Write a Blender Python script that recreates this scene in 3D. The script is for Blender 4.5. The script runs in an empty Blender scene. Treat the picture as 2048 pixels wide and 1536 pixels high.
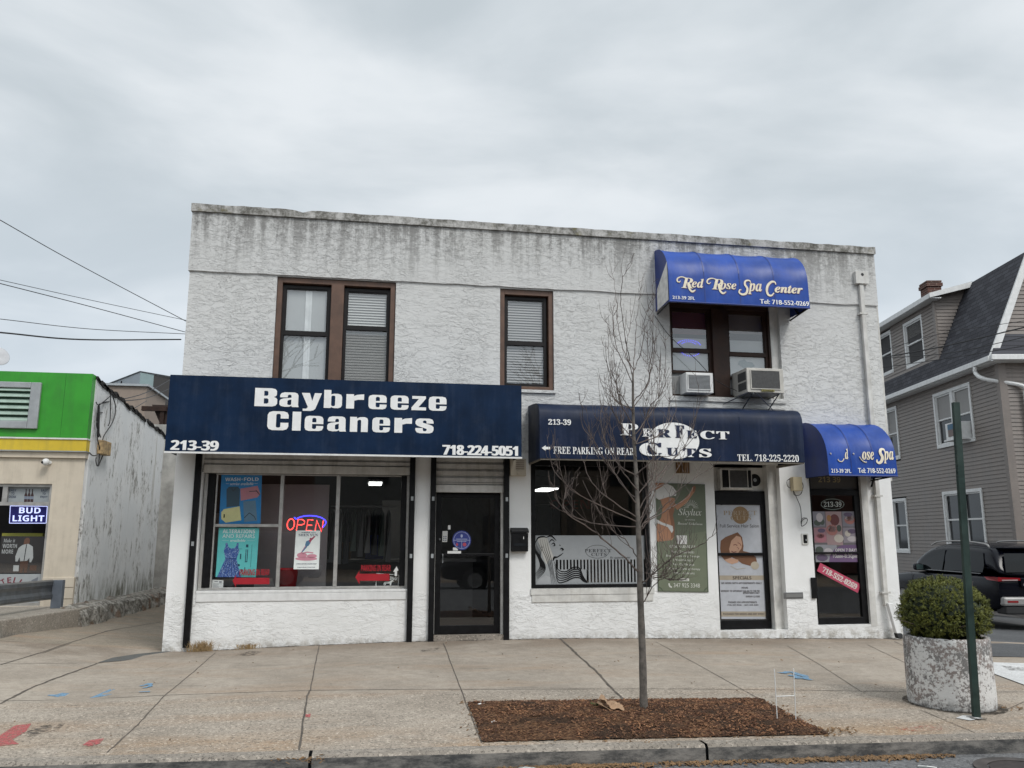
import bpy, bmesh, math, random
from mathutils import Vector, Matrix
R = math.radians
S = bpy.context.scene
random.seed(7)

# ------------------------------------------------------------------ camera
FOC, PITCH, YAW, CAM = 1650.0, R(10.47), R(9.88), Vector((0, -12.4, 1.4))
cd = bpy.data.cameras.new('camera'); cd.sensor_width = 36; cd.lens = FOC / 2048 * 36
cd.clip_end = 3000; cd.clip_start = .05
cam = bpy.data.objects.new('camera', cd); S.collection.objects.link(cam)
cam.location = CAM; cam.rotation_euler = (R(90) + PITCH, 0, -YAW); S.camera = cam

# ------------------------------------------------------------------ world, sun, exposure
SUN_EL, SUN_AZ = R(50), R(152)          # behind the photographer, a little to the right
w = bpy.data.worlds.new('World'); S.world = w; w.use_nodes = True
nt = w.node_tree; nt.nodes.clear()
def wn(t, **k):
    n = nt.nodes.new(t)
    for a, b in k.items(): setattr(n, a, b)
    return n
def wl(a, b): nt.links.new(a, b)
sky = wn('ShaderNodeTexSky', sky_type='NISHITA', sun_disc=False, sun_elevation=SUN_EL, sun_rotation=SUN_AZ, air_density=1.0, dust_density=2.0)
tc = wn('ShaderNodeTexCoord'); sx = wn('ShaderNodeSeparateXYZ'); wl(tc.outputs['Generated'], sx.inputs[0])
zz = wn('ShaderNodeMath', operation='MAXIMUM'); wl(sx.outputs[2], zz.inputs[0]); zz.inputs[1].default_value = 0.0
za = wn('ShaderNodeMath', operation='ADD'); wl(zz.outputs[0], za.inputs[0]); za.inputs[1].default_value = .22
dx = wn('ShaderNodeMath', operation='DIVIDE'); wl(sx.outputs[0], dx.inputs[0]); wl(za.outputs[0], dx.inputs[1])
dy = wn('ShaderNodeMath', operation='DIVIDE'); wl(sx.outputs[1], dy.inputs[0]); wl(za.outputs[0], dy.inputs[1])
cx = wn('ShaderNodeCombineXYZ'); wl(dx.outputs[0], cx.inputs[0]); wl(dy.outputs[0], cx.inputs[1]); cx.inputs[2].default_value = 3.1
mp = wn('ShaderNodeMapping'); wl(cx.outputs[0], mp.inputs[0]); mp.inputs['Scale'].default_value = (.78, 1.0, 1); mp.inputs['Rotation'].default_value = (0, 0, R(14))
ns = wn('ShaderNodeTexNoise'); wl(mp.outputs[0], ns.inputs['Vector']); ns.inputs['Scale'].default_value = 2.1; ns.inputs['Detail'].default_value = 6; ns.inputs['Roughness'].default_value = .5; ns.inputs['Distortion'].default_value = .35
rp = wn('ShaderNodeValToRGB'); wl(ns.outputs['Fac'], rp.inputs[0]); rp.color_ramp.interpolation = 'B_SPLINE'
e = rp.color_ramp.elements
e[0].position = .35; e[0].color = (.50, .555, .59, 1)
e[1].position = .65; e[1].color = (.775, .81, .835, 1)
m = e.new(.5); m.color = (.615, .665, .70, 1)
# a pale bluish band low over the horizon
hr = wn('ShaderNodeMapRange'); wl(sx.outputs[2], hr.inputs[0]); hr.inputs[1].default_value = .02; hr.inputs[2].default_value = .42; hr.inputs[3].default_value = .75; hr.inputs[4].default_value = 0.0
hm = wn('ShaderNodeMix', data_type='RGBA'); wl(hr.outputs[0], hm.inputs[0]); wl(rp.outputs[0], hm.inputs[6]); hm.inputs[7].default_value = (.60, .68, .765, 1)
# cloud is brighter on the side where the veiled sun stands
sd = (math.sin(SUN_AZ) * math.cos(SUN_EL), math.cos(SUN_AZ) * math.cos(SUN_EL), math.sin(SUN_EL))
dt = wn('ShaderNodeVectorMath', operation='DOT_PRODUCT'); wl(tc.outputs['Generated'], dt.inputs[0]); dt.inputs[1].default_value = sd
dr = wn('ShaderNodeMapRange'); wl(dt.outputs['Value'], dr.inputs[0]); dr.inputs[1].default_value = .35; dr.inputs[2].default_value = 1.0; dr.inputs[3].default_value = 10.0; dr.inputs[4].default_value = 21.0
sc_ = wn('ShaderNodeVectorMath', operation='SCALE'); wl(hm.outputs[2], sc_.inputs[0]); wl(dr.outputs[0], sc_.inputs['Scale'])
mx = wn('ShaderNodeMix', data_type='RGBA'); mx.inputs[0].default_value = .93; wl(sky.outputs[0], mx.inputs[6]); wl(sc_.outputs[0], mx.inputs[7])
bg = wn('ShaderNodeBackground'); bg.inputs[1].default_value = .1; wl(mx.outputs[2], bg.inputs[0])
wo = wn('ShaderNodeOutputWorld'); wl(bg.outputs[0], wo.inputs[0])
sl = bpy.data.lights.new('sun', 'SUN'); sl.energy = 1.5; sl.angle = R(17); sl.color = (1, .965, .92)
so = bpy.data.objects.new('sun', sl); S.collection.objects.link(so)
so.rotation_euler = Vector(sd).to_track_quat('Z', 'Y').to_euler()
S.view_settings.view_transform = 'Standard'; S.view_settings.look = 'None'; S.view_settings.exposure = 0.17; S.view_settings.gamma = 1
S.render.engine = 'CYCLES'
S.cycles.max_bounces = 8; S.cycles.transparent_max_bounces = 16; S.cycles.caustics_reflective = False; S.cycles.caustics_refractive = False
S.cycles.use_denoising = True; S.cycles.sample_clamp_indirect = 6

# ------------------------------------------------------------------ measuring: a photo point on a real vertical plane / on the ground
FW = Vector((math.sin(YAW) * math.cos(PITCH), math.cos(YAW) * math.cos(PITCH), math.sin(PITCH)))
RT = Vector((math.cos(YAW), -math.sin(YAW), 0)); UP = RT.cross(FW)
def ray(x, y): return FW * FOC + RT * (x - 1024) - UP * (y - 768)
def P(x, y, Y=0.0):
    d = ray(x, y); return CAM + d * ((Y - CAM.y) / d.y)
def lerpt(tab, x):
    if x <= tab[0][0]: return tab[0][1]
    for (a, b), (c, d) in zip(tab, tab[1:]):
        if x <= c: return b + (d - b) * (x - a) / (c - a)
    return tab[-1][1]
BASE = [(-40, .35), (-9, .12), (-5, .02), (-2.7, -.165), (-1, -.115), (.5, -.085), (3, -.085), (8.5, -.2), (13, -.45), (20, -.7), (60, -1.2)]
KERB = [(-40, .2), (-5, -.09), (-2.5, -.135), (5.5, -.266), (13, -.42), (60, -1.2)]
KY = -5.7
def gz(x, y):
    k, b = lerpt(KERB, x), lerpt(BASE, x)
    if y <= KY: return k
    if y >= 0: return b - .015 * min(y, 12)
    t = (y - KY) / -KY
    return k + (b - k) * t
def G(x, y):
    z = -.15
    for _ in range(6):
        d = ray(x, y); p = CAM + d * ((z - CAM.z) / d.z); z = gz(p.x, p.y)
    return Vector((p.x, p.y, z))

# ------------------------------------------------------------------ materials
MATS = {}
class NB:
    def __init__(s, name):
        s.m = bpy.data.materials.new(name); s.m.use_nodes = True; s.t = s.m.node_tree
        s.b = s.t.nodes['Principled BSDF']; s.o = s.t.nodes['Material Output']; s.tc = None
        MATS[name] = s.m
    def n(s, t, **k):
        q = s.t.nodes.new(t)
        for a, b in k.items(): setattr(q, a, b)
        return q
    def l(s, a, b):
        if hasattr(a, 'links') or hasattr(a, 'is_linked'): s.t.links.new(a, b)
        else: b.default_value = a
    def co(s, scale=None, rot=None):
        if not s.tc: s.tc = s.n('ShaderNodeTexCoord')
        v = s.tc.outputs['Object']
        if scale:
            q = s.n('ShaderNodeMapping'); q.inputs['Scale'].default_value = scale
            if rot: q.inputs['Rotation'].default_value = rot
            s.l(v, q.inputs[0]); v = q.outputs[0]
        return v
    def noise(s, vec, scale, det=4, ro=.55, dist=0):
        q = s.n('ShaderNodeTexNoise'); s.l(vec, q.inputs['Vector'])
        for a, b in (('Scale', scale), ('Detail', det), ('Roughness', ro), ('Distortion', dist)): q.inputs[a].default_value = b
        return q.outputs['Fac']
    def vor(s, vec, scale, feat='F1'):
        q = s.n('ShaderNodeTexVoronoi', feature=feat); s.l(vec, q.inputs['Vector']); q.inputs['Scale'].default_value = scale
        return q
    def rng(s, v, a, b, c=0, d=1, smooth=True):
        q = s.n('ShaderNodeMapRange'); q.interpolation_type = 'SMOOTHSTEP' if smooth else 'LINEAR'
        s.l(v, q.inputs[0])
        for i, x in enumerate((a, b, c, d)): q.inputs[i + 1].default_value = x
        return q.outputs[0]
    def mth(s, op, a, b=0.0):
        q = s.n('ShaderNodeMath', operation=op); s.l(a, q.inputs[0]); s.l(b, q.inputs[1]); return q.outputs[0]
    def mix(s, f, a, b, mode='MIX'):
        q = s.n('ShaderNodeMix', data_type='RGBA', blend_type=mode)
        s.l(f, q.inputs[0])
        for v, i in ((a, 6), (b, 7)):
            s.l(v if not isinstance(v, tuple) else (*v, 1)[:4], q.inputs[i])
        return q.outputs[2]
    def xyz(s, v=None):
        q = s.n('ShaderNodeSeparateXYZ'); s.l(v or s.co(), q.inputs[0]); return q.outputs
    def bump(s, h, st=.3, dist=.01):
        q = s.n('ShaderNodeBump'); q.inputs['Strength'].default_value = st; q.inputs['Distance'].default_value = dist
        s.l(h, q.inputs['Height']); s.l(q.outputs[0], s.b.inputs['Normal'])
    def fin(s, col=None, rough=.6, metal=0, spec=.5, coat=0):
        if col is not None: s.l(col if not isinstance(col, tuple) else (*col, 1)[:4], s.b.inputs['Base Color'])
        s.l(rough, s.b.inputs['Roughness']); s.b.inputs['Metallic'].default_value = metal
        s.b.inputs['Specular IOR Level'].default_value = spec; s.b.inputs['Coat Weight'].default_value = coat
        return s.m
def simple(name, col, rough=.6, metal=0, spec=.5, var=.12, scale=6, bump=0, bscale=60, coat=0, grime=0, gcol=(.10, .095, .085)):
    b = NB(name); v = b.noise(b.co(), scale, 5, .6)
    c2 = tuple(max(0, c * (1 - var)) for c in col); c1 = tuple(min(1, c * (1 + var * .6)) for c in col)
    c = b.mix(b.rng(v, .3, .7), c2, c1)
    if grime:                                                     # rain-washed dust, in runs and blotches
        g1 = b.noise(b.co((11, 11, .7)), 1, 5, .65); g2 = b.noise(b.co(), 3.5, 6, .7); c = b.mix(b.mth('MULTIPLY', b.rng(b.mth('ADD', b.mth('MULTIPLY', g1, .6), b.mth('MULTIPLY', g2, .5)), .50, .72), grime), c, gcol)
    if bump: b.bump(b.noise(b.co(), bscale, 4), bump, .004)
    return b.fin(c, b.rng(v, .2, .8, rough * .85, min(1, rough * 1.15)), metal, spec, coat)
def emit(name, col, st):
    b = NB(name); b.b.inputs['Emission Color'].default_value = (*col, 1); b.b.inputs['Emission Strength'].default_value = st
    return b.fin(tuple(c * .3 for c in col), .4)

def stucco():
    b = NB('painted_stucco'); z = b.xyz()[2]
    # trowel laps: flat skims that end in short ledges, each with a thin darkened lip
    v = b.co((1, 1, 2.1), (0, R(9), 0)); n1 = b.noise(v, 5.2, 5, .58, .9); n2 = b.noise(v, 9.5, 5, .6, .8); n3 = b.noise(b.co((1, 1, 1.3)), 15, 4, .6, .6); msk = b.noise(b.co(), 3.6, 4, .6)
    def lip(n, c0, wd): return b.rng(b.mth('ABSOLUTE', b.mth('SUBTRACT', n, c0)), 0, wd, 1, 0)
    f1 = b.rng(msk, .42, .55); f2 = b.rng(msk, .56, .44)
    line = b.mth('MAXIMUM', b.mth('MAXIMUM', b.mth('MULTIPLY', lip(n1, .5, .011), f1), b.mth('MULTIPLY', lip(n1, .585, .009), b.rng(n2, .45, .56))), b.mth('MULTIPLY', lip(n2, .47, .013), b.mth('MULTIPLY', f2, b.rng(n3, .40, .52))))
    rough_zone = b.mth('ADD', b.rng(z, 2.62, 2.7), b.rng(z, .66, .5, 0, .55))
    line = b.mth('MULTIPLY', line, b.rng(rough_zone, 0, 1, .03, 1, False))
    fine = b.noise(b.co(), 42, 5, .7)
    h = b.mth('ADD', b.mth('ADD', b.rng(n1, .485, .52, 0, .55), b.rng(n1, .575, .60, 0, .4)), b.mth('ADD', b.rng(n2, .455, .49, 0, .4), b.mth('MULTIPLY', n3, .35)))
    h = b.mth('SUBTRACT', b.mth('ADD', h, b.mth('MULTIPLY', fine, .10)), b.mth('MULTIPLY', line, .25))
    calm = b.rng(b.noise(b.co(), .85, 3, .5), .38, .60, .35, 1)      # whole areas were skimmed smoother
    line = b.mth('MULTIPLY', line, calm); h = b.mth('MULTIPLY', h, b.mth('MULTIPLY', calm, b.rng(rough_zone, 0, 1, .06, 1, False)))
    b.bump(h, .74, .016)
    big = b.noise(b.co(), 1.3, 5, .6)
    c = b.mix(b.rng(big, .3, .7), (.76, .76, .745), (.84, .84, .83))
    c = b.mix(b.mth('MULTIPLY', line, .55), c, (.22, .215, .205))
    c = b.mix(b.mth('MULTIPLY', b.rng(z, 2.64, 2.68), .45), c, (.47, .47, .46))   # the upper floor was painted longer ago
    # soot runs washed down from the coping
    st = b.noise(b.co((7.5, 7.5, .38)), 1, 6, .66); st2 = b.noise(b.co(), 16, 6, .75); wide = b.noise(b.co((.9, .9, .2)), 1, 2)
    fall = b.rng(z, 4.9, 6.25, 0, 1, False)
    amt = b.mth('ADD', b.mth('ADD', st, b.mth('MULTIPLY', b.mth('SUBTRACT', st2, .5), .8)), b.mth('MULTIPLY', b.mth('SUBTRACT', wide, .5), .55))
    run = b.mth('MULTIPLY', b.rng(b.mth('ADD', amt, b.mth('MULTIPLY', fall, .26)), .56, .86), b.mth('POWER', fall, 1.2))
    c = b.mix(b.mth('MULTIPLY', run, .92), c, (.085, .08, .075))
    run2 = b.mth('MULTIPLY', b.rng(amt, .60, .80), b.mth('MULTIPLY', b.rng(z, 3.1, 3.62, 0, .28, False), b.rng(z, 3.66, 3.6)))
    c = b.mix(run2, c, (.16, .14, .11))
    patch = b.vor(b.co((.55, .55, .8)), 1.0); pc_ = b.n('ShaderNodeSeparateColor'); b.l(patch.outputs['Color'], pc_.inputs[0])
    c = b.mix(b.rng(pc_.outputs[0], .2, .9, 0, .10), c, (.55, .54, .50))
    allg = b.mth('MULTIPLY', b.rng(z, 3.6, 6.2, 0, .40, False), b.rng(big, .2, .75, .5, 1))
    c = b.mix(allg, c, (.36, .355, .34))
    rust = b.mth('MULTIPLY', b.rng(b.noise(b.co((3.2, 3.2, .5)), 1, 4, .6), .66, .74), b.rng(z, 2.6, 1.4, 0, .12)); c = b.mix(rust, c, (.33, .22, .13))
    # chips and splash at the foot
    sp = b.mth('MULTIPLY', b.rng(b.noise(b.co(), 26, 4, .7), .66, .70), b.rng(z, .35, -.05, 0, 1))
    c = b.mix(b.mth('MULTIPLY', sp, b.rng(b.noise(b.co(), 2.1), .5, .6)), c, (.09, .075, .06))
    gr = b.mth('MULTIPLY', b.rng(z, .05, -.14, 0, .7), b.rng(b.noise(b.co(), 6, 5, .7), .42, .6))
    c = b.mix(gr, c, (.34, .31, .26))
    return b.fin(c, .82, 0, .3)
STUCCO = stucco()
def coping_m():
    b = NB('weathered_coping'); n = b.noise(b.co(), 9, 7, .75); n2 = b.noise(b.co((3, 3, 1)), 1.2, 4)
    c = b.mix(b.rng(b.mth('ADD', n, b.mth('MULTIPLY', n2, .5)), .55, .95), (.52, .51, .49), (.11, .105, .09))
    g = b.mth('MULTIPLY', b.rng(b.noise(b.co(), 3.3), .62, .72), .6); c = b.mix(g, c, (.16, .14, .05))
    b.bump(b.noise(b.co(), 38, 6, .7), .7, .012); return b.fin(c, .9, 0, .2)
COPING = coping_m()
def washed():
    b = NB('flaking_whitewash'); z = b.xyz()[2]
    s1 = b.noise(b.co((6, 6, 2.2)), 1, 7, .72, .6); s2 = b.noise(b.co((1, 1, .45)), 22, 6, .75); big = b.noise(b.co(), 1.1, 4)
    c = b.mix(b.rng(big, .3, .7), (.76, .775, .785), (.85, .855, .855))
    fl = b.mth('ADD', b.mth('MULTIPLY', s1, .6), b.mth('MULTIPLY', s2, .5)); fl = b.mth('ADD', fl, b.mth('MULTIPLY', b.mth('SUBTRACT', big, .5), .35))
    c = b.mix(b.mth('MULTIPLY', b.rng(fl, .615, .665), .85), c, (.17, .155, .135))
    c = b.mix(b.mth('MULTIPLY', b.rng(fl, .55, .61), .25), c, (.36, .35, .33))
    c = b.mix(b.mth('MULTIPLY', b.rng(b.noise(b.co((4, 4, .12)), 1, 3), .66, .72), .6), c, (.24, .19, .12))
    c = b.mix(b.mth('MULTIPLY', b.rng(z, .8, .2, 0, .75), b.rng(s1, .35, .6)), c, (.19, .19, .15))
    b.bump(b.mth('ADD', b.mth('MULTIPLY', s1, .6), b.mth('MULTIPLY', b.rng(fl, .58, .64), -.3)), .5, .012); return b.fin(c, .9, 0, .2)
WASHED = washed()
def concrete(name, a, c_, spk=.5, sc=150, stain=(.30, .20, .13), amt=.4, low=True):
    b = NB(name); x, y, z = b.xyz(); n = b.noise(b.co(), .8, 7, .66); f = b.noise(b.co(), sc * .36, 3, .8); q = b.noise(b.co(), sc * .24, 3, .7); md = b.noise(b.co(), 7, 6, .7)
    c = b.mix(b.rng(n, .3, .7), a, c_); c = b.mix(b.rng(md, .35, .68, 0, .38), c, tuple(v * .62 for v in a))
    c = b.mix(b.mth('MULTIPLY', b.rng(b.noise(b.co((.35, 1.4, 1)), 1.3, 5, .65), .48, .72), amt), c, stain)
    c = b.mix(b.mth('MULTIPLY', b.rng(b.noise(b.co((.5, 2.4, 1)), 2.2, 6, .7), .58, .74), .5), c, tuple(v * .42 for v in a))
    grit = b.rng(y, -3.45, -3.75, .30, 1) if low else .8
    if low:                                                       # water stain along the wall, rusty wash near the kerb
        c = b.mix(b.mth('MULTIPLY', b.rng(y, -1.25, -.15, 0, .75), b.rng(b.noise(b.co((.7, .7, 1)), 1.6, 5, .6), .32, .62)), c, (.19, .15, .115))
        c = b.mix(b.mth('MULTIPLY', b.rng(y, -4.9, -5.55, 0, .6), b.rng(b.noise(b.co((.6, 1, 1)), 1.3, 5, .6), .42, .66)), c, (.34, .215, .115))
        gum = b.vor(b.co((1, 1, 0)), 5.5); c = b.mix(b.mth('MULTIPLY', b.rng(gum.outputs['Distance'], .085, .06), b.rng(md, .5, .52, 0, .7)), c, (.07, .065, .06))
    c = b.mix(b.mth('MULTIPLY', b.mth('MULTIPLY', b.rng(f, .54, .60), spk), grit), c, tuple(v * .22 for v in a))
    c = b.mix(b.mth('MULTIPLY', b.mth('MULTIPLY', b.rng(q, .57, .63), spk), grit), c, tuple(min(1, v * 1.9) for v in a))
    b.bump(b.mth('ADD', f, b.mth('MULTIPLY', q, .6)), .45, .005); return b.fin(c, .9, 0, .25)
WALK = concrete('pavement_concrete', (.305, .262, .215), (.415, .362, .302), .72, 130, (.34, .235, .155), .5)
DRIVE = concrete('driveway_concrete', (.25, .215, .17), (.345, .29, .23), .45, 130, (.33, .22, .14), .55, False)
KERBM = concrete('kerb_concrete', (.25, .22, .185), (.35, .31, .265), .9, 120, (.16, .15, .14), .5, False)
def kerbface():
    b = NB('dirty_kerb_face'); n = b.noise(b.co((1, 1, 3)), 5, 7, .72)
    c = b.mix(b.rng(n, .35, .68), (.05, .05, .05), (.24, .225, .205)); b.bump(b.noise(b.co(), 60, 5), .5, .006); return b.fin(c, .9)
KFACE = kerbface()
ASPH = concrete('road_asphalt', (.135, .135, .137), (.20, .20, .20), .95, 110, (.09, .09, .095), .4, False)
LOT = concrete('lot_asphalt', (.085, .087, .09), (.115, .117, .12), .6, 110, (.07, .07, .075), .4, False)
NEWC = concrete('new_concrete', (.56, .56, .55), (.66, .66, .65), .3, 140, (.40, .39, .38), .3, False)
JOINT = simple('joint_filler', (.105, .088, .072), .95, var=.4, scale=9)
def mulch_m(name, cols):
    b = NB(name); v = b.vor(b.co((1, 2.2, 1), (0, 0, .5)), 48); q = b.n('ShaderNodeValToRGB'); s_ = b.n('ShaderNodeSeparateColor'); b.l(v.outputs['Color'], s_.inputs[0]); b.l(s_.outputs[0], q.inputs[0])
    el = q.color_ramp.elements; el[0].color = (*cols[0], 1); el[1].color = (*cols[2], 1); el.new(.55).color = (*cols[1], 1)
    c = b.mix(b.rng(b.noise(b.co(), 2.2, 4), .35, .62, .75, 0), q.outputs[0], (.022, .014, .009))
    b.bump(v.outputs['Distance'], .9, .02); return b.fin(c, .9, 0, .25)
MULCH = mulch_m('bark_mulch', ((.035, .017, .009), (.105, .050, .025), (.24, .135, .07)))
CHIPA = simple('bark_chip_dark', (.094, .040, .019), .9, var=.5, scale=3); CHIPB = simple('bark_chip_tan', (.245, .122, .06), .9, var=.45, scale=3)
LEAFL = simple('dead_leaf', (.21, .125, .06), .9, var=.55, scale=8)
NAVY = simple('navy_sign_vinyl', (.0018, .0145, .045), .45, spec=.18, var=.3, scale=2.2, bump=.05, bscale=3, grime=.10, gcol=(.10, .12, .16))
NAVY2 = simple('navy_canvas', (.0025, .0105, .036), .5, spec=.2, var=.3, scale=2.5, bump=.06, bscale=5, grime=.22, gcol=(.06, .07, .11))
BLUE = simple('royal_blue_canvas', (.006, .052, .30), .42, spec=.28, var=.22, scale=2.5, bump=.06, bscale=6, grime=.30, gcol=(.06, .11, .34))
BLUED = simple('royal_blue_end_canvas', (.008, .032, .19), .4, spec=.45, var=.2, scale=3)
WHITE = simple('white_vinyl', (.80, .80, .79), .45, var=.06, scale=9)
CREAM = simple('cream_vinyl', (.78, .70, .54), .45, var=.12, scale=14)
GOLD = simple('gold_vinyl', (.62, .42, .16), .45, var=.12, scale=14)
BLACKP = simple('black_paint', (.007, .007, .008), .42, spec=.22, var=.35, scale=12, bump=.1, bscale=30)
BLACKR = simple('black_rubber', (.02, .02, .021), .7, var=.3)
BROWN = simple('brown_window_paint', (.115, .062, .040), .5, var=.28, scale=5, bump=.1, bscale=25)
DBRONZE = simple('dark_bronze_sash', (.014, .012, .012), .45, spec=.25, var=.25, scale=9)
DBROWN = simple('dark_brown_sash', (.032, .016, .011), .5, spec=.25, var=.3, scale=6)
ALU = simple('dull_aluminium', (.46, .45, .43), .42, .55, var=.16, scale=10)
TRIM = simple('white_trim_paint', (.72, .72, .71), .5, var=.08, scale=8, bump=.06, bscale=20, grime=.25, gcol=(.42, .41, .38))
OLDW = simple('old_white_paint', (.62, .61, .58), .6, var=.2, scale=4, bump=.15, bscale=20, grime=.4, gcol=(.33, .30, .25))
SHUT = simple('shutter_grey', (.52, .51, .49), .5, .1, var=.18, scale=5, bump=.06, bscale=30, grime=.5, gcol=(.20, .18, .15))
BEIGE = simple('beige_render', (.60, .53, .43), .75, var=.07, scale=2.5, bump=.12, bscale=90, grime=.35, gcol=(.36, .31, .24))
GREEN = simple('green_fascia_panel', (.034, .31, .022), .42, var=.14, scale=1.6, bump=.04, bscale=2, grime=.28, gcol=(.04, .13, .03))
YEL = simple('yellow_band', (.66, .48, .035), .5, var=.08, scale=2, grime=.35, gcol=(.36, .28, .06))
GREYM = simple('grey_metal', (.36, .38, .39), .45, .3, var=.12)
STEEL = simple('galvanised_steel', (.20, .215, .23), .38, .75, var=.25, scale=7, bump=.06, bscale=30, grime=.4, gcol=(.12, .10, .09))
POSTG = simple('dark_green_post_paint', (.012, .034, .028), .5, var=.35, scale=7, bump=.08, bscale=30, grime=.3, gcol=(.06, .06, .05))
BARK = simple('sapling_bark', (.13, .115, .10), .9, var=.45, scale=14, bump=.5, bscale=60)
TWIG = simple('twig_bark', (.115, .088, .076), .8, var=.4, scale=8)
RED = simple('red_plastic', (.42, .012, .02), .45, var=.15)
DRED = simple('red_decal', (.36, .008, .018), .5, var=.12)
PINK = simple('crimson_banner', (.48, .06, .12), .5, var=.12)
PAPER = simple('white_paper', (.74, .74, .72), .7, var=.08)
KRAFT = simple('kraft_paper', (.36, .235, .145), .85, var=.25, scale=9, bump=.25, bscale=25)
SHING = None
def shingles():
    b = NB('asphalt_shingles'); q = b.n('ShaderNodeTexBrick'); b.l(b.co((1, 1, 1)), q.inputs['Vector'])
    # courses follow height, tabs follow the length of the roof
    cb = b.n('ShaderNodeCombineXYZ'); x = b.xyz(); b.l(b.mth('ADD', b.mth('MULTIPLY', x[1], .98), b.mth('MULTIPLY', x[0], .19)), cb.inputs[0]); b.l(x[2], cb.inputs[1]); b.l(cb.outputs[0], q.inputs['Vector'])
    q.offset = .5; q.inputs['Color1'].default_value = (.042, .042, .05, 1); q.inputs['Color2'].default_value = (.085, .087, .10, 1); q.inputs['Mortar'].default_value = (.018, .018, .02, 1)
    for k, v in (('Scale', 1), ('Mortar Size', .012), ('Brick Width', .34), ('Row Height', .135), ('Bias', 0), ('Mortar Smooth', .1)): q.inputs[k].default_value = v
    c = b.mix(b.rng(b.noise(b.co(), 40, 4), .3, .7, 0, .5), q.outputs['Color'], (.07, .07, .078)); b.bump(q.outputs['Fac'], -.6, .02); return b.fin(c, .9, 0, .25)
SHING = shingles()
SIDING = simple('taupe_vinyl_siding', (.215, .184, .164), .5, var=.10, scale=1.5, grime=.35, gcol=(.13, .12, .11))
def bricks():
    b = NB('red_chimney_brick'); q = b.n('ShaderNodeTexBrick'); x = b.xyz(); cb = b.n('ShaderNodeCombineXYZ'); b.l(b.mth('ADD', x[0], x[1]), cb.inputs[0]); b.l(x[2], cb.inputs[1]); b.l(cb.outputs[0], q.inputs['Vector'])
    q.inputs['Color1'].default_value = (.10, .035, .025, 1); q.inputs['Color2'].default_value = (.065, .028, .022, 1); q.inputs['Mortar'].default_value = (.22, .16, .13, 1)
    for k, v in (('Scale', 1), ('Mortar Size', .009), ('Brick Width', .22), ('Row Height', .085)): q.inputs[k].default_value = v
    b.bump(q.outputs['Fac'], -.4, .01); return b.fin(q.outputs['Color'], .9)
BRICK = bricks()
def planter_m():
    b = NB('peeling_painted_concrete'); n = b.noise(b.co(), 11, 7, .78, .4); n2 = b.noise(b.co(), 2.6, 4, .6); z = b.xyz()[2]
    c = b.mix(b.rng(b.noise(b.co(), 6, 5), .35, .65), (.20, .195, .19), (.29, .245, .225))
    fn = b.noise(b.co(), 34, 5, .7); pk = b.mth('ADD', b.mth('MULTIPLY', n, .30), b.mth('MULTIPLY', fn, .75)); pk = b.mth('ADD', pk, b.mth('MULTIPLY', b.mth('SUBTRACT', n2, .5), .5)); pk = b.mth('ADD', pk, b.rng(z, .66, .05, -.03, .05))
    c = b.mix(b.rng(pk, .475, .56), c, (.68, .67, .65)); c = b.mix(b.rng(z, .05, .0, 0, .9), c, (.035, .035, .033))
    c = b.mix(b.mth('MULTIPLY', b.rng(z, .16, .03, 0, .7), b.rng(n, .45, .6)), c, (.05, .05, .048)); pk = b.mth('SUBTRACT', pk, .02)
    b.bump(b.mth('ADD', b.rng(pk, .47, .53, 0, .5), b.noise(b.co(), 50, 4)), .6, .008); return b.fin(c, .85, 0, .3)
PLANTER = planter_m()
def foliage(name, a, c_):
    b = NB(name); n = b.noise(b.co(), 9, 3); n2 = b.noise(b.co(), 60, 2)
    c = b.mix(b.rng(n, .3, .7), a, c_); c = b.mix(b.rng(n2, .4, .7, 0, .6), c, tuple(v * 1.6 for v in c_)); return b.fin(c, .6, 0, .35)
YEW = foliage('yew_needles', (.040, .058, .011), (.155, .160, .030)); WEED = foliage('weed_leaves', (.03, .06, .015), (.06, .12, .03))
STRAW = simple('dry_grass', (.40, .28, .14), .9, var=.4, scale=20)
SOIL = simple('planter_soil', (.03, .024, .018), .95, var=.4)
def glass(name, tint=(1, 1, 1), ior=1.5, add=0.0, gl=(1, 1, 1)):
    b = NB(name); b.t.nodes.remove(b.b)
    tr = b.n('ShaderNodeBsdfTransparent'); tr.inputs[0].default_value = (*tint, 1); g = b.n('ShaderNodeBsdfGlossy'); g.inputs['Roughness'].default_value = .01; g.inputs[0].default_value = (*gl, 1)
    g_ = b.n('ShaderNodeNewGeometry'); dp_ = b.n('ShaderNodeVectorMath', operation='DOT_PRODUCT'); b.l(g_.outputs['Incoming'], dp_.inputs[0]); b.l(g_.outputs['Normal'], dp_.inputs[1])
    f0 = ((ior - 1) / (ior + 1)) ** 2; sch = b.mth('ADD', b.mth('MULTIPLY', b.mth('POWER', b.mth('SUBTRACT', 1.0, b.mth('ABSOLUTE', dp_.outputs['Value'])), 5.0), 1 - f0), f0 * 1.9); mxx = b.n('ShaderNodeMixShader')
    b.l(b.mth('ADD', sch, add), mxx.inputs[0]); b.l(tr.outputs[0], mxx.inputs[1]); b.l(g.outputs[0], mxx.inputs[2]); b.l(mxx.outputs[0], b.o.inputs[0]); return b.m
GLASS = glass('shop_window_glass', (.95, .97, .97), 1.5, .02); UGLASS = glass('upper_window_glass', (.92, .94, .94), 1.5, .03)
CARGL = simple('tinted_car_glass', (.004, .005, .006), .05, spec=.2, var=.1)
DKGL = simple('dark_house_glass', (.02, .022, .025), .05, spec=.45, var=.3, scale=2)
BLIND = NB('window_blind')
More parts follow.
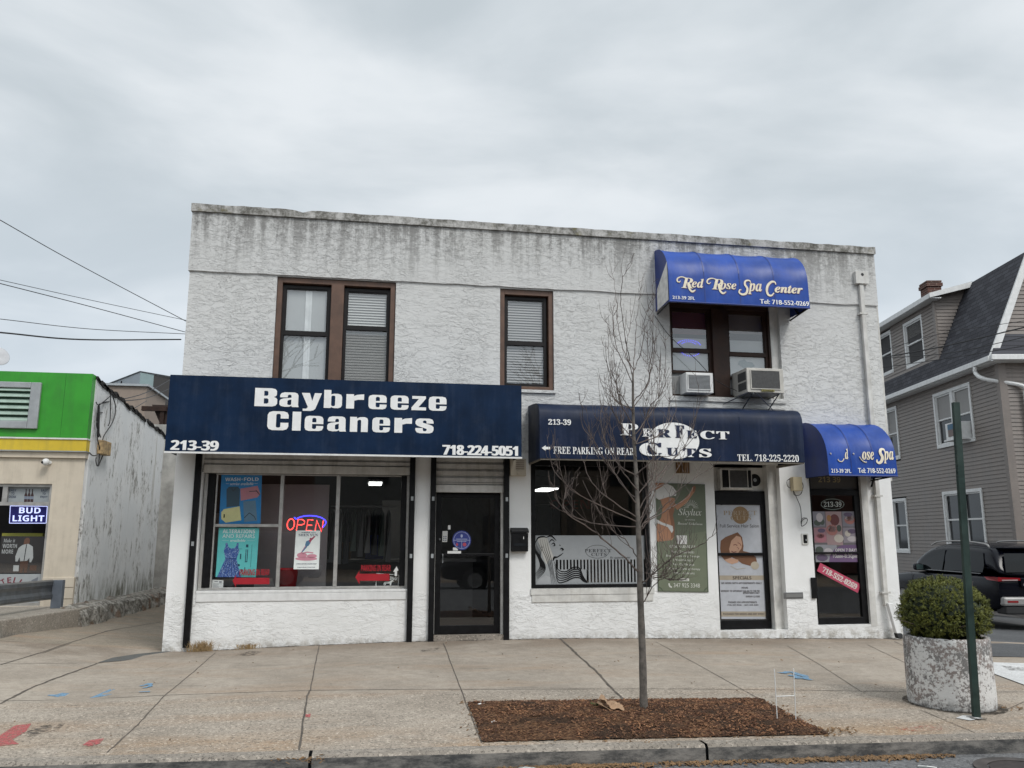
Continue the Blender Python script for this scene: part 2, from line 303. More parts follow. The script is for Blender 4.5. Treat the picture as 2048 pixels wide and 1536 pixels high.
def blind_m(b, a, c_, per):
    z = b.xyz()[2]; s_ = b.mth('FRACT', b.mth('MULTIPLY', z, 1 / per)); c = b.mix(b.rng(s_, .55, .95), a, c_); b.bump(s_, .4, .006); return b.fin(c, .6)
BLINDM = blind_m(BLIND, (.60, .59, .565), (.26, .255, .25), .042)
SCREENB = blind_m(NB('screened_blind'), (.34, .33, .325), (.15, .145, .145), .042)
CURT = simple('white_curtain', (.43, .44, .44), .9, var=.06, scale=3); CURTW = simple('curtain_rail_white', (.72, .73, .73), .8)
ROOMW = simple('dim_interior_wall', (.16, .155, .15), .9, var=.2, scale=2); ROOMD = simple('dark_interior', (.055, .053, .054), .9, var=.3, scale=2)
PANELI = simple('grey_interior_panel', (.34, .33, .32), .85, var=.06)
CARB = NB('dark_blue_car_paint'); CARPAINT = CARB.fin((.0025, .003, .007), .22, 0, .22, 0)
CHROME = simple('chrome', (.62, .62, .63), .15, 1, var=.03); SILV = simple('silver_plastic', (.34, .33, .32), .4, .3, var=.08)
TAIL = simple('tail_lamp_red', (.22, .008, .012), .12, spec=.7, var=.1); TAILW = simple('tail_lamp_clear', (.36, .27, .27), .15, var=.1)
WIRE = simple('black_cable', (.018, .018, .02), .6, var=.2)
NEONR = emit('red_neon', (1, .07, .06), 2.6); NEONB = emit('blue_neon', (.07, .06, 1), 2.4); NEONW = emit('pale_blue_neon', (.55, .6, 1), 1.5)
LAMP = emit('ceiling_lamp', (1, .99, .95), 3.2)
PAL = {}
def C(name, r, g, b_, rough=.6):
    if name not in PAL: PAL[name] = simple(name, (r, g, b_), rough, var=.06, scale=10)
    return PAL[name]

# ------------------------------------------------------------------ mesh helpers
class MB:
    def __init__(s): s.v = []; s.f = []
    def add(s, vs, fs):
        o = len(s.v); s.v += [tuple(p) for p in vs]; s.f += [tuple(i + o for i in f) for f in fs]; return s
    def quad(s, a, b, c, d): return s.add((a, b, c, d), ((0, 1, 2, 3),))
    def poly(s, pts): return s.add(pts, (tuple(range(len(pts))),))
    def box(s, x0, x1, y0, y1, z0, z1):
        return s.add([(x0, y0, z0), (x1, y0, z0), (x1, y1, z0), (x0, y1, z0), (x0, y0, z1), (x1, y0, z1), (x1, y1, z1), (x0, y1, z1)],
                     ((0, 3, 2, 1), (4, 5, 6, 7), (0, 1, 5, 4), (1, 2, 6, 5), (2, 3, 7, 6), (3, 0, 4, 7)))
    def obox(s, o, u, v, w_):                                    # box from corner o along three vectors
        o, u, v, w_ = map(Vector, (o, u, v, w_))
        return s.add([o, o + u, o + u + v, o + v, o + w_, o + u + w_, o + u + v + w_, o + v + w_],
                     ((0, 3, 2, 1), (4, 5, 6, 7), (0, 1, 5, 4), (1, 2, 6, 5), (2, 3, 7, 6), (3, 0, 4, 7)))
    def tube(s, pts, r, seg=6, cap=True):
        pts = [Vector(p) for p in pts]; rs = r if isinstance(r, (list, tuple)) else [r] * len(pts); rings = []
        for i, p in enumerate(pts):
            d = (pts[min(i + 1, len(pts) - 1)] - pts[max(i - 1, 0)]); d = d.normalized() if d.length > 1e-9 else Vector((0, 0, 1))
            a = d.cross(Vector((0, 0, 1)) if abs(d.z) < .95 else Vector((1, 0, 0))).normalized(); b = d.cross(a)
            rings.append([p + (a * math.cos(t) + b * math.sin(t)) * rs[i] for t in (2 * math.pi * k / seg for k in range(seg))])
        o = len(s.v); s.v += [tuple(q) for rg in rings for q in rg]
        for i in range(len(pts) - 1):
            for k in range(seg):
                k2 = (k + 1) % seg; s.f.append((o + i * seg + k, o + i * seg + k2, o + (i + 1) * seg + k2, o + (i + 1) * seg + k))
        if cap: s.f.append(tuple(o + k for k in range(seg))[::-1]); s.f.append(tuple(o + (len(pts) - 1) * seg + k for k in range(seg)))
        return s
    def lathe(s, c, prof, seg=32, axis='z'):
        c = Vector(c); o = len(s.v)
        for r, h in prof:
            for k in range(seg):
                t = 2 * math.pi * k / seg; a, b = r * math.cos(t), r * math.sin(t)
                s.v.append(tuple(c + Vector({'z': (a, b, h), 'y': (a, h, b), 'x': (h, a, b)}[axis])))
        for i in range(len(prof) - 1):
            for k in range(seg):
                k2 = (k + 1) % seg; s.f.append((o + i * seg + k, o + i * seg + k2, o + (i + 1) * seg + k2, o + (i + 1) * seg + k))
        return s
    def prism(s, pts, d):                                        # planar outline pushed along d
        n = len(pts); d = Vector(d); pts = [Vector(p) for p in pts]
        return s.add(pts + [p + d for p in pts], [tuple(range(n))[::-1], tuple(range(n, 2 * n))] + [(i, (i + 1) % n, n + (i + 1) % n, n + i) for i in range(n)])
    def frame(s, x0, x1, z0, z1, t, y0, y1, tb=None, tt=None):   # rectangular frame of four bars
        tb = tb or t; tt = tt or t
        s.box(x0, x0 + t, y0, y1, z0, z1); s.box(x1 - t, x1, y0, y1, z0, z1)
        s.box(x0 + t, x1 - t, y0, y1, z0, z0 + tb); return s.box(x0 + t, x1 - t, y0, y1, z1 - tt, z1)
def tag(o, label=None, cat=None, group=None, kind=None):
    for k, v in (('label', label), ('category', cat), ('group', group), ('kind', kind)):
        if v: o[k] = v
    return o
def link(o, parent=None):
    S.collection.objects.link(o)
    if parent:
        o.parent = parent
        if parent.type == 'EMPTY': o.matrix_parent_inverse = Matrix.Translation(-parent.location)
        elif 'org' in parent: o.matrix_parent_inverse = Matrix.Translation(-Vector(parent['org']))
    return o
def obj(name, mb, mat, parent=None, smooth=False, bevel=0, loc=None):
    me = bpy.data.meshes.new(name)
    vs = mb.v if loc is None else [tuple(Vector(v) - Vector(loc)) for v in mb.v]
    me.from_pydata(vs, [], mb.f); me.materials.append(mat)
    bm = bmesh.new(); bm.from_mesh(me)
    if len(me.polygons) < 60000: bmesh.ops.recalc_face_normals(bm, faces=bm.faces)
    bm.to_mesh(me); bm.free()
    if smooth:
        for p in me.polygons: p.use_smooth = True
    o = bpy.data.objects.new(name, me); link(o, parent)
    if loc is not None: o.location = loc
    if bevel:
        q = o.modifiers.new('bevel', 'BEVEL'); q.width = bevel; q.segments = 2; q.limit_method = 'ANGLE'; q.harden_normals = False
    return o
def single(name, mb, mat, label, cat, loc, group=None, **k):
    return tag(obj(name, mb, mat, None, loc=loc, **k), label, cat, group)
def thing(name, label, cat, loc, group=None):
    o = bpy.data.objects.new(name, None); o.location = loc; o.empty_display_size = .1; S.collection.objects.link(o)
    return tag(o, label, cat, group)
def struct(name, mb, mat, parent=None, **k): return tag(obj(name, mb, mat, parent, **k), kind='structure')
def copy_tree(o, parent=None):
    c = o.copy(); S.collection.objects.link(c)
    if parent: c.parent = parent
    for ch in o.children: copy_tree(ch, c)
    return c

# ---- lettering: glyph outlines as flat meshes
def sty(s, st):
    t = {'serif': (0x1d41a, 0x1d400, 0x1d7ce), 'sital': (0x1d482, 0x1d468, 0), 'script': (0x1d4ea, 0x1d4d0, 0), 'bold': (0x1d5ee, 0x1d5d4, 0x1d7ec), 'ital': (0x1d44e, 0x1d434, 0)}.get(st)
    if not t: return s
    o = ''
    for c in s:
        if 'A' <= c <= 'Z': o += chr(t[1] + ord(c) - 65)
        elif c == 'h' and st == 'ital': o += '\u210e'
        elif 'a' <= c <= 'z': o += chr(t[0] + ord(c) - 97)
        elif c.isdigit() and t[2]: o += chr(t[2] + ord(c) - 48)
        else: o += c
    return o
def glyphs(s, sp=1.0, res=3):
    cu = bpy.data.curves.new('glyph', 'FONT'); cu.body = s; cu.resolution_u = res; cu.space_character = sp
    o = bpy.data.objects.new('glyph', cu); S.collection.objects.link(o)
    me = bpy.data.meshes.new_from_object(o.evaluated_get(bpy.context.evaluated_depsgraph_get()))
    vs = [v.co.copy() for v in me.vertices]; fs = [tuple(p.vertices) for p in me.polygons]
    bpy.data.objects.remove(o); bpy.data.curves.remove(cu); bpy.data.meshes.remove(me)
    x0, x1 = min(v.x for v in vs), max(v.x for v in vs); y0, y1 = min(v.y for v in vs), max(v.y for v in vs)
    return [((v.x - x0) / (x1 - x0), (v.y - y0) / (y1 - y0)) for v in vs], fs
def text(mb, s, f, st='', sp=1.0, fat=0.0, shear=0.0, res=3):     # f maps (u, v, layer) in the text's box to a point
    vs, fs = glyphs(sty(s, st), sp, res)
    for i, d in enumerate((0.0,) if not fat else (-fat, 0.0, fat)):
        mb.add([f(u + d + shear * v, v, i) for u, v in vs], fs)
    return mb
def onbox(p0, p1, Y, off=.003):                                  # text box from two photo corners on the plane Y
    a, b = P(*p0, Y), P(*p1, Y); return lambda u, v, k: (a.x + (b.x - a.x) * u, Y - off - k * .0006, b.z + (a.z - b.z) * v)
def bx(x0, x1, z0, z1, Y, off=.003): return lambda u, v, k: (x0 + (x1 - x0) * u, Y - off - k * .0006, z0 + (z1 - z0) * v)
class Sheet:                                                     # a flat printed sheet; pictures are laid on it in sheet coordinates
    def __init__(s, a, b, c, d, out):
        s.a, s.b, s.c, s.d = map(Vector, (a, b, c, d)); s.n = Vector(out)   # top-left, top-right, bottom-left, bottom-right
    def p(s, u, v, k=1): t = s.a + (s.b - s.a) * u; q = s.c + (s.d - s.c) * u; return q + (t - q) * v + s.n * (.0012 * k)
    def base(s, mb): return mb.quad(s.p(0, 0, 0), s.p(1, 0, 0), s.p(1, 1, 0), s.p(0, 1, 0))
    def poly(s, mb, pts, k=1): return mb.poly([s.p(u, v, k) for u, v in pts])
    def rect(s, mb, u0, u1, v0, v1, k=1): return s.poly(mb, ((u0, v0), (u1, v0), (u1, v1), (u0, v1)), k)
    def ell(s, mb, cu, cv, ru, rv, k=1, n=20, a0=0, a1=360): return s.poly(mb, [(cu + ru * math.cos(R(a0 + (a1 - a0) * i / n)), cv + rv * math.sin(R(a0 + (a1 - a0) * i / n))) for i in range(n + (a1 - a0 < 360))], k)
    def line(s, mb, pts, wd, k=1, asp=1.0):
        for i, ((a, b), (c, d)) in enumerate(zip(pts, pts[1:])):
            L = math.hypot(c - a, (d - b) * asp) or 1e-6; nx, ny = -(d - b) * asp / L * wd / 2, (c - a) / L * wd / 2 / asp
            mb.quad(*[s.p(u, v, k + .02 * i) for u, v in ((a + nx, b + ny), (a - nx, b - ny), (c - nx, d - ny), (c + nx, d + ny))])
        return mb
    def txt(s, mb, t, u0, u1, v0, v1, st='', k=2, **kw): return text(mb, t, lambda u, v, l: s.p(u0 + (u1 - u0) * u, v0 + (v1 - v0) * v, k + l * .4), st, **kw)
def smooth_pts(pts, n=6):
    pts = [Vector(p) for p in pts]; q = [pts[0] * 2 - pts[1]] + pts + [pts[-1] * 2 - pts[-2]]; out = []
    for i in range(1, len(q) - 2):
        for k in range(n):
            t = k / n; a, b, c, d = q[i - 1], q[i], q[i + 1], q[i + 2]
            out.append(.5 * ((2 * b) + (c - a) * t + (2 * a - 5 * b + 4 * c - d) * t * t + (3 * b - a - 3 * c + d) * t ** 3))
    return out + [pts[-1]]

# ================================================================== THE SETTING: ground
def sheet(name, x0, x1, y0, y1, nx, ny, dz, mat, zf=gz):
    mb = MB(); vs = [(x0 + (x1 - x0) * i / nx, y0 + (y1 - y0) * j / ny) for j in range(ny + 1) for i in range(nx + 1)]
    mb.add([(x, y, zf(x, y) + dz) for x, y in vs], [(j * (nx + 1) + i, j * (nx + 1) + i + 1, (j + 1) * (nx + 1) + i + 1, (j + 1) * (nx + 1) + i) for j in range(ny) for i in range(nx)])
    return struct(name, mb, mat, smooth=True)
def roadz(x, y): t = (KY - .15 - y); return lerpt(KERB, x) - .125 + .1 * math.sin(min(max(t / 11, 0), 1) * math.pi)
gm = MB(); gm.quad((-900, -900, -2.6), (900, -900, -2.6), (900, 900, -2.6), (-900, 900, -2.6)); struct('ground', gm, LOT)
sheet('road', -45, 60, -17, KY - .13, 70, 24, 0, ASPH, roadz)
walk = sheet('pavement', -45, 60, KY, .3, 150, 24, 0, WALK)
sheet('driveway', -4.95, -2.6, .3, 30, 10, 40, .0, DRIVE)
sheet('side_street', 8.56, 60, -1.75, 45, 60, 40, .006, LOT)
# kerb: stones along the road
mb = MB(); mf = MB(); X = -40.0
while X < 45:
    L = 3.05; r = .0
    n = 5
    for i in range(n):
        a, b = X + .012 + (L - .024) * i / n, X + .012 + (L - .024) * (i + 1) / n
        za_, zb_ = lerpt(KERB, a) + .006, lerpt(KERB, b) + .006; ra, rb = roadz(a, -5.86) - .1, roadz(b, -5.86) - .1
        mb.quad((a, KY - .13, za_), (b, KY - .13, zb_), (b, KY - .006, zb_), (a, KY - .006, za_))
        mb.quad((a, KY - .15, za_ - .022), (b, KY - .15, zb_ - .022), (b, KY - .13, zb_), (a, KY - .13, za_))
        mf.quad((a, KY - .156, ra), (b, KY - .156, rb), (b, KY - .15, zb_ - .022), (a, KY - .15, za_ - .022))
    X += L
kb = struct('kerb', mb, KERBM); struct('kerb_face', mf, KFACE, kb)
mb = MB()                                                         # dark gap behind the kerb
for i in range(160):
    a, b = -40 + .5 * i, -39.5 + .5 * i
    mb.quad((a, KY - .006, lerpt(KERB, a) + .003), (b, KY - .006, lerpt(KERB, b) + .003), (b, KY + .006, lerpt(KERB, b) + .003), (a, KY + .006, lerpt(KERB, a) + .003))
def strip(mb, pts, wd, dz=.0035, jit=.25, n=10):
    Q = []
    for a, b in zip(pts, pts[1:]):
        for k in range(n): Q.append(a.lerp(b, k / n))
    Q.append(pts[-1]); prev = None
    for i, q in enumerate(Q):
        d = (Q[min(i + 1, len(Q) - 1)] - Q[max(i - 1, 0)]); d.z = 0; d.normalize(); nrm = Vector((-d.y, d.x, 0)); ww = wd * .8 / 2 * (1 + random.uniform(-jit, jit)); off = random.uniform(-.25, .25) * wd
        A, B = q + nrm * (ww + off), q - nrm * (ww - off)
        A.z = gz(A.x, A.y) + dz; B.z = gz(B.x, B.y) + dz
        if prev: mb.quad(prev[0], prev[1], B, A)
        prev = (A, B)
for wd, pts in ((.014, ((0, 1402), (325, 1391), (620, 1381), (935, 1379), (1240, 1378), (1480, 1379), (1815, 1384), (2048, 1384))),
                (.014, ((640, 1286), (630, 1330), (621, 1380))), (.02, ((621, 1380), (614, 1392), (598, 1500))), (.014, ((887, 1287), (922, 1380), (963, 1486))),
                (.035, ((1120, 1277), (1150, 1305), (1195, 1346), (1245, 1399))), (.011, ((1312, 1284), (1400, 1332), (1520, 1399))), (.011, ((1575, 1292), (1640, 1330), (1723, 1384))),
                (.012, ((1788, 1283), (1819, 1298))), (.010, ((1735, 1290), (1819, 1330))), (.012, ((430, 1306), (385, 1346), (330, 1391))), (.014, ((330, 1391), (275, 1450), (214, 1506))),
                (.030, ((0, 1408), (60, 1377), (130, 1350), (195, 1327))), (.016, ((195, 1327), (330, 1306))), (.014, ((0, 1328), (100, 1327), (195, 1326))), (.022, ((0, 1330), (90, 1303), (215, 1262), (322, 1244))),
                (.010, ((0, 1289), (40, 1291), (160, 1287))), (.010, ((0, 1305), (85, 1307), (140, 1288))), (.010, ((1990, 1430), (2030, 1412), (2048, 1404))), (.009, ((1840, 1420), (1900, 1445), (1955, 1468))),
                (.008, ((340, 1328), (270, 1356), (180, 1396)))):
    strip(mb, [G(x, y) for x, y in pts], wd)
struct('pavement_joint', mb, JOINT, walk)
def blot(mb, pts, dz=.005):                                       # an irregular patch on the pavement, outline given in the photo
    Q = [G(x, y) for x, y in pts]; mb.poly([(q.x, q.y, gz(q.x, q.y) + dz) for q in Q])
def patch_m(name, col, cut=.5, soft=.12, sc=30):
    b = NB(name); n = b.noise(b.co((1, 1.0, 1)), sc, 5, .7); tr = b.n('ShaderNodeBsdfTransparent'); mm = b.n('ShaderNodeMixShader'); b.fin(col, .9, 0, .2)
    b.l(b.rng(n, cut - soft, cut + soft), mm.inputs[0]); b.l(tr.outputs[0], mm.inputs[1]); b.l(b.b.outputs[0], mm.inputs[2]); b.l(mm.outputs[0], b.o.inputs[0]); return b.m
PBLUE = patch_m('worn_blue_spray_paint', (.17, .29, .41), (.40), .16); PRED = patch_m('worn_red_spray_paint', (.44, .12, .12), .46, .16); PRED2 = patch_m('faint_red_spray_paint', (.42, .13, .09), .60, .12, 24)
STAIN = patch_m('dark_stain', (.09, .08, .07), .56, .14, 16); TARP = patch_m('tar_patch', (.11, .11, .105), .36, .06, 12)
mb = MB()
for k, (wd, pts) in enumerate(((.15, ((104, 1393), (128, 1389), (150, 1390), (172, 1382), (190, 1374), (216, 1371))), (.19, ((158, 1386), (182, 1379), (206, 1377), (196, 1385), (176, 1391), (208, 1393))), (.13, ((214, 1371), (204, 1383), (188, 1394), (160, 1396))), (.06, ((284, 1373), (296, 1368), (304, 1371), (290, 1377))), (.05, ((278, 1385), (300, 1384))),
                (.11, ((1560, 1347), (1584, 1345), (1604, 1352), (1618, 1361))), (.12, ((1585, 1351), (1598, 1357), (1612, 1359))))): strip(mb, [G(x, y) for x, y in pts], wd, .004 + .0008 * k, .3, 4)
struct('blue_paint_mark', mb, PBLUE, walk)
mb = MB(); blot(mb, ((30, 1452), (63, 1448), (52, 1464), (24, 1480), (38, 1489), (0, 1493), (-12, 1480))); blot(mb, ((165, 1491), (180, 1481), (208, 1478), (200, 1488), (178, 1494))); blot(mb, ((611, 1430), (622, 1428), (620, 1435), (611, 1435)))
struct('red_paint_mark', mb, PRED, walk)
mb = MB(); blot(mb, ((1790, 1455), (1880, 1450), (1890, 1462), (1800, 1464))); struct('faint_red_mark', mb, PRED2, walk)
mb = MB(); blot(mb, ((45, 1470), (75, 1452), (130, 1448), (118, 1460), (60, 1476))); blot(mb, ((470, 1312), (500, 1302), (525, 1304), (505, 1312))); blot(mb, ((840, 1300), (880, 1296), (872, 1302), (845, 1304))); struct('dark_stain', mb, STAIN, walk)
mb = MB(); blot(mb, ((195, 1326), (225, 1316), (330, 1300), (390, 1297), (330, 1309), (250, 1322))); struct('tar_patch', mb, TARP, walk)
DIRT_SHADE = patch_m('foot_dirt_and_shade', (.05, .042, .034), .50, .14, 22)
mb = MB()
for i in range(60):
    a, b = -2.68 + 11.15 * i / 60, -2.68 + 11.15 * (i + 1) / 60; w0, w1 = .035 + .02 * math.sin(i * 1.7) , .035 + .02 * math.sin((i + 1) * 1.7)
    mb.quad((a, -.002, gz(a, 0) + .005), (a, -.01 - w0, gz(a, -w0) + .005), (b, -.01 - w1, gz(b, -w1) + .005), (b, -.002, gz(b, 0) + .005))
for cx_, cy_, r0, r1 in ((5.84, -4.60, .385, .47), (5.62, -5.19, .02, .085)):  # rings round planter and post: contact shade painted on as dark colour
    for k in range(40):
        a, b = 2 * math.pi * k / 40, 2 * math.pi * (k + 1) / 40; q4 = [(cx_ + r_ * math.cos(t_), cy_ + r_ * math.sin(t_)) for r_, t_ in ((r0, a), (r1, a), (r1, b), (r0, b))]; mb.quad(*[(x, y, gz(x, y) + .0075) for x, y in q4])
struct('dirt_and_shade_line', mb, DIRT_SHADE, walk)
mb = MB(); blot(mb, ((1986, 1326), (2120, 1330), (2120, 1400), (2048, 1371), (1986, 1348)), .010); struct('concrete_ramp', mb, NEWC, walk)
mb = MB(); blot(mb, ((2003, 1333), (2048, 1337), (2048, 1343), (2020, 1342)), .014); struct('tar_smear', mb, STAIN, walk)
mb = MB(); blot(mb, ((1912, 1437), (1925, 1432), (1958, 1433), (1966, 1438), (1940, 1442)), .006); struct('concrete_collar', mb, NEWC, walk)

# tree pit filled with bark
PIT = [(935, 1405), (1520, 1398), (1660, 1470), (965, 1485)]
pq = [G(x, y) for x, y in PIT]
def pit(u, v):
    a = pq[3].lerp(pq[2], u); b = pq[0].lerp(pq[1], u); q = a.lerp(b, v); return q
mb = MB(); NX, NY = 60, 28; vs = []
for j in range(NY + 1):
    for i in range(NX + 1):
        u, v = i / NX, j / NY; q = pit(u, v); edge = min(u, 1 - u, v * .6, (1 - v) * .6); h = .006 + .05 * min(1, edge * 5) + .012 * math.sin(i * .7) * math.sin(j * .9) + random.uniform(-.006, .008)
        vs.append((q.x + random.uniform(-.012, .012), q.y + random.uniform(-.012, .012), gz(q.x, q.y) + h))
mb.add(vs, [(j * (NX + 1) + i, j * (NX + 1) + i + 1, (j + 1) * (NX + 1) + i + 1, (j + 1) * (NX + 1) + i) for j in range(NY) for i in range(NX)])
pitbed = tag(obj('bark_mulch', mb, MULCH, smooth=False), kind='stuff')
def chips(mb, n, pos, lmin, lmax):
    for _ in range(n):
        c = pos(); a = random.uniform(0, 6.28); t = random.uniform(-.5, .5); L = random.uniform(lmin, lmax); W = L * random.uniform(.22, .5)
        u = Vector((math.cos(a) * math.cos(t), math.sin(a) * math.cos(t), math.sin(t))) * L; v = Vector((-math.sin(a), math.cos(a), random.uniform(-.5, .5))) * W; n_ = u.cross(v).normalized() * L * .14
        mb.add([c - u / 2 - v / 2, c + u / 2 - v / 2, c + u / 2 + v / 2, c - u / 2 + v / 2, c - u * .4 - v * .3 + n_, c + u * .4 - v * .3 + n_, c + u * .4 + v * .3 + n_, c - u * .4 + v * .3 + n_], ((0, 1, 5, 4), (1, 2, 6, 5), (2, 3, 7, 6), (3, 0, 4, 7), (4, 5, 6, 7)))
def ppos():
    u, v = random.random(), random.random()
    while .07 < u < .27 and v < .42 and random.random() < .8: u, v = random.random(), random.random()
    q = pit(u, v); e_ = min(u, 1 - u, v * .6, (1 - v) * .6); return Vector((q.x, q.y, gz(q.x, q.y) + .012 + .05 * min(1, e_ * 5)))
for nm, mt, n in (('dark_bark_chips', CHIPA, 6500), ('tan_bark_chips', CHIPB, 3600)):
    mb = MB(); chips(mb, n, ppos, .010, .030); tag(obj(nm, mb, mt, pitbed), kind='stuff')
def gut():
    x = random.choice((random.uniform(.9, 2.0), random.uniform(1.2, 4.6), random.uniform(3.2, 4.8), random.uniform(1.2, 4.6))); y = KY - .17 - abs(random.gauss(0, .06)); return Vector((x, y, roadz(x, y) + .012))
mb = MB(); chips(mb, 1500, gut, .012, .05)
def spill():
    u, v = random.choice(((random.uniform(-.03, 1.03), random.choice((-.06, 1.0)) + random.gauss(.02, .05)), (random.choice((0, 1)) + random.gauss(0, .02), random.random()))); q = pit(u, v); return Vector((q.x, q.y, gz(q.x, q.y) + .006))
chips(mb, 260, spill, .008, .03)
def gut2():
    q = G(*random.choice(((2030, 1418), (1660, 1468), (1655, 1462), (610, 1522)))); return q + Vector((random.gauss(0, .12), random.gauss(0, .05), .01))
chips(mb, 130, gut2, .012, .04)
def scat(): x, y = random.uniform(-3, 8), random.uniform(-5.6, -.1); return Vector((x, y, gz(x, y) + .005))
chips(mb, 90, scat, .008, .03)
tag(obj('leaf_litter', mb, LEAFL), kind='stuff')
c = G(2050, 1512); c.z = roadz(c.x, c.y)
mh = thing('manhole_cover', 'round dark iron manhole cover in the road by the kerb at the right corner', 'manhole cover', c)
mb = MB().lathe(c, [(0.001, .010), (.25, .010), (.25, .004)], 40); obj('lid', mb, simple('rusty_iron', (.06, .05, .047), .7, .4, var=.4, scale=20), mh)
mb = MB().lathe(c, [(.265, .004), (.265, .013), (.36, .013), (.36, .0)], 40); obj('ring', mb, simple('iron_ring', (.085, .075, .07), .7, .3, var=.4), mh)

# ================================================================== THE WHITE BUILDING
BX0, BX1, BT, BYB = -2.70, 8.50, 6.20, 9.0
bld = thing('shop_building', 'white two-storey stucco building with shops below and flats above', 'building', (2.9, 0, -.1))
HOLES = [(-1.44, .34, 3.2, 5.27), (1.97, 2.83, 3.64, 5.26), (4.77, 6.69, 3.62, 5.2), (-2.32, .64, .62, 2.66), (.97, 2.07, -.6, 2.66), (2.45, 4.33, .63, 2.57), (5.41, 6.53, -.03, 2.55), (7.04, 8.0, .03, 2.45)]
def holed(mb, x0, x1, z0, z1, holes, y, dep):
    xs = sorted({x0, x1, *[h[0] for h in holes], *[h[1] for h in holes]}); zs = sorted({z0, z1, *[h[2] for h in holes], *[h[3] for h in holes]})
    xs = [x for x in xs if x0 <= x <= x1]; zs = [z for z in zs if z0 <= z <= z1]
    for a, b in zip(xs, xs[1:]):
        for c, d in zip(zs, zs[1:]):
            mx_, mz_ = (a + b) / 2, (c + d) / 2
            if not any(h[0] < mx_ < h[1] and h[2] < mz_ < h[3] for h in holes): mb.quad((a, y, c), (b, y, c), (b, y, d), (a, y, d))
    for h in holes:
        a, b, c, d = h; c = max(c, z0)
        mb.quad((a, y, c), (a, y + dep, c), (a, y + dep, d), (a, y, d)); mb.quad((b, y, c), (b, y, d), (b, y + dep, d), (b, y + dep, c))
        mb.quad((a, y, d), (a, y + dep, d), (b, y + dep, d), (b, y, d))
        if c > z0: mb.quad((a, y, c), (b, y, c), (b, y + dep, c), (a, y + dep, c))
mb = MB(); holed(mb, BX0, BX1, -.8, BT, HOLES, 0, .25)
mb.quad((BX0, 0, -.8), (BX0, BYB, -.8), (BX0, BYB, BT), (BX0, 0, BT)); mb.quad((BX1, 0, -.8), (BX1, 0, BT), (BX1, BYB, BT), (BX1, BYB, -.8)); mb.quad((BX0, BYB, -.8), (BX1, BYB, -.8), (BX1, BYB, BT), (BX0, BYB, BT))
wall = obj('wall', mb, STUCCO, bld)
mb = MB(); N_ = 56                                                # upper band, a trowelled coat 28 mm proud, with a slightly wavy lower edge
zb = [5.285 + random.uniform(-.008, .008) for _ in range(N_ + 1)]
for i in range(N_):
    a, b = BX0 - .02 + (BX1 - BX0 + .04) * i / N_, BX0 - .02 + (BX1 - BX0 + .04) * (i + 1) / N_
    mb.quad((a, -.028, zb[i]), (b, -.028, zb[i + 1]), (b, -.028, 6.203), (a, -.028, 6.203)); mb.quad((a, -.001, zb[i] - .004), (b, -.001, zb[i + 1] - .004), (b, -.028, zb[i + 1]), (a, -.028, zb[i]))
mb.quad((BX0 - .02, -.028, 5.285), (BX0 - .02, -.028, 6.203), (BX0 - .02, 8.9, 6.203), (BX0 - .02, 8.9, 5.285)); mb.quad((BX1 + .02, -.028, 5.285), (BX1 + .02, 8.9, 5.285), (BX1 + .02, 8.9, 6.203), (BX1 + .02, -.028, 6.203))
obj('upper_band', mb, STUCCO, bld)
mb = MB(); N_ = 90                                                # coping with a worn, uneven top edge and one broken corner
tp = [6.325 + random.uniform(-.008, .006) for _ in range(N_ + 1)]
tp[13] -= .045
for i in range(N_):
    a, b = BX0 - .035 + (BX1 - BX0 + .07) * i / N_, BX0 - .035 + (BX1 - BX0 + .07) * (i + 1) / N_
    mb.quad((a, -.06, 6.206), (b, -.06, 6.206), (b, -.06, tp[i + 1]), (a, -.06, tp[i])); mb.quad((a, -.06, tp[i]), (b, -.06, tp[i + 1]), (b, .34, tp[i + 1]), (a, .34, tp[i])); mb.quad((a, -.06, 6.206), (a, -.001, 6.206), (b, -.001, 6.206), (b, -.06, 6.206))
for X_ in (BX0 - .035, BX1 + .035): mb.quad((X_, -.06, 6.206), (X_, -.06, 6.325), (X_, 9, 6.325), (X_, 9, 6.206))
obj('coping', mb, COPING, bld)
mb = MB().quad((BX0, .3, 6.1), (BX1, .3, 6.1), (BX1, BYB, 6.1), (BX0, BYB, 6.1)); obj('roof', mb, SHING, bld)
# rooms behind the glass
mb = MB()
def room(x0, x1, y0, y1, z0, z1):
    mb.quad((x0, y1, z0), (x1, y1, z0), (x1, y1, z1), (x0, y1, z1)); mb.quad((x0, y0, z0), (x0, y1, z0), (x0, y1, z1), (x0, y0, z1)); mb.quad((x1, y0, z0), (x1, y1, z0), (x1, y1, z1), (x1, y0, z1))
    mb.quad((x0, y0, z0), (x1, y0, z0), (x1, y1, z0), (x0, y1, z0)); mb.quad((x0, y0, z1), (x1, y0, z1), (x1, y1, z1), (x0, y1, z1))
room(-2.5, 2.2, .26, 6, -.02, 2.75); room(2.25, 5.35, .26, 6, -.02, 2.75); room(5.38, 6.6, .26, 4, -.02, 2.75); room(7.0, 8.2, .26, 4, .04, 2.75)
room(-1.6, .5, .26, 3, 3.0, 5.5); room(1.85, 2.95, .26, 3, 3.0, 5.5); room(4.6, 6.7, .26, 3, 3.0, 5.5)
obj('room_lining', mb, ROOMD, bld)
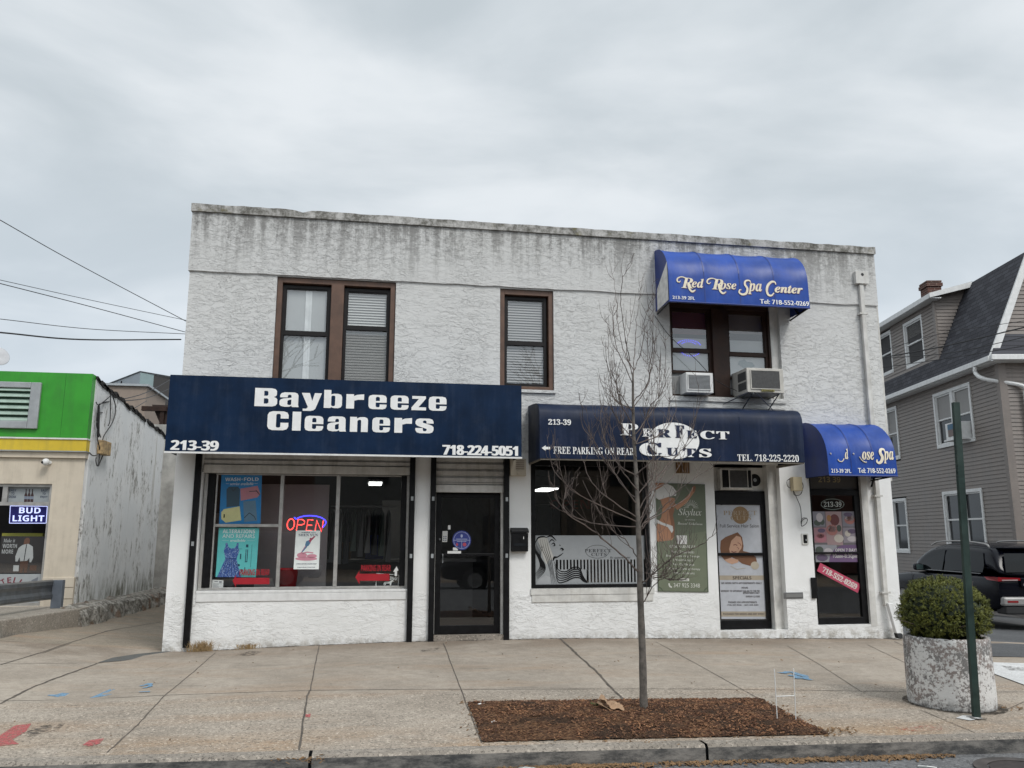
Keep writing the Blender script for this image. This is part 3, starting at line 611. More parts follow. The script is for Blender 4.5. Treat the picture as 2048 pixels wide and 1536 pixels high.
# ---- upper windows
def sash(parent, x0, x1, z0, z1, zm, mat, y=.10, t=.045):
    mb = MB(); mb.frame(x0, x1, z0, z1, t, y, y + .05); mb.box(x0 + t, x1 - t, y - .006, y + .05, zm - .03, zm + .025)
    mb.frame(x0 + t, x1 - t, zm + .025, z1 - t, .018, y + .012, y + .045); obj('sash', mb, mat, parent)
    obj('pane', MB().quad((x0 + t, y + .03, z0 + t), (x1 - t, y + .03, z0 + t), (x1 - t, y + .03, z1 - t), (x0 + t, y + .03, z1 - t)), UGLASS, parent)
def slats(parent, x0, x1, z0, z1, y, mat, name='blind', step=.042):
    mb = MB(); z = z0
    while z < z1: mb.quad((x0, y - .008, z), (x1, y - .008, z), (x1, y + .012, z + step * .93), (x0, y + .012, z + step * .93)); z += step
    obj(name, mb, mat, parent)
mb = MB(); mb.frame(-1.435, .335, 3.25, 5.262, .075, .03, .2); mb.box(-.635, -.445, .024, .2, 3.3, 5.19)
u1 = obj('window', mb, BROWN, bld, bevel=.004)
sash(u1, -1.36, -.64, 3.4, 5.17, 4.42, DBRONZE); sash(u1, -.44, .265, 3.4, 5.165, 4.54, DBRONZE)
mb = MB(); mb.quad((-1.34, .158, 3.4), (-.66, .158, 3.4), (-.66, .158, 5.15), (-1.34, .158, 5.15)); obj('curtain', mb, CURT, u1)
mb = MB(); mb.box(-1.02, -.985, .145, .155, 3.4, 5.13); mb.box(-.955, -.925, .145, .155, 3.4, 5.13); mb.box(-.985, -.955, .152, .1565, 3.4, 5.13); obj('curtain_edge', mb, CURTW, u1)
slats(u1, -.41, .24, 4.55, 5.15, .152, BLINDM); slats(u1, -.41, .24, 3.72, 4.55, .152, BLINDM, 'lower_blind'); obj('insect_screen', MB().quad((-.40, .125, 3.45), (.23, .125, 3.45), (.23, .125, 4.45), (-.40, .125, 4.45)), glass('screen_mesh', (.74, .73, .72), 1.2), u1)
mb = MB(); mb.frame(1.975, 2.825, 3.645, 5.255, .07, .03, .2, .055, .08)
u2 = obj('window', mb, BROWN, bld, bevel=.004); sash(u2, 2.05, 2.735, 3.71, 5.165, 4.40, DBRONZE); slats(u2, 2.08, 2.71, 3.74, 5.15, .152, SCREENB)
mb = MB(); mb.box(1.96, 2.85, -.035, .03, 3.595, 3.64); obj('sill', mb, STUCCO, u2)
mb = MB(); mb.box(4.775, 6.55, .09, .22, 5.12, 5.195); mb.box(4.775, 4.80, .06, .22, 3.63, 5.12); mb.box(5.52, 5.79, .05, .22, 3.63, 5.12); mb.box(6.52, 6.555, .08, .22, 3.63, 5.12); mb.box(4.80, 5.52, .06, .22, 3.63, 3.66); mb.box(5.79, 6.52, .06, .22, 3.63, 3.66)
u3 = obj('window', mb, DBROWN, bld, bevel=.004)
mb = MB(); mb.box(6.556, 6.688, .07, .25, 3.63, 5.195); obj('jamb', mb, OLDW, u3)
sash(u3, 4.80, 5.52, 4.02, 5.12, 4.40, DBROWN, .12); sash(u3, 5.79, 6.52, 3.95, 5.12, 4.37, DBROWN, .12)
for xa, xb in ((4.82, 5.5), (5.81, 6.5)): obj('curtain', MB().quad((xa, .178, 3.7), (xb, .178, 3.7), (xb, .178, 4.62), (xa, .178, 4.62)), CURT, u3)
mb = MB(); mb.quad((4.82, .225, 4.70), (5.5, .225, 4.70), (5.5, .225, 5.1), (4.82, .225, 5.1)); obj('red_valance', mb, C('dull_maroon', .16, .05, .05), u3)
mb = MB(); mb.quad((5.81, .225, 4.75), (6.5, .225, 4.75), (6.5, .225, 5.1), (5.81, .225, 5.1)); obj('tan_blind', mb, C('tan_blind', .19, .15, .125), u3)
mb = MB()
for (cx_, cz_, rx_, rz_, a0, a1, n) in ((5.15, 4.50, .2, .09, 10, 170, 15), (5.15, 4.50, .13, .06, 25, 155, 9), (5.17, 4.42, .17, .10, 200, 340, 12)):
    for i in range(n): t = R(a0 + (a1 - a0) * i / (n - 1)); mb.box(cx_ + rx_ * math.cos(t) - .004, cx_ + rx_ * math.cos(t) + .004, .16, .168, cz_ + rz_ * math.sin(t) - .004, cz_ + rz_ * math.sin(t) + .004)
tag(obj('led_sign', mb, NEONB), 'dotted blue light sign glowing behind the flat window over the air conditioner', 'light sign')
mb = MB()
for q in (((6.02, 4.27), (6.12, 4.30), (6.16, 4.26), (6.26, 4.25), (6.3, 4.19), (6.2, 4.14), (6.08, 4.16), (6.0, 4.21)),): mb.poly([(x, .172, z) for x, z in q])
obj('printed_rose', mb, C('grey_print', .20, .24, .25), u3)
mb = MB(); mb.box(4.72, 6.72, -.03, .02, 3.54, 3.60); mb.box(4.74, 6.70, -.018, .02, 3.44, 3.475); obj('sill', mb, STUCCO, u3)

# ---- dry cleaner's shopfront
mb = MB()
mb.frame(-2.31, .63, .655, 2.30, .05, .10, .17, .035, .02); mb.box(-1.25, -1.20, .095, .17, .69, 2.28); mb.box(-.45, -.395, .095, .17, .69, 2.28); mb.box(-2.13, -1.25, .10, .15, 1.535, 1.575); mb.box(-2.15, -2.13, .105, .16, .69, 2.28)
f1 = obj('shop_window', mb, ALU, bld, bevel=.003)
obj('black_jamb', MB().box(-2.255, -2.155, .09, .18, .69, 2.29), BLACKP, f1); obj('black_jamb', MB().box(.50, .575, .09, .18, .69, 2.29), BLACKP, f1)
obj('pane', MB().quad((-2.15, .135, .69), (.5, .135, .69), (.5, .135, 2.29), (-2.15, .135, 2.29)), GLASS, f1)
mb = MB(); mb.box(-2.31, .62, -.01, .16, .615, .652); mb.box(-2.30, .60, -.014, .002, .505, .610); obj('sill', mb, TRIM, f1, bevel=.004)
mb = MB(); mb.box(-2.5, .7, .18, .7, .60, .66); obj('display_shelf', mb, C('dusty_shelf', .20, .19, .18), f1)
def shutter(x0, x1, z0, z1, zb, y):
    mb = MB(); z = z1
    while z > z0 + .02:
        a = max(z - .105, z0); mb.quad((x0, y, z), (x1, y, z), (x1, y - .022, (z + a) / 2 + .015), (x0, y - .022, (z + a) / 2 + .015)); mb.quad((x0, y - .022, (z + a) / 2 + .015), (x1, y - .022, (z + a) / 2 + .015), (x1, y - .014, a + .012), (x0, y - .014, a + .012)); mb.quad((x0, y - .014, a + .012), (x1, y - .014, a + .012), (x1, y + .004, a), (x0, y + .004, a)); z = a
    s_ = obj('roller_shutter', mb, SHUT, bld); obj('bottom_bar', MB().box(x0, x1, y - .035, y + .015, zb, z0 - .004), OLDW, s_, bevel=.005)
shutter(-2.335, .635, 2.42, 2.72, 2.30, .035); shutter(1.005, 2.03, 2.165, 2.72, 2.05, .035)
for a, b, c in ((-2.425, -2.34, -.10), (.615, .695, -.10), (.925, 1.005, -.115), (2.03, 2.11, -.10)):
    mb = MB(); mb.box(a, b, -.06, .06, c, 2.70); r_ = obj('shutter_rail', mb, BLACKP, bld, bevel=.006)
    for z in ((1.95, 1.12) if a > .6 else (1.3,)): obj('lock_plate', MB().box((a + b) / 2 - .018, (a + b) / 2 + .018, -.066, -.0605, z - .03, z + .03), GREYM, r_)
# the shop door
mb = MB(); mb.frame(1.02, 1.995, -.005, 2.045, .085, .10, .16, .12, .07); mb.box(1.105, 1.91, .105, .155, 1.115, 1.15)
d1 = obj('door', mb, BLACKP, bld, bevel=.004); obj('pane', MB().quad((1.10, .13, .1), (1.92, .13, .1), (1.92, .13, 1.99), (1.10, .13, 1.99)), GLASS, d1)
mb = MB(); mb.box(1.012, 1.02, .09, .2, 0, 2.04); mb.box(1.997, 2.03, .04, .2, -.02, 2.05); obj('jamb', mb, OLDW, d1)
mb = MB().lathe((1.085, .1, 1.36), [(.0, -.03), (.016, -.03), (.018, -.012), (.010, 0)], 14, 'y'); obj('lock', mb, CHROME, d1)
mb = MB().tube([(1.13, .1, 1.02), (1.13, .06, 1.02), (1.13, .06, 1.14), (1.13, .1, 1.14)], .009); obj('handle', mb, GREYM, d1)
mb = MB(); mb.box(1.0, 2.03, -.03, .26, -.3, -.012); obj('door_step', mb, KERBM, bld)
# the hair salon's window
mb = MB(); mb.frame(2.47, 4.31, .64, 2.56, .055, .03, .12, .05, .09); f2 = obj('shop_window', mb, BLACKP, bld, bevel=.004)
obj('pane', MB().quad((2.52, .08, .68), (4.26, .08, .68), (4.26, .08, 2.48), (2.52, .08, 2.48)), GLASS, f2)
mb = MB(); mb.box(2.44, 4.36, -.022, .03, .545, .635); mb.box(2.46, 4.34, -.016, .0, .44, .54); obj('sill', mb, OLDW, f2)
# salon door, set back in a white reveal
mb = MB(); mb.frame(5.43, 6.34, -.02, 2.12, .05, .16, .22, .13, .22); mb.box(6.262, 6.292, .155, .22, .12, 1.9); mb.box(5.48, 6.26, .15, .2, 1.10, 1.145)
d2 = obj('door', mb, BLACKP, bld, bevel=.004); obj('pane', MB().quad((5.48, .19, .1), (6.27, .19, .1), (6.27, .19, 1.95), (5.48, .19, 1.95)), GLASS, d2)
mb = MB(); mb.quad((5.43, .2, 2.115), (6.36, .2, 2.115), (6.36, .2, 2.5), (5.43, .2, 2.5)); obj('transom_panel', mb, OLDW, d2)
mb = MB(); mb.box(6.345, 6.365, .05, .25, -.03, 2.5); mb.box(6.37, 6.53, .12, .25, -.03, 2.55); obj('jamb', mb, OLDW, d2)
# spa door
mb = MB(); mb.frame(7.045, 7.99, .035, 2.44, .05, .05, .12, .1, .04); mb.box(7.095, 7.94, .05, .12, 2.06, 2.15); mb.box(7.85, 7.94, .05, .12, .13, 2.06); mb.box(7.095, 7.85, .045, .1, 1.125, 1.155)
d3 = obj('door', mb, BLACKP, bld, bevel=.004); obj('pane', MB().quad((7.095, .085, .13), (7.86, .085, .13), (7.86, .085, 2.06), (7.095, .085, 2.06)), GLASS, d3)
mb = MB(); mb.quad((7.095, .09, 2.15), (7.94, .09, 2.15), (7.94, .09, 2.4), (7.095, .09, 2.4)); obj('transom', mb, C('dark_grey_film', .06, .055, .05), d3)
mb = MB(); text(mb, '213 39', onbox((1636, 953), (1681, 965), .09), 'bold'); obj('house_number', mb, C('dull_brass', .28, .22, .12), d3)
mb = MB(); mb.box(7.95, 8.06, -.004, .06, .0, 2.42); obj('jamb', mb, OLDW, d3)
# downpipe with its rain head
mb = MB(); mb.box(8.165, 8.24, -.085, -.03, 2.3, 5.63); mb.box(8.165, 8.24, -.08, -.02, .32, 2.3)
dp = obj('downpipe', mb, OLDW, bld, bevel=.006)
mb = MB(); mb.box(8.09, 8.33, -.11, -.03, 5.64, 5.86); obj('rain_head', mb, OLDW, dp, bevel=.006)
mb = MB(); mb.lathe((8.215, -.112, 5.80), [(.0, 0), (.028, 0)], 16, 'y'); obj('overflow_hole', mb, BLACKR, dp)
for z in (5.12, 2.05, .52): obj('bracket', MB().box(8.13, 8.275, -.092, -.0005, z - .014, z + .014), OLDW, dp)
mb = MB(); mb.obox((8.19, -.13, .36), (.085, 0, 0), (0, .08, 0), (.075, -.05, -.46)); obj('elbow', mb, TRIM, dp, bevel=.01)
mb = MB(); mb.obox((8.262, -.185, -.1), (.092, 0, 0), (0, .088, 0), (.018, -.01, -.075)); obj('rubber_boot', mb, BLACKR, dp, bevel=.008)
mb = MB(); mb.box(8.515, 8.545, .02, .06, 2.3, 5.45); obj('conduit', mb, OLDW, bld)
mb = MB(); mb.box(-2.76, -2.71, -.002, .03, 2.7, 2.75)
# ================================================================== AWNINGS AND SIGNS
AX0, AX1, AZ0, AZ1, AY = -2.69, 2.17, 2.51, 3.56, -.75
aw = thing('shop_awning', 'flat navy box sign of the dry cleaner with big white lettering', 'awning sign', (-.25, AY, AZ0))
mb = MB(); mb.box(AX0, AX1, AY, AY + .012, AZ0 + .014, AZ1); obj('front_panel', mb, NAVY, aw)
mb = MB(); mb.box(AX0, AX0 + .01, AY + .014, -.062, AZ0 + .02, AZ1 - .003); mb.box(AX1 - .01, AX1, AY + .014, -.062, AZ0 + .02, AZ1 - .003); mb.box(AX0, AX1, AY + .014, -.062, AZ1 - .002, AZ1 + .008); obj('canvas_cover', mb, NAVY, aw)
mb = MB(); mb.box(AX0 - .005, AX1 + .005, AY - .012, AY + .02, AZ0 - .012, AZ0 + .012); obj('bottom_trim', mb, TRIM, aw)
for X in (AX0 + .03, -.3, AX1 - .03):
    obj('bracket', MB().tube([(X, AY + .03, AZ0 + .03), (X, -.01, AZ0 + .12), (X, -.01, AZ1 - .1)], .018), BLACKP, aw)
mb = MB()
HEAVY = {   # heavy condensed letters of the sign: outline, then counters
 'B': [[(0, 0), (0, 1), (.74, 1), (.90, .96), (.97, .86), (.97, .64), (.93, .57), (.84, .525), (.95, .47), (1, .40), (1, .16), (.93, .05), (.78, 0)], [(.41, .58), (.41, .85), (.54, .85), (.59, .80), (.59, .63), (.54, .58)], [(.41, .15), (.41, .44), (.55, .44), (.61, .39), (.61, .20), (.55, .15)]],
 'C': [[(1, .62), (1, .80), (.93, .94), (.76, 1), (.24, 1), (.07, .94), (0, .80), (0, .20), (.07, .06), (.24, 0), (.76, 0), (.93, .06), (1, .20), (1, .40), (.62, .40), (.62, .19), (.57, .14), (.46, .14), (.41, .19), (.41, .81), (.46, .86), (.57, .86), (.62, .81), (.62, .62)]],
 'a': [[(.02, .52), (.02, .64), (.09, .75), (.25, .80), (.78, .80), (.92, .75), (.97, .64), (.97, .13), (1, 0), (.66, 0), (.62, .06), (.50, .01), (.28, 0), (.08, .04), (0, .13), (0, .32), (.06, .41), (.20, .46), (.61, .51), (.61, .62), (.57, .67), (.47, .67), (.42, .62), (.42, .52)], [(.41, .15), (.41, .33), (.47, .38), (.61, .41), (.61, .15), (.57, .11), (.46, .11)]],
 'y': [[(0, .8), (.40, .8), (.53, .36), (.65, .8), (1, .8), (.70, -.06), (.61, -.15), (.46, -.19), (.08, -.19), (.08, -.07), (.25, -.07), (.33, .02)]],
 'b': [[(0, 0), (0, 1), (.39, 1), (.39, .76), (.56, .8), (.78, .8), (.94, .75), (1, .63), (1, .17), (.94, .05), (.78, 0), (.56, 0), (.40, .05), (.36, 0)], [(.40, .16), (.40, .64), (.45, .69), (.57, .69), (.62, .64), (.62, .16), (.57, .11), (.45, .11)]],
 'r': [[(0, 0), (0, .8), (.42, .8), (.42, .70), (.58, .77), (.98, .81), (.98, .50), (.66, .50), (.44, .44), (.44, 0)]],
 'e': [[(1, .37), (.40, .37), (.40, .16), (.45, .11), (.57, .11), (.62, .16), (.62, .27), (1, .27), (1, .17), (.94, .05), (.78, 0), (.22, 0), (.06, .05), (0, .17), (0, .63), (.06, .75), (.22, .8), (.78, .8), (.94, .75), (1, .63)], [(.40, .46), (.40, .64), (.45, .69), (.57, .69), (.62, .64), (.62, .46)]],
 'z': [[(0, 0), (0, .15), (.50, .64), (.04, .64), (.04, .8), (.98, .8), (.98, .66), (.48, .17), (1, .17), (1, 0)]],
 'l': [[(0, 0), (0, 1), (1, 1), (1, 0)]],
 'n': [[(0, 0), (0, .8), (.38, .8), (.38, .72), (.56, .79), (.80, .8), (.95, .75), (1, .64), (1, 0), (.62, 0), (.62, .60), (.57, .65), (.46, .64), (.41, .58), (.41, 0)]],
 's': [[(1, .53), (1, .63), (.93, .75), (.77, .8), (.23, .8), (.07, .75), (0, .64), (0, .51), (.08, .42), (.24, .35), (.62, .24), (.62, .16), (.56, .11), (.46, .11), (.41, .16), (.41, .28), (0, .28), (0, .17), (.07, .05), (.23, 0), (.77, 0), (.93, .05), (1, .17), (1, .33), (.93, .41), (.78, .47), (.41, .57), (.41, .64), (.46, .69), (.56, .69), (.61, .64), (.61, .53)]]}
def heavy(mb, ch, x0, x1, zb, ht, Y):
    cu = bpy.data.curves.new('glyph', 'CURVE'); cu.dimensions = '2D'; cu.fill_mode = 'BOTH'
    for lp in HEAVY[ch]:
        sp = cu.splines.new('POLY'); sp.points.add(len(lp) - 1); sp.use_cyclic_u = True
        for p_, (u, v) in zip(sp.points, lp): p_.co = (u, v, 0, 1)
    o = bpy.data.objects.new('glyph', cu); S.collection.objects.link(o); me = bpy.data.meshes.new_from_object(o.evaluated_get(bpy.context.evaluated_depsgraph_get()))
    mb.add([(x0 + (x1 - x0) * v.co.x, Y - .003, zb + ht * v.co.y) for v in me.vertices], [tuple(p_.vertices) for p_ in me.polygons]); bpy.data.objects.remove(o); bpy.data.curves.remove(cu); bpy.data.meshes.remove(me)
sq = lambda x, y: P(330 + .3516 * x, 745 + .3516 * y, AY)
for word, xs, yb, yt in (('Baybreeze', ((508, 637), (650, 760), (775, 890), (903, 1006), (1030, 1133), (1157, 1260), (1282, 1385), (1402, 1485), (1500, 1601)), 191, 87), ('Cleaners', ((580, 700), (722, 771), (793, 899), (922, 1029), (1051, 1153), (1178, 1279), (1304, 1406), (1424, 1527)), 327, 219)):
    zb = sq(xs[0][0], yb).z; ht = sq(xs[0][0], yt).z - zb
    for chh, (a, b) in zip(word, xs): heavy(mb, chh, sq(a, yb).x, sq(b, yb).x, zb, ht, AY)
obj('shop_name', mb, WHITE, aw)
mb = MB(); text(mb, '213-39', onbox((343, 880), (436, 901.5), AY), 'bold', .95, .012); obj('house_number', mb, WHITE, aw)
mb = MB(); text(mb, '718-224-5051', onbox((886, 889.5), (1035, 912), AY), 'bold', .92, .008); obj('phone_number', mb, WHITE, aw)

PY_, PX0, PX1, PZ0, PZ1 = -.85, 2.415, 6.515, 2.50, 3.29
prof_pc = [(0, 3.385), (-.35, 3.36), (-.60, 3.335), (-.73, 3.30), (-.80, 3.25), (-.84, 3.17), (-.85, 3.05), (-.85, PZ0)]
def py(prof, z):
    for (a, b), (c, d) in zip(prof, prof[1:]):
        if d <= z <= b: return a + (c - a) * ((b - z) / (b - d) if b > d else 0)
    return prof[-1][0]
def awning(root, prof, x0, x1, ribs, mat, endmat, sag=.0):
    mb = MB(); nx = 12 * ribs; rows = []
    for i in range(nx + 1):
        t = i / nx; s_ = sag * abs(math.sin(math.pi * t * ribs)) ** .6
        rows.append([(x0 + (x1 - x0) * t, y + s_ * min(1, k / 2) * (1 if k < len(prof) - 2 else 0) * .6, z - s_ * (1 if 0 < k < len(prof) - 2 else .4 * (k == 0))) for k, (y, z) in enumerate(prof)])
    n = len(prof); mb.add([p for r in rows for p in r], [(i * n + k, i * n + k + 1, (i + 1) * n + k + 1, (i + 1) * n + k) for i in range(nx) for k in range(n - 1)])
    obj('canvas', mb, mat, root, smooth=True)
    for r_ in range(1, ribs):                                     # sewn seam over each rib
        x = x0 + (x1 - x0) * r_ / ribs; sm = MB(); [sm.quad((x - .007, y - .003, z + .002), (x + .007, y - .003, z + .002), (x + .007, y2 - .003, z2 + .002), (x - .007, y2 - .003, z2 + .002)) for (y, z), (y2, z2) in zip(prof, prof[1:])]; obj('seam', sm, endmat, root)
    for x in (x0, x1):
        obj('end_panel', MB().poly([(x, y, z) for y, z in prof] + [(x, 0, prof[-1][1])]), endmat, root)
def curved_text(s, st, box, prof, off=.006, **kw):
    a, b = box; bm = bmesh.new(); m = MB(); text(m, s, lambda u, v, k: (a[0] + (b[0] - a[0]) * u, -k * .0006, b[1] + (a[1] - b[1]) * v), st, **kw)
    vs = [bm.verts.new(v) for v in m.v]
    for f in m.f:
        try: bm.faces.new([vs[i] for i in f])
        except ValueError: pass
    z = b[1]
    while z < a[1]:
        bmesh.ops.bisect_plane(bm, geom=bm.verts[:] + bm.edges[:] + bm.faces[:], plane_co=(0, 0, z), plane_no=(0, 0, 1), dist=1e-6); z += .012
    bm.verts.ensure_lookup_table(); out = MB(); bm.verts.index_update()
    out.v = [(v.co.x, py(prof, v.co.z) - off + v.co.y, v.co.z) for v in bm.verts]; out.f = [tuple(v.index for v in f.verts) for f in bm.faces]; bm.free(); return out
def merge(a, b): a.add(b.v, b.f); return a
def px2(p0, p1, Y): a, b = P(*p0, Y), P(*p1, Y); return ((a.x, a.z), (b.x, b.z))
pc = thing('shop_awning', 'dark navy salon awning with rounded top edge and a white oval behind its name', 'awning', (4.4, PY_, PZ0))
awning(pc, prof_pc, PX0, PX1, 4, NAVY2, NAVY2, .006)
mb = MB(); mb.box(PX0 + .01, PX1 - .01, PY_ + .01, PY_ + .05, PZ0 - .02, PZ0 + .02); mb.box(PX0 + .005, PX0 + .035, PY_ + .05, -.01, PZ0 - .02, PZ0 + .02); mb.box(PX1 - .035, PX1 - .005, PY_ + .05, -.01, PZ0 - .02, PZ0 + .02); obj('frame', mb, simple('weathered_frame', (.20, .175, .14), .6, .2, var=.3), pc)
oc = P(1347.7, 881.5, PY_); orx = (P(1398.5, 881, PY_).x - P(1297, 881, PY_).x) / 2; orz = (P(1347, 844.5, PY_).z - P(1347, 917.5, PY_).z) / 2
mb = MB(); pts = []
for i in range(48):
    t = 2 * math.pi * i / 48; x, z = oc.x + orx * math.cos(t), oc.z + orz * math.sin(t); pts.append((x, py(prof_pc, z) - .007, z))
mb.add([(oc.x, py(prof_pc, oc.z) - .007, oc.z)] + pts, [(0, i + 1, (i + 1) % 48 + 1) for i in range(48)]); obj('oval', mb, WHITE, pc)
b = NB('name_print'); q = b.xyz(); rr = b.mth('ADD', b.mth('POWER', b.mth('DIVIDE', b.mth('SUBTRACT', q[0], oc.x), orx), 2), b.mth('POWER', b.mth('DIVIDE', b.mth('SUBTRACT', q[2], oc.z), orz), 2))
NAMEP = b.fin(b.mix(b.mth('LESS_THAN', rr, 1.0), (.80, .80, .79), (.006, .013, .048)), .45)
mb = MB()
for ch, b0, b1, f_ in (('P', (1241, 846.8), (1274.6, 871.2), .05), ('E', (1284.5, 857.3), (1303.6, 873.5), .05), ('R', (1314.8, 858.6), (1340.8, 875), .05), ('F', (1350, 850.8), (1367.5, 876), .06), ('E', (1373, 861), (1393, 876.8), .05), ('C', (1401, 861.3), (1427.8, 878.8), .05), ('T', (1432.7, 862.8), (1457.3, 879), .05),
                       ('C', (1279.5, 885), (1322, 912.5), .04), ('U', (1333, 895.5), (1356, 911.8), .05), ('T', (1366, 896.8), (1391, 914.2), .05), ('S', (1398.5, 897.2), (1421.5, 915), .06)):
    merge(mb, curved_text(ch, 'serif', px2(b0, b1, PY_), prof_pc, .012, fat=f_))
obj('shop_name', mb, NAMEP, pc)
mb = MB(); merge(mb, curved_text('213-39', 'serif', px2((1096.5, 838), (1141.5, 850.5), PY_), prof_pc, .008, fat=.006)); obj('house_number', mb, WHITE, pc)
mb = MB(); merge(mb, curved_text('FREE PARKING ON REAR', 'serif', px2((1106.5, 893), (1268, 910.5), PY_), prof_pc, .008)); a, b_ = px2((1083, 890.5), (1100, 902), PY_); L = b_[0] - a[0]; zc = (a[1] + b_[1]) / 2; hh = (a[1] - b_[1]) / 2
mb.poly([(a[0] + L * u, PY_ - .008, zc + hh * v) for u, v in ((0, 0), (.48, 1), (.48, .45), (1, .45), (1, -.45), (.48, -.45), (.48, -1))]); obj('parking_notice', mb, WHITE, pc)
mb = MB(); merge(mb, curved_text('TEL. 718-225-2220', 'serif', px2((1474, 908), (1597.5, 924), PY_), prof_pc, .008)); obj('phone_number', mb, WHITE, pc)

def quarter(depth, zt, zm, zb, n=10): return [(-depth * math.sin(math.pi / 2 * i / n), zm + (zt - zm) * math.cos(math.pi / 2 * i / n)) for i in range(n + 1)] + [(-depth - .012, zb)]
RX0, RX1 = 4.535, 6.895
prof_r1 = quarter(.62, 6.02, 5.42, 5.0); r1 = thing('window_awning', 'royal blue rounded spa awning above the double upstairs window', 'awning', (5.7, -.6, 5.0))
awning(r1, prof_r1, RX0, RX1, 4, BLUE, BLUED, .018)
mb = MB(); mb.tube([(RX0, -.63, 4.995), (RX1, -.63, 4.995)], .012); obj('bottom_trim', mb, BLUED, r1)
mb = MB(); mb.tube([(RX0 + .02, -.60, 5.0), (RX0 + .02, -.02, 4.95)], .012); mb.tube([(RX1 - .02, -.60, 5.0), (RX1 - .02, -.02, 4.95)], .014); mb.tube([(RX1 - .02, -.3, 4.98), (RX1 - .02, -.02, 5.3)], .012); obj('frame', mb, BLACKP, r1)
mb = MB().poly([(RX0 - .006, -.605, 5.03), (RX0 - .006, -.10, 4.99), (RX0 - .006, -.10, 5.33), (RX0 - .006, -.35, 5.50), (RX0 - .006, -.595, 5.66)]); obj('end_patch', mb, simple('scuffed_white_patch', (.66, .65, .63), .6, var=.2, scale=9), r1)
def c2(x0, y0, x1, y1, ox=1280, oy=480, s=.2214): return ((ox + x0 * s, oy + y0 * s), (ox + x1 * s, oy + y1 * s))
def ribbon(mb, pts, wd, prof, Y, org, sc, off=.010):
    q = smooth_pts([P(org[0] + x * sc, org[1] + y * sc, Y) for x, y in pts], 6); n = len(q); prev = None
    for i, p in enumerate(q):
        d = (q[min(i + 1, n - 1)] - q[max(i - 1, 0)]).normalized(); t_ = i / (n - 1); w_ = wd * (.35 + .65 * math.sin(math.pi * min(max(t_, .04), .96))) / 2; nx_, nz_ = -d.z * w_, d.x * w_
        A, B = (p.x + nx_, py(prof, p.z + nz_) - off, p.z + nz_), (p.x - nx_, py(prof, p.z - nz_) - off, p.z - nz_)
        if prev: mb.quad(prev[0], prev[1], B, A)
        prev = (A, B)
mb = MB(); mg = MB(); OR, SCL = (1280, 480), .2214
for s_, st, q in (('R', 'sital', (368, 340, 478, 440)), ('ed', 'sital', (462, 347, 575, 436)), ('R', 'sital', (642, 352, 752, 452)), ('ose', 'sital', (722, 388, 868, 450)), ('pa', 'sital', (968, 390, 1100, 498)), ('enter', 'sital', (1212, 407, 1466, 490))):
    merge(mb, curved_text(s_, st, px2(*c2(*q), -.62), prof_r1, .009, fat=.010)); merge(mg, curved_text(s_, st, px2(*c2(q[0] + 6, q[1] + 5, q[2] + 6, q[3] + 5), -.62), prof_r1, .005, fat=.010))
for pts, wd in ((((420, 346), (372, 334), (338, 348), (334, 372), (350, 382), (364, 370)), .022), (((425, 400), (445, 446), (470, 468), (498, 452)), .034), (((694, 358), (646, 347), (610, 360), (604, 386), (620, 396), (636, 384)), .022), (((700, 412), (720, 460), (745, 484), (774, 470)), .034),
                ((996, 388), (986, 368), (952, 371), (944, 402), (966, 440), (956, 482), (922, 494), (894, 478), (896, 454), (912, 452)) and (((996, 388), (986, 368), (952, 371), (944, 402), (966, 440), (956, 482), (922, 494), (894, 478), (896, 454), (912, 452)), .036), (((1224, 404), (1214, 381), (1184, 380), (1152, 412), (1142, 460), (1156, 498), (1184, 503), (1206, 480)), .040)):
    ribbon(mb, pts, wd, prof_r1, -.62, OR, SCL, .010); ribbon(mg, [(x + 6, y + 5) for x, y in pts], wd, prof_r1, -.62, OR, SCL, .006)
obj('shop_name', mb, CREAM, r1); obj('name_shadow', mg, C('purple_shadow_print', .10, .05, .16), r1)
mb = MB(); merge(mb, curved_text('213-39 2FL', '', px2(*c2(290, 505, 492, 545), -.62), prof_r1, .008, fat=.006)); obj('house_number', mb, WHITE, r1)
mb = MB(); merge(mb, curved_text('Tel: 718-552-0269', '', px2(*c2(1078, 536, 1522, 600), -.62), prof_r1, .008, fat=.004)); obj('phone_number', mb, WHITE, r1)

QX0, QX1 = 6.985, 8.15
prof_r2 = quarter(.69, 3.225, 2.60, 2.33); r2 = thing('door_awning', 'royal blue rounded awning over the spa door with half worn lettering', 'awning', (7.55, -.68, 2.33))
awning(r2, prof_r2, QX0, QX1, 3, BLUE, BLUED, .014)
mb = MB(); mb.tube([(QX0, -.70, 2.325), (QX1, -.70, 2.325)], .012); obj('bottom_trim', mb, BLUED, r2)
mb = MB(); mb.tube([(QX0 + .02, -.66, 2.33), (QX0 + .02, -.02, 2.33)], .012); mb.tube([(QX1 - .02, -.66, 2.33), (QX1 - .02, -.02, 2.3)], .014); mb.tube([(QX1 - .02, -.1, 2.33), (QX1 - .02, -.02, 2.2)], .016); obj('frame', mb, BLACKP, r2)
def c3(x0, y0, x1, y1): return c2(x0, y0, x1, y1, 1570, 820, .3061)
mb = MB()
for s_, st, q in (('d', 'sital', (386, 252, 415, 322)), ('ose', 'sital', (500, 272, 582, 326)), ('pa', 'sital', (638, 268, 712, 350))): merge(mb, curved_text(s_, st, px2(*c3(*q), -.69), prof_r2, .009, fat=.012))
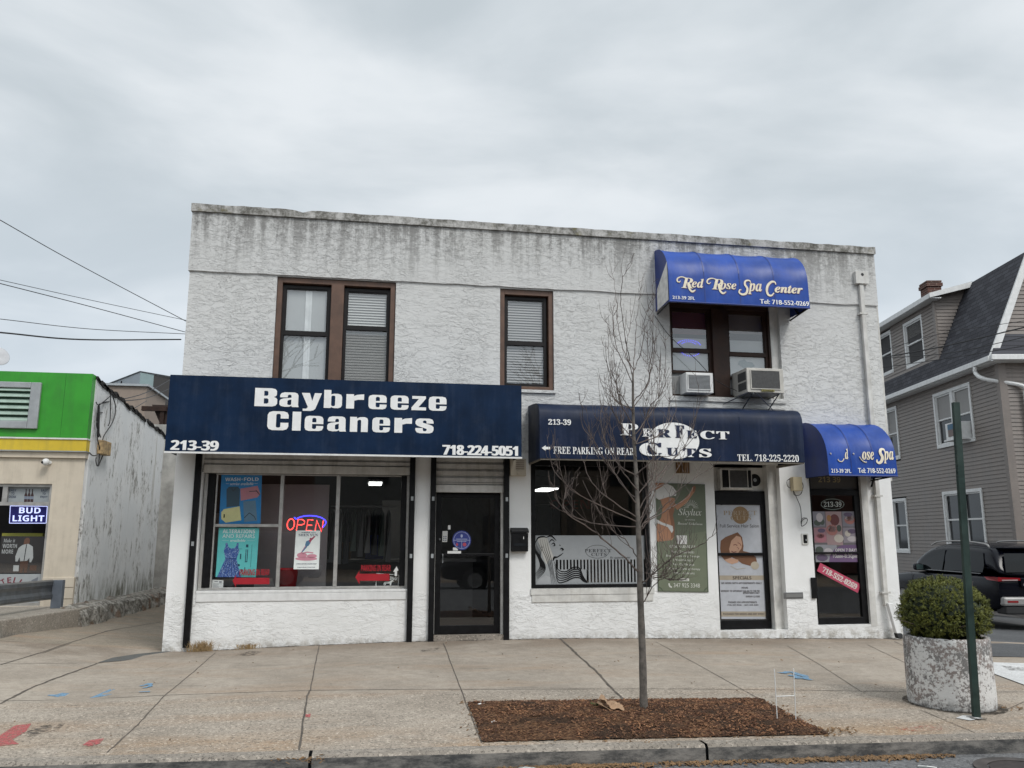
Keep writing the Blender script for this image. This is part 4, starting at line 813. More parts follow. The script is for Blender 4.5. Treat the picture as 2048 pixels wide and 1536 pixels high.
for q in (((342, 322), (352, 336), (372, 336), (383, 318)), ((484, 306), (497, 326), (515, 340), (530, 342)), ((294, 280), (300, 290)), ((444, 282), (450, 290))):
    pts = [P(*c2(x, y, 0, 0, 1570, 820, .3061)[0], -.69) for x, y in q]; mb.tube([(p.x, py(prof_r2, p.z) - .010, p.z) for p in smooth_pts(pts, 4)], .008, 5)
ribbon(mb, ((652, 268), (646, 256), (628, 258), (622, 280), (634, 306), (628, 334), (612, 346), (598, 338), (600, 324)), .05, prof_r2, -.69, (1570, 820), .3061)
obj('worn_name', mb, CREAM, r2)
mb = MB(); merge(mb, curved_text('213-39 2FL', '', px2(*c3(298, 384, 428, 412), -.69), prof_r2, .008, fat=.006)); obj('house_number', mb, WHITE, r2)
mb = MB(); merge(mb, curved_text('Tel: 718-552-0269', '', px2(*c3(473, 379, 718, 415), -.69), prof_r2, .008, fat=.004)); obj('phone_number', mb, WHITE, r2)

# ================================================================== THINGS IN AND ON THE SHOPFRONTS
def wsheet(tl, tr, bl, br, Y): return Sheet(P(*tl, Y), P(*tr, Y), P(*bl, Y), P(*br, Y), (0, -1, 0))
def poster(name, label, cat, mat, corners, Y, group=None, backname='sheet'):
    s = wsheet(*corners, Y); c = s.p(.5, 0, 0); t = thing(name, label, cat, c, group); obj(backname, s.base(MB()), mat, t); return t, s
t, s = poster('poster', 'blue wash and fold poster with folded shirts in the left shop window', 'poster', C('poster_blue', .02, .26, .62), ((443, 949), (524, 948.5), (438, 1048.5), (521, 1047.5)), .15)
mb = MB(); s.txt(mb, 'WASH', .10, .47, .865, .935, 'bold'); s.txt(mb, 'FOLD', .56, .92, .865, .935, 'bold'); s.txt(mb, 'AND', .49, .545, .885, .915); s.txt(mb, 'service available', .22, .80, .78, .84, 'sital'); s.rect(mb, .12, .20, .81, .815, 2); s.rect(mb, .82, .90, .81, .815, 2); obj('lettering', mb, C('poster_white', .85, .88, .88), t)
mb = MB(); s.poly(mb, ((.14, .70), (.20, .75), (.42, .75), (.47, .70), (.47, .36), (.16, .34))); obj('slate_shirt', mb, C('slate_cloth', .04, .10, .15), t)
mb = MB(); s.poly(mb, ((.48, .71), (.90, .765), (.97, .60), (.90, .53), (.50, .465))); obj('pink_shirt', mb, C('pink_cloth', .60, .25, .30), t)
mb = MB(); s.line(mb, ((.70, .65), (.87, .66), (.97, .58)), .014, 2); s.line(mb, ((.86, .68), (.95, .60)), .012, 2); s.line(mb, ((.60, .12), (.72, .22), (.84, .15), (.88, .08)), .015, 2); s.line(mb, ((.26, .72), (.31, .66), (.37, .72)), .012, 2); obj('seams', mb, C('dark_seam', .03, .04, .06), t)
mb = MB(); s.poly(mb, ((.56, .45), (.86, .47), (.92, .06), (.60, .04)), 1.5); obj('grey_shirt', mb, C('bluegrey_cloth', .13, .25, .36), t)
mb = MB(); s.poly(mb, ((.10, .30), (.48, .355), (.53, .075), (.16, .03), (.05, .10), (.04, .24)), 2); obj('yellow_shirt', mb, C('pale_yellow_cloth', .80, .76, .38), t)
mb = MB(); s.rect(mb, .10, .13, .13, .20, 3); obj('tag_mark', mb, BLACKP, t)
t, s = poster('poster', 'teal alterations and repairs poster with a spotted blue dress in the left shop window', 'poster', C('poster_teal', .14, .60, .60), ((438, 1055), (518.6, 1055.6), (431, 1154), (511.6, 1154.5)), .15)
mb = MB(); s.txt(mb, 'ALTERATIONS', .10, .90, .885, .965, 'bold'); s.txt(mb, 'AND REPAIRS', .10, .90, .79, .865); s.txt(mb, 'available', .30, .68, .715, .765, 'sital'); s.rect(mb, .10, .27, .735, .738, 2); s.rect(mb, .72, .90, .735, .738, 2); obj('lettering', mb, C('poster_white', .85, .88, .88), t)
dm = NB('spotted_dress_print'); vv = dm.vor(dm.co((1, 1, 1)), 75); DRESS = dm.fin(dm.mix(dm.rng(vv.outputs['Distance'], .28, .36), (.45, .58, .80), (.05, .11, .36)), .6)
mb = MB(); s.poly(mb, ((.19, .69), (.235, .69), (.26, .62), (.31, .58), (.40, .58), (.45, .62), (.475, .69), (.52, .685), (.51, .61), (.545, .53), (.525, .46), (.49, .37), (.55, .2), (.64, .0), (.04, .0), (.13, .2), (.21, .37), (.18, .46), (.155, .53), (.19, .61))); obj('dress', mb, DRESS, t); mb = MB(); [s.line(mb, ((.35 + (k - 2.5) * .035, .35), (.35 + (k - 2.5) * .10, .01)), .012, 2, 1.2) for k in range(6)]; s.line(mb, ((.21, .37), (.49, .37)), .012, 2.5); obj('dress_folds', mb, C('fold_blue', .02, .045, .17), t)
mb = MB(); s.rect(mb, .70, .76, .60, .66); s.rect(mb, .51, .61, .565, .572); s.rect(mb, .70, .72, .30, .56); s.rect(mb, .74, .76, .30, .56); s.rect(mb, .70, .76, .30, .315); s.rect(mb, .57, .60, .36, .47); s.line(mb, ((.85, .20), (.85, .66)), .008); s.ell(mb, .55, .24, .035, .025); s.rect(mb, .62, .65, .1, .16); s.rect(mb, .70, .72, .08, .2); obj('sewing_tools', mb, C('dark_teal_print', .02, .07, .12), t)
t, s = poster('poster', 'white dance show poster with a leaping dancer hanging below the neon sign', 'poster', C('poster_offwhite', .80, .84, .82), ((592, 1061), (641, 1061), (587, 1138.5), (637.5, 1138.5)), .13)
mb = MB(); s.txt(mb, 'SHEN YUN', .12, .90, .85, .915, 'serif'); s.txt(mb, '神韻晚會 2025', .22, .80, .93, .965); s.txt(mb, 'CHINA BEFORE COMMUNISM', .10, .9, .125, .15, 'bold'); s.txt(mb, 'LINCOLN CENTER', .15, .85, .04, .06, 'bold'); obj('lettering', mb, C('print_navy', .03, .045, .10), t)
mb = MB(); s.ell(mb, .48, .27, .44, .05); s.ell(mb, .30, .36, .20, .07); s.ell(mb, .70, .34, .2, .05); s.poly(mb, ((.24, .42), (.42, .62), (.50, .66), (.30, .42))); s.line(mb, ((.30, .41), (.5, .44), (.75, .42)), .03); obj('pink_silk', mb, C('print_pink', .60, .26, .33), t)
mb = MB(); s.poly(mb, ((.40, .62), (.44, .72), (.58, .76), (.62, .68), (.54, .60), (.44, .58)), 2); s.poly(mb, ((.44, .6), (.50, .58), (.32, .44), (.28, .45)), 2); obj('dancer_dress', mb, C('print_teal', .09, .20, .33), t)
mb = MB(); s.poly(mb, ((.54, .74), (.62, .79), (.78, .86), (.80, .84), (.66, .74), (.60, .68)), 3); s.ell(mb, .61, .79, .035, .022, 3); obj('dancer_figure', mb, C('print_red', .38, .07, .12), t)
# neon OPEN sign
op = thing('neon_sign', 'glowing red and blue neon open sign behind the middle shop pane', 'neon sign', P(611, 1050, .17))
def ntube(mb, pts, r=.009, Y=.17): return mb.tube([P(x, y, Y) for x, y in pts], r, 6)
cc = lambda x, y: (380 + x * .2735, 900 + y * .2735)
for nm, pts in (('letter', [cc(737 + 26 * math.cos(R(a)) + 4 * math.sin(R(a)), 543 - 40 * math.sin(R(a))) for a in range(0, 361, 20)]), ('letter', [cc(*q) for q in ((778, 588), (790, 508), (820, 508), (838, 520), (836, 540), (815, 548), (786, 546))]), ('letter', [cc(*q) for q in ((902, 512), (862, 510), (850, 588), (892, 590))]), ('letter', [cc(*q) for q in ((858, 549), (893, 550))]), ('letter', [cc(*q) for q in ((915, 592), (926, 513), (962, 598), (975, 516))])):
    obj(nm, ntube(MB(), pts), NEONR, op)
mb = MB(); ntube(mb, [cc(762 + 0, 492), *[cc(877 + 117 * math.cos(R(a)), 530 - 50 * math.sin(R(a))) for a in range(150, -31, -12)], cc(972, 566)], .010); obj('swoosh', mb, NEONB, op)
# parking arrows (vinyl on the glass), notices
def arrow(label, q, txt):
    (x0, x1, yt, yb, hx) = q; c = P((x0 + x1) / 2, yb, .128); t = thing('arrow_decal', label, 'decal', c); f = lambda x, y: tuple(P(x, y, .128))
    m_ = (yt + yb) / 2; h = yb - yt; obj('arrow', MB().poly([f(x0, m_), f(hx, yt - h * .45), f(hx, yt), f(x1, yt), f(x1, yb), f(hx, yb), f(hx, yb + h * .5)]), DRED, t)
    mb = MB(); text(mb, 'PARKING IN REAR', onbox(txt[0], txt[1], .128), 'bold', .9); obj('lettering', mb, DRED, t)
arrow('red parking arrow decal low on the pane beside the teal poster', (465, 539, 1155.5, 1168.5, 472), ((479.5, 1138.5), (539, 1150.5)))
arrow('red parking arrow decal low on the right hand pane', (710.5, 779, 1147.5, 1161.5, 719), ((722.5, 1130), (781.5, 1142)))
t, s = poster('warning_sign', 'black guard dog warning sign with white border in the window corner', 'sign', BLACKP, ((752, 1145.5), (799.5, 1149.5), (750, 1176), (797.5, 1176)), .16)
mb = MB(); s.rect(mb, .02, .98, .95, .99); s.rect(mb, .02, .05, .02, .95); s.rect(mb, .95, .98, .02, .95); s.txt(mb, 'WARNING!', .10, .92, .58, .82, 'bold'); s.txt(mb, 'SECURITY DOG', .1, .9, .02, .14, 'bold')
s.poly(mb, ((.34, .20), (.36, .38), (.42, .44), (.60, .46), (.68, .56), (.72, .60), (.73, .54), (.80, .50), (.72, .46), (.68, .38), (.66, .18), (.62, .18), (.60, .32), (.46, .30), (.42, .18), (.38, .18), (.40, .32)), 2); obj('print', mb, PAPER, t)
t, s = poster('notice', 'small white paper notice in the lower left corner of the shop window', 'notice', PAPER, ((425, 1159.5), (447, 1160.5), (423, 1178), (446, 1178)), .16)
mb = MB(); [s.rect(mb, .1, random.uniform(.5, .9), v, v + .04) for v in (.2, .32, .44, .56)]; s.rect(mb, .2, .5, .78, .88); s.rect(mb, .62, .85, .7, .88); obj('print', mb, C('print_grey', .25, .25, .27), t)
s_ = wsheet((786, 1136), (798, 1130), (786, 1152), (797, 1152), .128); single('arrow_sticker', s_.poly(MB(), ((.3, 0), (.3, .5), (0, .5), (.6, 1), (1, .5), (.72, .5), (.72, 0))), PAPER, 'small white upward arrow sticker above the guard dog sign', 'sticker', s_.p(.5, 0, 0))
# inside the cleaner's
c = P(574, 1178, .45); rb = thing('bucket', 'red plastic bucket standing inside the shop window', 'bucket', c)
mb = MB().lathe((c.x, c.y, .66), [(.0, .0), (.125, .0), (.150, .26), (.158, .26), (.158, .28), (.14, .28), (.118, .02), (0, .02)], 28); obj('body', mb, RED, rb, smooth=True)
obj('handle', MB().tube([(c.x + .15 * math.cos(R(a)), c.y - .04, .93 - .1 * math.sin(R(a))) for a in range(0, 181, 15)], .004), GREYM, rb)
a, b_ = P(519, 968, .9), P(652, 1150, .9); single('partition_screen', MB().box(a.x, b_.x, .9, .95, .0, a.z), PANELI, 'pale grey display screen behind the posters in the cleaners window', 'screen', (a.x, .9, 0), bevel=.004)
a = P(418, 960, .8); single('display_stand', MB().box(a.x - .1, a.x + .42, .95, 1.0, .0, 1.75), PANELI, 'grey display board behind the left end of the cleaners window', 'board', (a.x, .95, 0))
def tube_lamp(label, x0, x1, y, z, d):
    t = thing('ceiling_light', label, 'ceiling light', ((x0 + x1) / 2, y, z)); obj('diffuser', MB().box(x0, x1, y, y + d, z, z + .02), LAMP, t); obj('housing', MB().box(x0 - .02, x1 + .02, y - .02, y + d + .02, z + .022, z + .06), GREYM, t)
a, b_ = P(738, 966, 2.6), P(764, 966, 2.6); tube_lamp('lit white ceiling light inside the cleaners', a.x, b_.x, 2.6, a.z, .75)
a, b_ = P(1084, 978, 2.4), P(1117, 972, 2.4); tube_lamp('lit white ceiling light inside the salon', a.x, b_.x, 2.4, a.z, .9)
ct = thing('shop_counter', 'grey counter with boxes inside the dry cleaner', 'counter', (.1, 2.6, 0)); obj('body', MB().box(-.9, 1.9, 2.6, 3.2, -.02, .95), ROOMW, ct); obj('top', MB().box(-.95, 1.95, 2.55, 3.25, .955, 1.0), PANELI, ct)
for k, (x, y, z, wd, h, mt, lb) in enumerate(((.0, 2.75, 1.0, .32, .42, C('box_blue', .02, .04, .22), 'dark blue bin on the counter inside the cleaners'), (-.55, 2.8, 1.0, .3, .3, C('cardboard', .20, .13, .08), 'brown carton on the counter inside the cleaners'))):
    single('box', MB().box(x, x + wd, y, y + .3, z, z + h), mt, lb, 'box', (x, y, z), bevel=.01)
rk = thing('clothes_rack', 'rack of pale wrapped garments behind the right pane of the cleaners', 'clothes rack', (-.1, 1.9, 0))
obj('rail', MB().tube([(-.6, 1.9, 1.9), (.5, 1.9, 1.9)], .015), GREYM, rk)
for k in range(9):
    x = -.55 + k * .115; hgt = random.uniform(.7, 1.0); mb = MB(); w2_ = .045
    pts = [(x - w2_, 1.65, 1.87 - hgt), (x + w2_, 1.68, 1.87 - hgt), (x + w2_ * .9, 1.72, 1.76), (x, 1.88, 1.86), (x - w2_ * .9, 1.70, 1.76)]; mb.prism(pts, (0, .35, 0)); obj('garment', mb, C(('garment_grey', 'garment_white', 'garment_dark', 'garment_sage')[k % 4], *((.14, .14, .14), (.26, .26, .25), (.03, .03, .035), (.10, .13, .11))[k % 4]), rk)
cab = single('cabinet', MB().box(.3, .75, 4.2, 4.7, 0, 2.1), PANELI, 'tall pale cabinet at the back of the cleaners', 'cabinet', (.5, 4.2, 0), bevel=.005)
# door stickers
t, s = poster('round_decal', 'round blue business decal on the cleaners door glass', 'decal', C('clear_backing', .08, .09, .14), ((904.5, 1061), (942, 1061), (905, 1100), (942, 1100)), .126, backname='backing')
bpy.data.objects.remove(t.children[0])
mb = MB(); s.ell(mb, .5, .5, .5, .5, 0, 36); obj('disc', mb, C('decal_blue', .03, .045, .22), t)
mb = MB(); [s.line(mb, [(.5 + .43 * math.cos(R(a)), .5 + .43 * math.sin(R(a))) for a in range(0, 361, 12)], .02, 1)]; s.rect(mb, .05, .95, .49, .51, 1); s.rect(mb, .49, .51, .1, .5, 1); s.rect(mb, .2, .8, .545, .575, 1); s.ell(mb, .5, .72, .06, .09, 1); s.rect(mb, .25, .75, .43, .455, 1); obj('ring_print', mb, C('decal_pale', .36, .40, .58), t)
mb = MB(); s.ell(mb, .65, .28, .1, .1, 1); s.ell(mb, .25, .28, .06, .08, 1); obj('red_print', mb, C('decal_red', .40, .06, .10), t)
t, s = poster('sticker_strip', 'narrow white sticker with small dark icons beside the door lock', 'sticker', C('sticker_white', .5, .5, .48), ((885, 1062), (895.5, 1062), (884.5, 1084), (894.5, 1084)), .126)
mb = MB(); [s.ell(mb, u, v, .12, .06) for u in (.3, .7) for v in (.15, .33, .5)]; obj('icons', mb, C('print_navy', .03, .045, .10), t)
for q, lb in ((((906, 1095), (916, 1095), (906, 1101), (916, 1101)), 'tiny white sticker under the round door decal'), (((895, 1102), (922, 1102), (895, 1107), (922, 1107)), 'white paper strip on the door bar below the round decal'), (((896, 1050.5), (901, 1050.5), (896, 1059), (901, 1059)), 'small pale sticker at the top left of the round door decal')):
    s = wsheet(*q, .104 if q[0][1] > 1100 else .126); single('sticker', s.base(MB()), PAPER, lb, 'sticker', s.p(.5, 0, 0))
# mailbox, lights, boxes on the wall
mbx = thing('mailbox', 'black wall mailbox between the cleaners door and the salon window', 'mailbox', (2.27, 0, 1.18))
obj('body', MB().box(2.14, 2.39, -.09, -.002, 1.18, 1.45), BLACKP, mbx, bevel=.006); mb = MB().prism([(2.13, -.002, 1.53), (2.13, -.002, 1.455), (2.13, -.105, 1.455), (2.13, -.10, 1.49)], (.27, 0, 0)); obj('lid', mb, BLACKP, mbx, bevel=.005)
mb = MB(); mb.box(2.175, 2.355, -.094, -.0905, 1.26, 1.30); obj('slot', mb, DKGL, mbx); obj('key_mark', MB().box(2.315, 2.325, -.094, -.0905, 1.36, 1.40), PAPER, mbx)
ob = thing('security_light', 'cream louvred wall fixture under the corner of the navy box sign', 'wall fixture', (2.24, 0, 2.3))
obj('housing', MB().box(2.12, 2.36, -.10, -.002, 2.30, 2.56), C('aged_cream', .46, .41, .33), ob, bevel=.008); mb = MB(); [mb.box(2.20, 2.33, -.106, -.1005, 2.40 + .03 * k, 2.412 + .03 * k) for k in range(5)]; obj('louvre', mb, C('louvre_dark', .17, .13, .10), ob); obj('knob', MB().lathe((2.24, -.1, 2.345), [(0, -.02), (.022, -.02), (.026, 0)], 14, 'y'), C('aged_cream', .46, .41, .33), ob)  # louvres are strips in a darker brown
nest = NB('rusty_slats'); zq = nest.noise(nest.co((40, 40, 4)), 1, 4); NEST = nest.fin(nest.mix(nest.rng(zq, .35, .65), (.07, .035, .015), (.28, .16, .07)), .9); single('vent_plate', MB().box(4.78, 5.0, -.03, -.002, 2.38, 2.58), NEST, 'rusty brown vent plate on the wall above the green poster', 'vent', (4.89, -.03, 2.38), bevel=.003)
jb = thing('junction_box', 'cream junction box with hanging black cables beside the spa door', 'junction box', (6.785, 0, 2.1)); obj('box', MB().box(6.705, 6.865, -.11, -.002, 2.12, 2.34), C('aged_ivory', .55, .47, .31), jb, bevel=.012)
cq = lambda x, y: P(1400 + x * .254, 900 + y * .254, -.06)
for pts in (((710, 225), (685, 245), (690, 285), (712, 300)), ((800, 245), (812, 290), (790, 350), (745, 355), (735, 320)), ((735, 320), (760, 375), (790, 450), (798, 530), (800, 580)), ((800, 600), (796, 560), (815, 535), (845, 545), (835, 580), (800, 600), (805, 555), (840, 535))): obj('cable', MB().tube(smooth_pts([cq(*q) for q in pts], 5), .006, 5), WIRE, jb)
db = thing('doorbell', 'small dark doorbell panel in a white frame beside the spa door', 'doorbell', (6.9, 0, 1.3)); obj('frame', MB().frame(6.85, 6.955, 1.275, 1.445, .018, -.02, -.002), OLDW, db); obj('panel', MB().box(6.868, 6.937, -.012, -.003, 1.293, 1.427), BLACKP, db); obj('button', MB().box(6.91, 6.93, -.016, -.0125, 1.33, 1.36), GREYM, db)
ms = thing('letter_slot', 'flat grey letter slot low in the wall between the two right hand doors', 'letter slot', (6.64, 0, .44)); obj('plate', MB().box(6.48, 6.81, -.012, -.002, .44, .535), C('old_brass_grey', .13, .13, .13), ms, bevel=.004); obj('flap', MB().box(6.51, 6.79, -.018, -.0125, .46, .515), C('slot_flap', .18, .18, .175), ms)
single('wall_box', MB().box(6.955, 7.035, -.03, -.002, .44, .76), BLACKP, 'narrow black recess box at the foot of the spa door frame', 'wall box', (7.0, 0, .44), bevel=.005)

# salon window film: woman with flowing hair, name, stripes
t = thing('window_film', 'frosted grey film with a long haired woman and stripes on the salon window', 'window film', (3.4, .076, .69))
FILM = simple('frosted_film', (.30, .315, .325), .6, var=.05); Sx = Sheet((2.52, .077, 1.415), (4.26, .077, 1.415), (2.52, .077, .69), (4.26, .077, .69), (0, -1, 0))
fu = lambda x: (x - 107) / (1000 - 107); fv = lambda y: (1062 - y) / (1062 - 672)
mb = MB(); Sx.poly(mb, ((0, 0), (0, 1), (1, 1), (1, .50), (fu(275), .50), (fu(275), .30), (fu(520), .30), (fu(520), 0)), 0); x = fu(292)
while x < .99: Sx.rect(mb, x, min(x + .0155, 1), .30 if x < fu(520) else .03, .50, 0); x += .0305
Sx.rect(mb, fu(520), 1, 0, .03, 0); obj('film', mb, FILM, t)
HAIRL = C('hair_print_light', .44, .43, .40)
obj('pale_hair', Sx.poly(MB(), [(fu(x), fv(y)) for x, y in ((132, 700), (165, 686), (205, 688), (228, 760), (262, 862), (222, 872), (200, 905), (185, 880), (150, 770))], 1), HAIRL, t); obj('shoulder', Sx.poly(MB(), [(fu(x), fv(y)) for x, y in ((112, 1062), (150, 1015), (195, 990), (230, 1005), (236, 1060))], 1), C('shoulder_print', .36, .37, .38), t)
mb = MB(); wk = [0]
def wave(pts, wd, tip=.25):
    q = smooth_pts([Vector((fu(x), fv(y), 0)) for x, y in pts], 7); n = len(q); wk[0] += 1; prev = None
    for i, p in enumerate(q):
        d = q[min(i + 1, n - 1)] - q[max(i - 1, 0)]; dx_, dy_ = d.x, d.y * .42; L = math.hypot(dx_, dy_) or 1e-6; w_ = wd * (tip + (1 - tip) * math.sin(math.pi * i / (n - 1))) / 2; A, B = (p.x - dy_ / L * w_, p.y + dx_ / L * w_ / .42), (p.x + dy_ / L * w_, p.y - dx_ / L * w_ / .42)
        if prev: mb.quad(Sx.p(*prev[0], 2 + wk[0] * .05), Sx.p(*prev[1], 2 + wk[0] * .05), Sx.p(*B, 2 + wk[0] * .05), Sx.p(*A, 2 + wk[0] * .05))
        prev = (A, B)
for k in range(6): o = k * 15; wave(((116 + o * .75, 716 + o * .55), (110 + o * .55, 790 + o * .6), (140 + o * .6, 860 + o * .6), (150 + o * .45, 920 + o * .5), (112 + o * .2, 980 + o * .55)), .010)
for k in range(6): o = k * 22; wave(((262 + o * .1, 885 + o), (296, 948 + o * .9), (352, 962 + o * .7), (412, 930 + o * .75), (462, 935 + o * .7), (492, 1000 + o * .35), (524, 1046 + o * .06)), .0105)
for k in range(4): wave(((150 + k * 17, 702), (166 + k * 17, 780), (196 + k * 14, 850 + k * 4), (226 + k * 11, 950 + k * 12), (240 + k * 13, 1055)), .0045)
wave(((112, 735), (135, 692), (175, 682), (205, 690)), .014); wave(((200, 688), (240, 676), (280, 714)), .014); wave(((220, 732), (243, 706), (266, 722)), .010); wave(((240, 745), (258, 733), (268, 752), (250, 756)), .011); wave(((310, 784), (322, 776), (335, 786), (322, 792)), .013); wave(((258, 856), (285, 846), (312, 830), (335, 812)), .010); wave(((305, 746), (313, 756)), .008)
wave(((252, 876), (262, 850), (287, 844)), .018); obj('hair_lines', mb, BLACKP, t)
mb = MB(); Sx.txt(mb, 'PERFECT', fu(508), fu(724), fv(808), fv(782), 'serif', sp=1.15); Sx.txt(mb, 'CUTS', fu(560), fu(684), fv(838), fv(814), 'serif', sp=1.15); Sx.txt(mb, 'By appointment', fu(710), fu(880), fv(864), fv(842), 'sital'); Sx.line(mb, [(fu(610) + .105 * math.cos(R(a)), fv(803) + .135 * math.sin(R(a))) for a in range(0, 361, 12)], .0035, 1, .42); obj('lettering', mb, C('film_dark_print', .05, .05, .055), t)
mb = MB(); text(mb, 'OPEN', bx(3.08, 3.78, 1.86, 2.02, 1.5), 'bold'); tag(obj('sign_board', mb, C('dim_red_print', .10, .02, .02)), 'dim red open lettering hanging inside the salon', 'sign')
ch = thing('salon_chair', 'dark salon chair silhouette behind the left side of the salon window', 'chair', (3.0, 1.6, 0)); obj('backrest', MB().box(2.85, 3.2, 1.7, 1.8, 1.25, 1.95), BLACKP, ch, bevel=.05); obj('seat', MB().box(2.8, 3.25, 1.2, 1.75, .5, .62), BLACKP, ch, bevel=.04); obj('pedestal', MB().lathe((3.03, 1.5, 0), [(.25, 0), (.25, .04), (.04, .06), (.04, .5)], 20), CHROME, ch)
mw = thing('salon_mirror', 'pale framed mirror on the salon wall', 'mirror', (2.75, 2.5, 1.2)); obj('frame', MB().frame(2.62, 2.98, 1.3, 1.85, .03, 2.5, 2.54), GREYM, mw); obj('mirror_plate', MB().box(2.65, 2.95, 2.52, 2.53, 1.33, 1.82), C('mirror_grey', .30, .30, .31), mw)

# green wall poster of the beautician
t, s = poster('wall_poster', 'sage green beauty treatment poster with a woman in white fixed to the wall', 'poster', C('sage_poster', .12, .14, .095), ((1311, 965.5), (1410, 968.5), (1316, 1183), (1417, 1184.5)), -.012)
mb = MB(); s.poly(mb, ((0, .48), (1, .56), (1, 0), (0, 0)), 1); obj('lower_field', mb, C('sage_poster_light', .145, .165, .11), t)
SKIN = C('print_skin', .40, .20, .115); SKIND = C('print_skin_shadow', .24, .11, .06)
mb = MB(); s.poly(mb, ((.06, .88), (.38, .86), (.36, .74), (.33, .70), (.36, .62), (.35, .50), (.30, .47), (.0, .45), (.0, .60), (.10, .68), (.13, .78)), 2); s.poly(mb, ((.34, .83), (.40, .80), (.58, .86), (.70, .92), (.74, .97), (.78, .985), (.81, .97), (.79, .93), (.74, .90), (.62, .82), (.42, .75), (.37, .78)), 2); s.poly(mb, ((.0, 1), (.17, 1), (.16, .95), (.0, .93)), 2); obj('woman_figure', mb, SKIN, t)
mb = MB(); s.poly(mb, ((.33, .70), (.36, .62), (.35, .50), (.28, .48), (.29, .62), (.25, .74), (.34, .80), (.36, .74)), 2.6); s.poly(mb, ((.74, .97), (.78, .985), (.81, .97), (.79, .93), (.75, .925)), 2.6); obj('figure_shading', mb, SKIND, t)
mb = MB(); s.poly(mb, ((.0, .93), (.14, .97), (.20, 1), (.34, .97), (.42, .92), (.40, .88), (.34, .885), (.06, .84), (.0, .86)), 3); s.poly(mb, ((.0, .66), (.12, .63), (.32, .60), (.33, .56), (.30, .535), (.22, .59), (.0, .625)), 3); obj('white_top', mb, C('print_white', .62, .61, .59), t)
mb = MB(); s.txt(mb, 'Skylux', .44, .91, .685, .765, 'ital'); s.txt(mb, 'ESTHETICS', .57, .77, .655, .667); s.txt(mb, 'Licensed Esthetician', .42, .92, .615, .64, 'script')
for k in range(13): a = R(180 * k / 12); s.line(mb, ((.70 + .05 * math.cos(a), .775 + .022 * math.sin(a)), (.70 + .15 * math.cos(a), .775 + .075 * math.sin(a))), .006, 2, 2.17)
s.txt(mb, 'OUR SERVICES', .25, .76, .40, .425, 'serif')
for tx, u0, u1, v in (('Facial Treatments', .29, .74, .352), ('Body Contouring Massage', .18, .84, .312), ('(Woodtherapy)', .32, .70, .275), ('Post Op Massage', .31, .73, .235), ('Fatburner-Carboxytherapy', .18, .85, .195), ('PMU - (Lipblush)', .31, .73, .155)): s.txt(mb, tx, u0, u1, v, v + .024)
s.rect(mb, .42, .62, .098, .122, 2); s.txt(mb, '347 925 3348', .31, .83, .04, .078); s.line(mb, ((.22, .075), (.225, .055), (.25, .042), (.275, .042)), .03, 2, 2.1); obj('lettering', mb, C('print_pale', .60, .60, .55), t)
mb = MB(); s.txt(mb, 'Book now', .45, .59, .103, .117, 'bold', 3); obj('button_text', mb, C('sage_dark', .05, .07, .04), t)
mb = MB(); s.rect(mb, .385, .60, .435, .515, 2); obj('blank_card', mb, C('print_white', .62, .61, .59), t)
mb = MB(); s.rect(mb, 0, 1, 0, .006, 2); s.rect(mb, 0, .02, 0, .46, 2); s.rect(mb, .98, 1, 0, .54, 2); s.ell(mb, .0, .0, .10, .045, 2, 12, 0, 90); s.ell(mb, 1, 0, .1, .045, 2, 12, 90, 180); obj('border', mb, C('sage_dark2', .075, .095, .06), t)
# salon door poster
t, s = poster('door_poster', 'pale grey salon poster with a smiling brown haired woman on the glass door', 'poster', C('door_poster_grey', .44, .455, .49), ((1432, 1009), (1523, 1009), (1443, 1238), (1537, 1238)), .186)
mb = MB(); s.ell(mb, .52, .905, .185, .078, 1, 32); obj('gold_disc', mb, C('poster_gold', .25, .155, .075), t)
for va, vb in ((.02, .065), (.335, .375)): obj('beige_band', s.rect(MB(), 0, 1, va, vb, 1), C('poster_beige_band', .36, .31, .24), t)
mb = MB(); s.txt(mb, 'PERFECT', .15, .88, .905, .945, 'serif', 2, sp=1.1); s.txt(mb, 'CUTS', .30, .75, .86, .90, 'serif', 2, sp=1.1); obj('name', mb, C('poster_tan_text', .34, .27, .19), t)
mb = MB(); s.txt(mb, 'Full Service Hair Salon', .06, .91, .795, .825, '', 2); s.txt(mb, 'SPECIALS', .28, .68, .34, .368, 'bold', 2)
for tx, u0, u1, v in (('WE WORK WITH APPOINTMENTS ONLY', .03, .90, .30), ('HOURS', .46, .60, .26), ('MONDAY TO SATURDAY 9:30 AM TO 7:00 PM', .02, .84, .232), ('APPOINTMENTS ONLY', .48, .84, .215), ('SUNDAY CLOSED', .54, .84, .185), ('PHONES FOR APPOINTMENTS', .16, .77, .135), ('(718) 207-8436    (347) 828-4493', .13, .80, .11), ('PACKAGES FOR BRIDES AND ANY EVENT', .04, .92, .035)): s.txt(mb, tx, u0, u1, v, v + .016, 'bold', 2)
obj('lettering', mb, C('poster_brown_text', .045, .035, .03), t)
def hp(x, y): return ((x - 125 - (y - 430) * .05) / (360 + (y - 430) * .011), 1 - (y - 430) / 900)
mb = MB(); s.poly(mb, [hp(*q) for q in ((162, 720), (200, 690), (295, 652), (330, 690), (342, 760), (338, 800), (400, 815), (440, 850), (448, 885), (395, 918), (330, 900), (290, 870), (250, 850), (200, 880), (165, 840), (158, 780))], 2); obj('hair', mb, C('print_hair', .17, .075, .035), t)
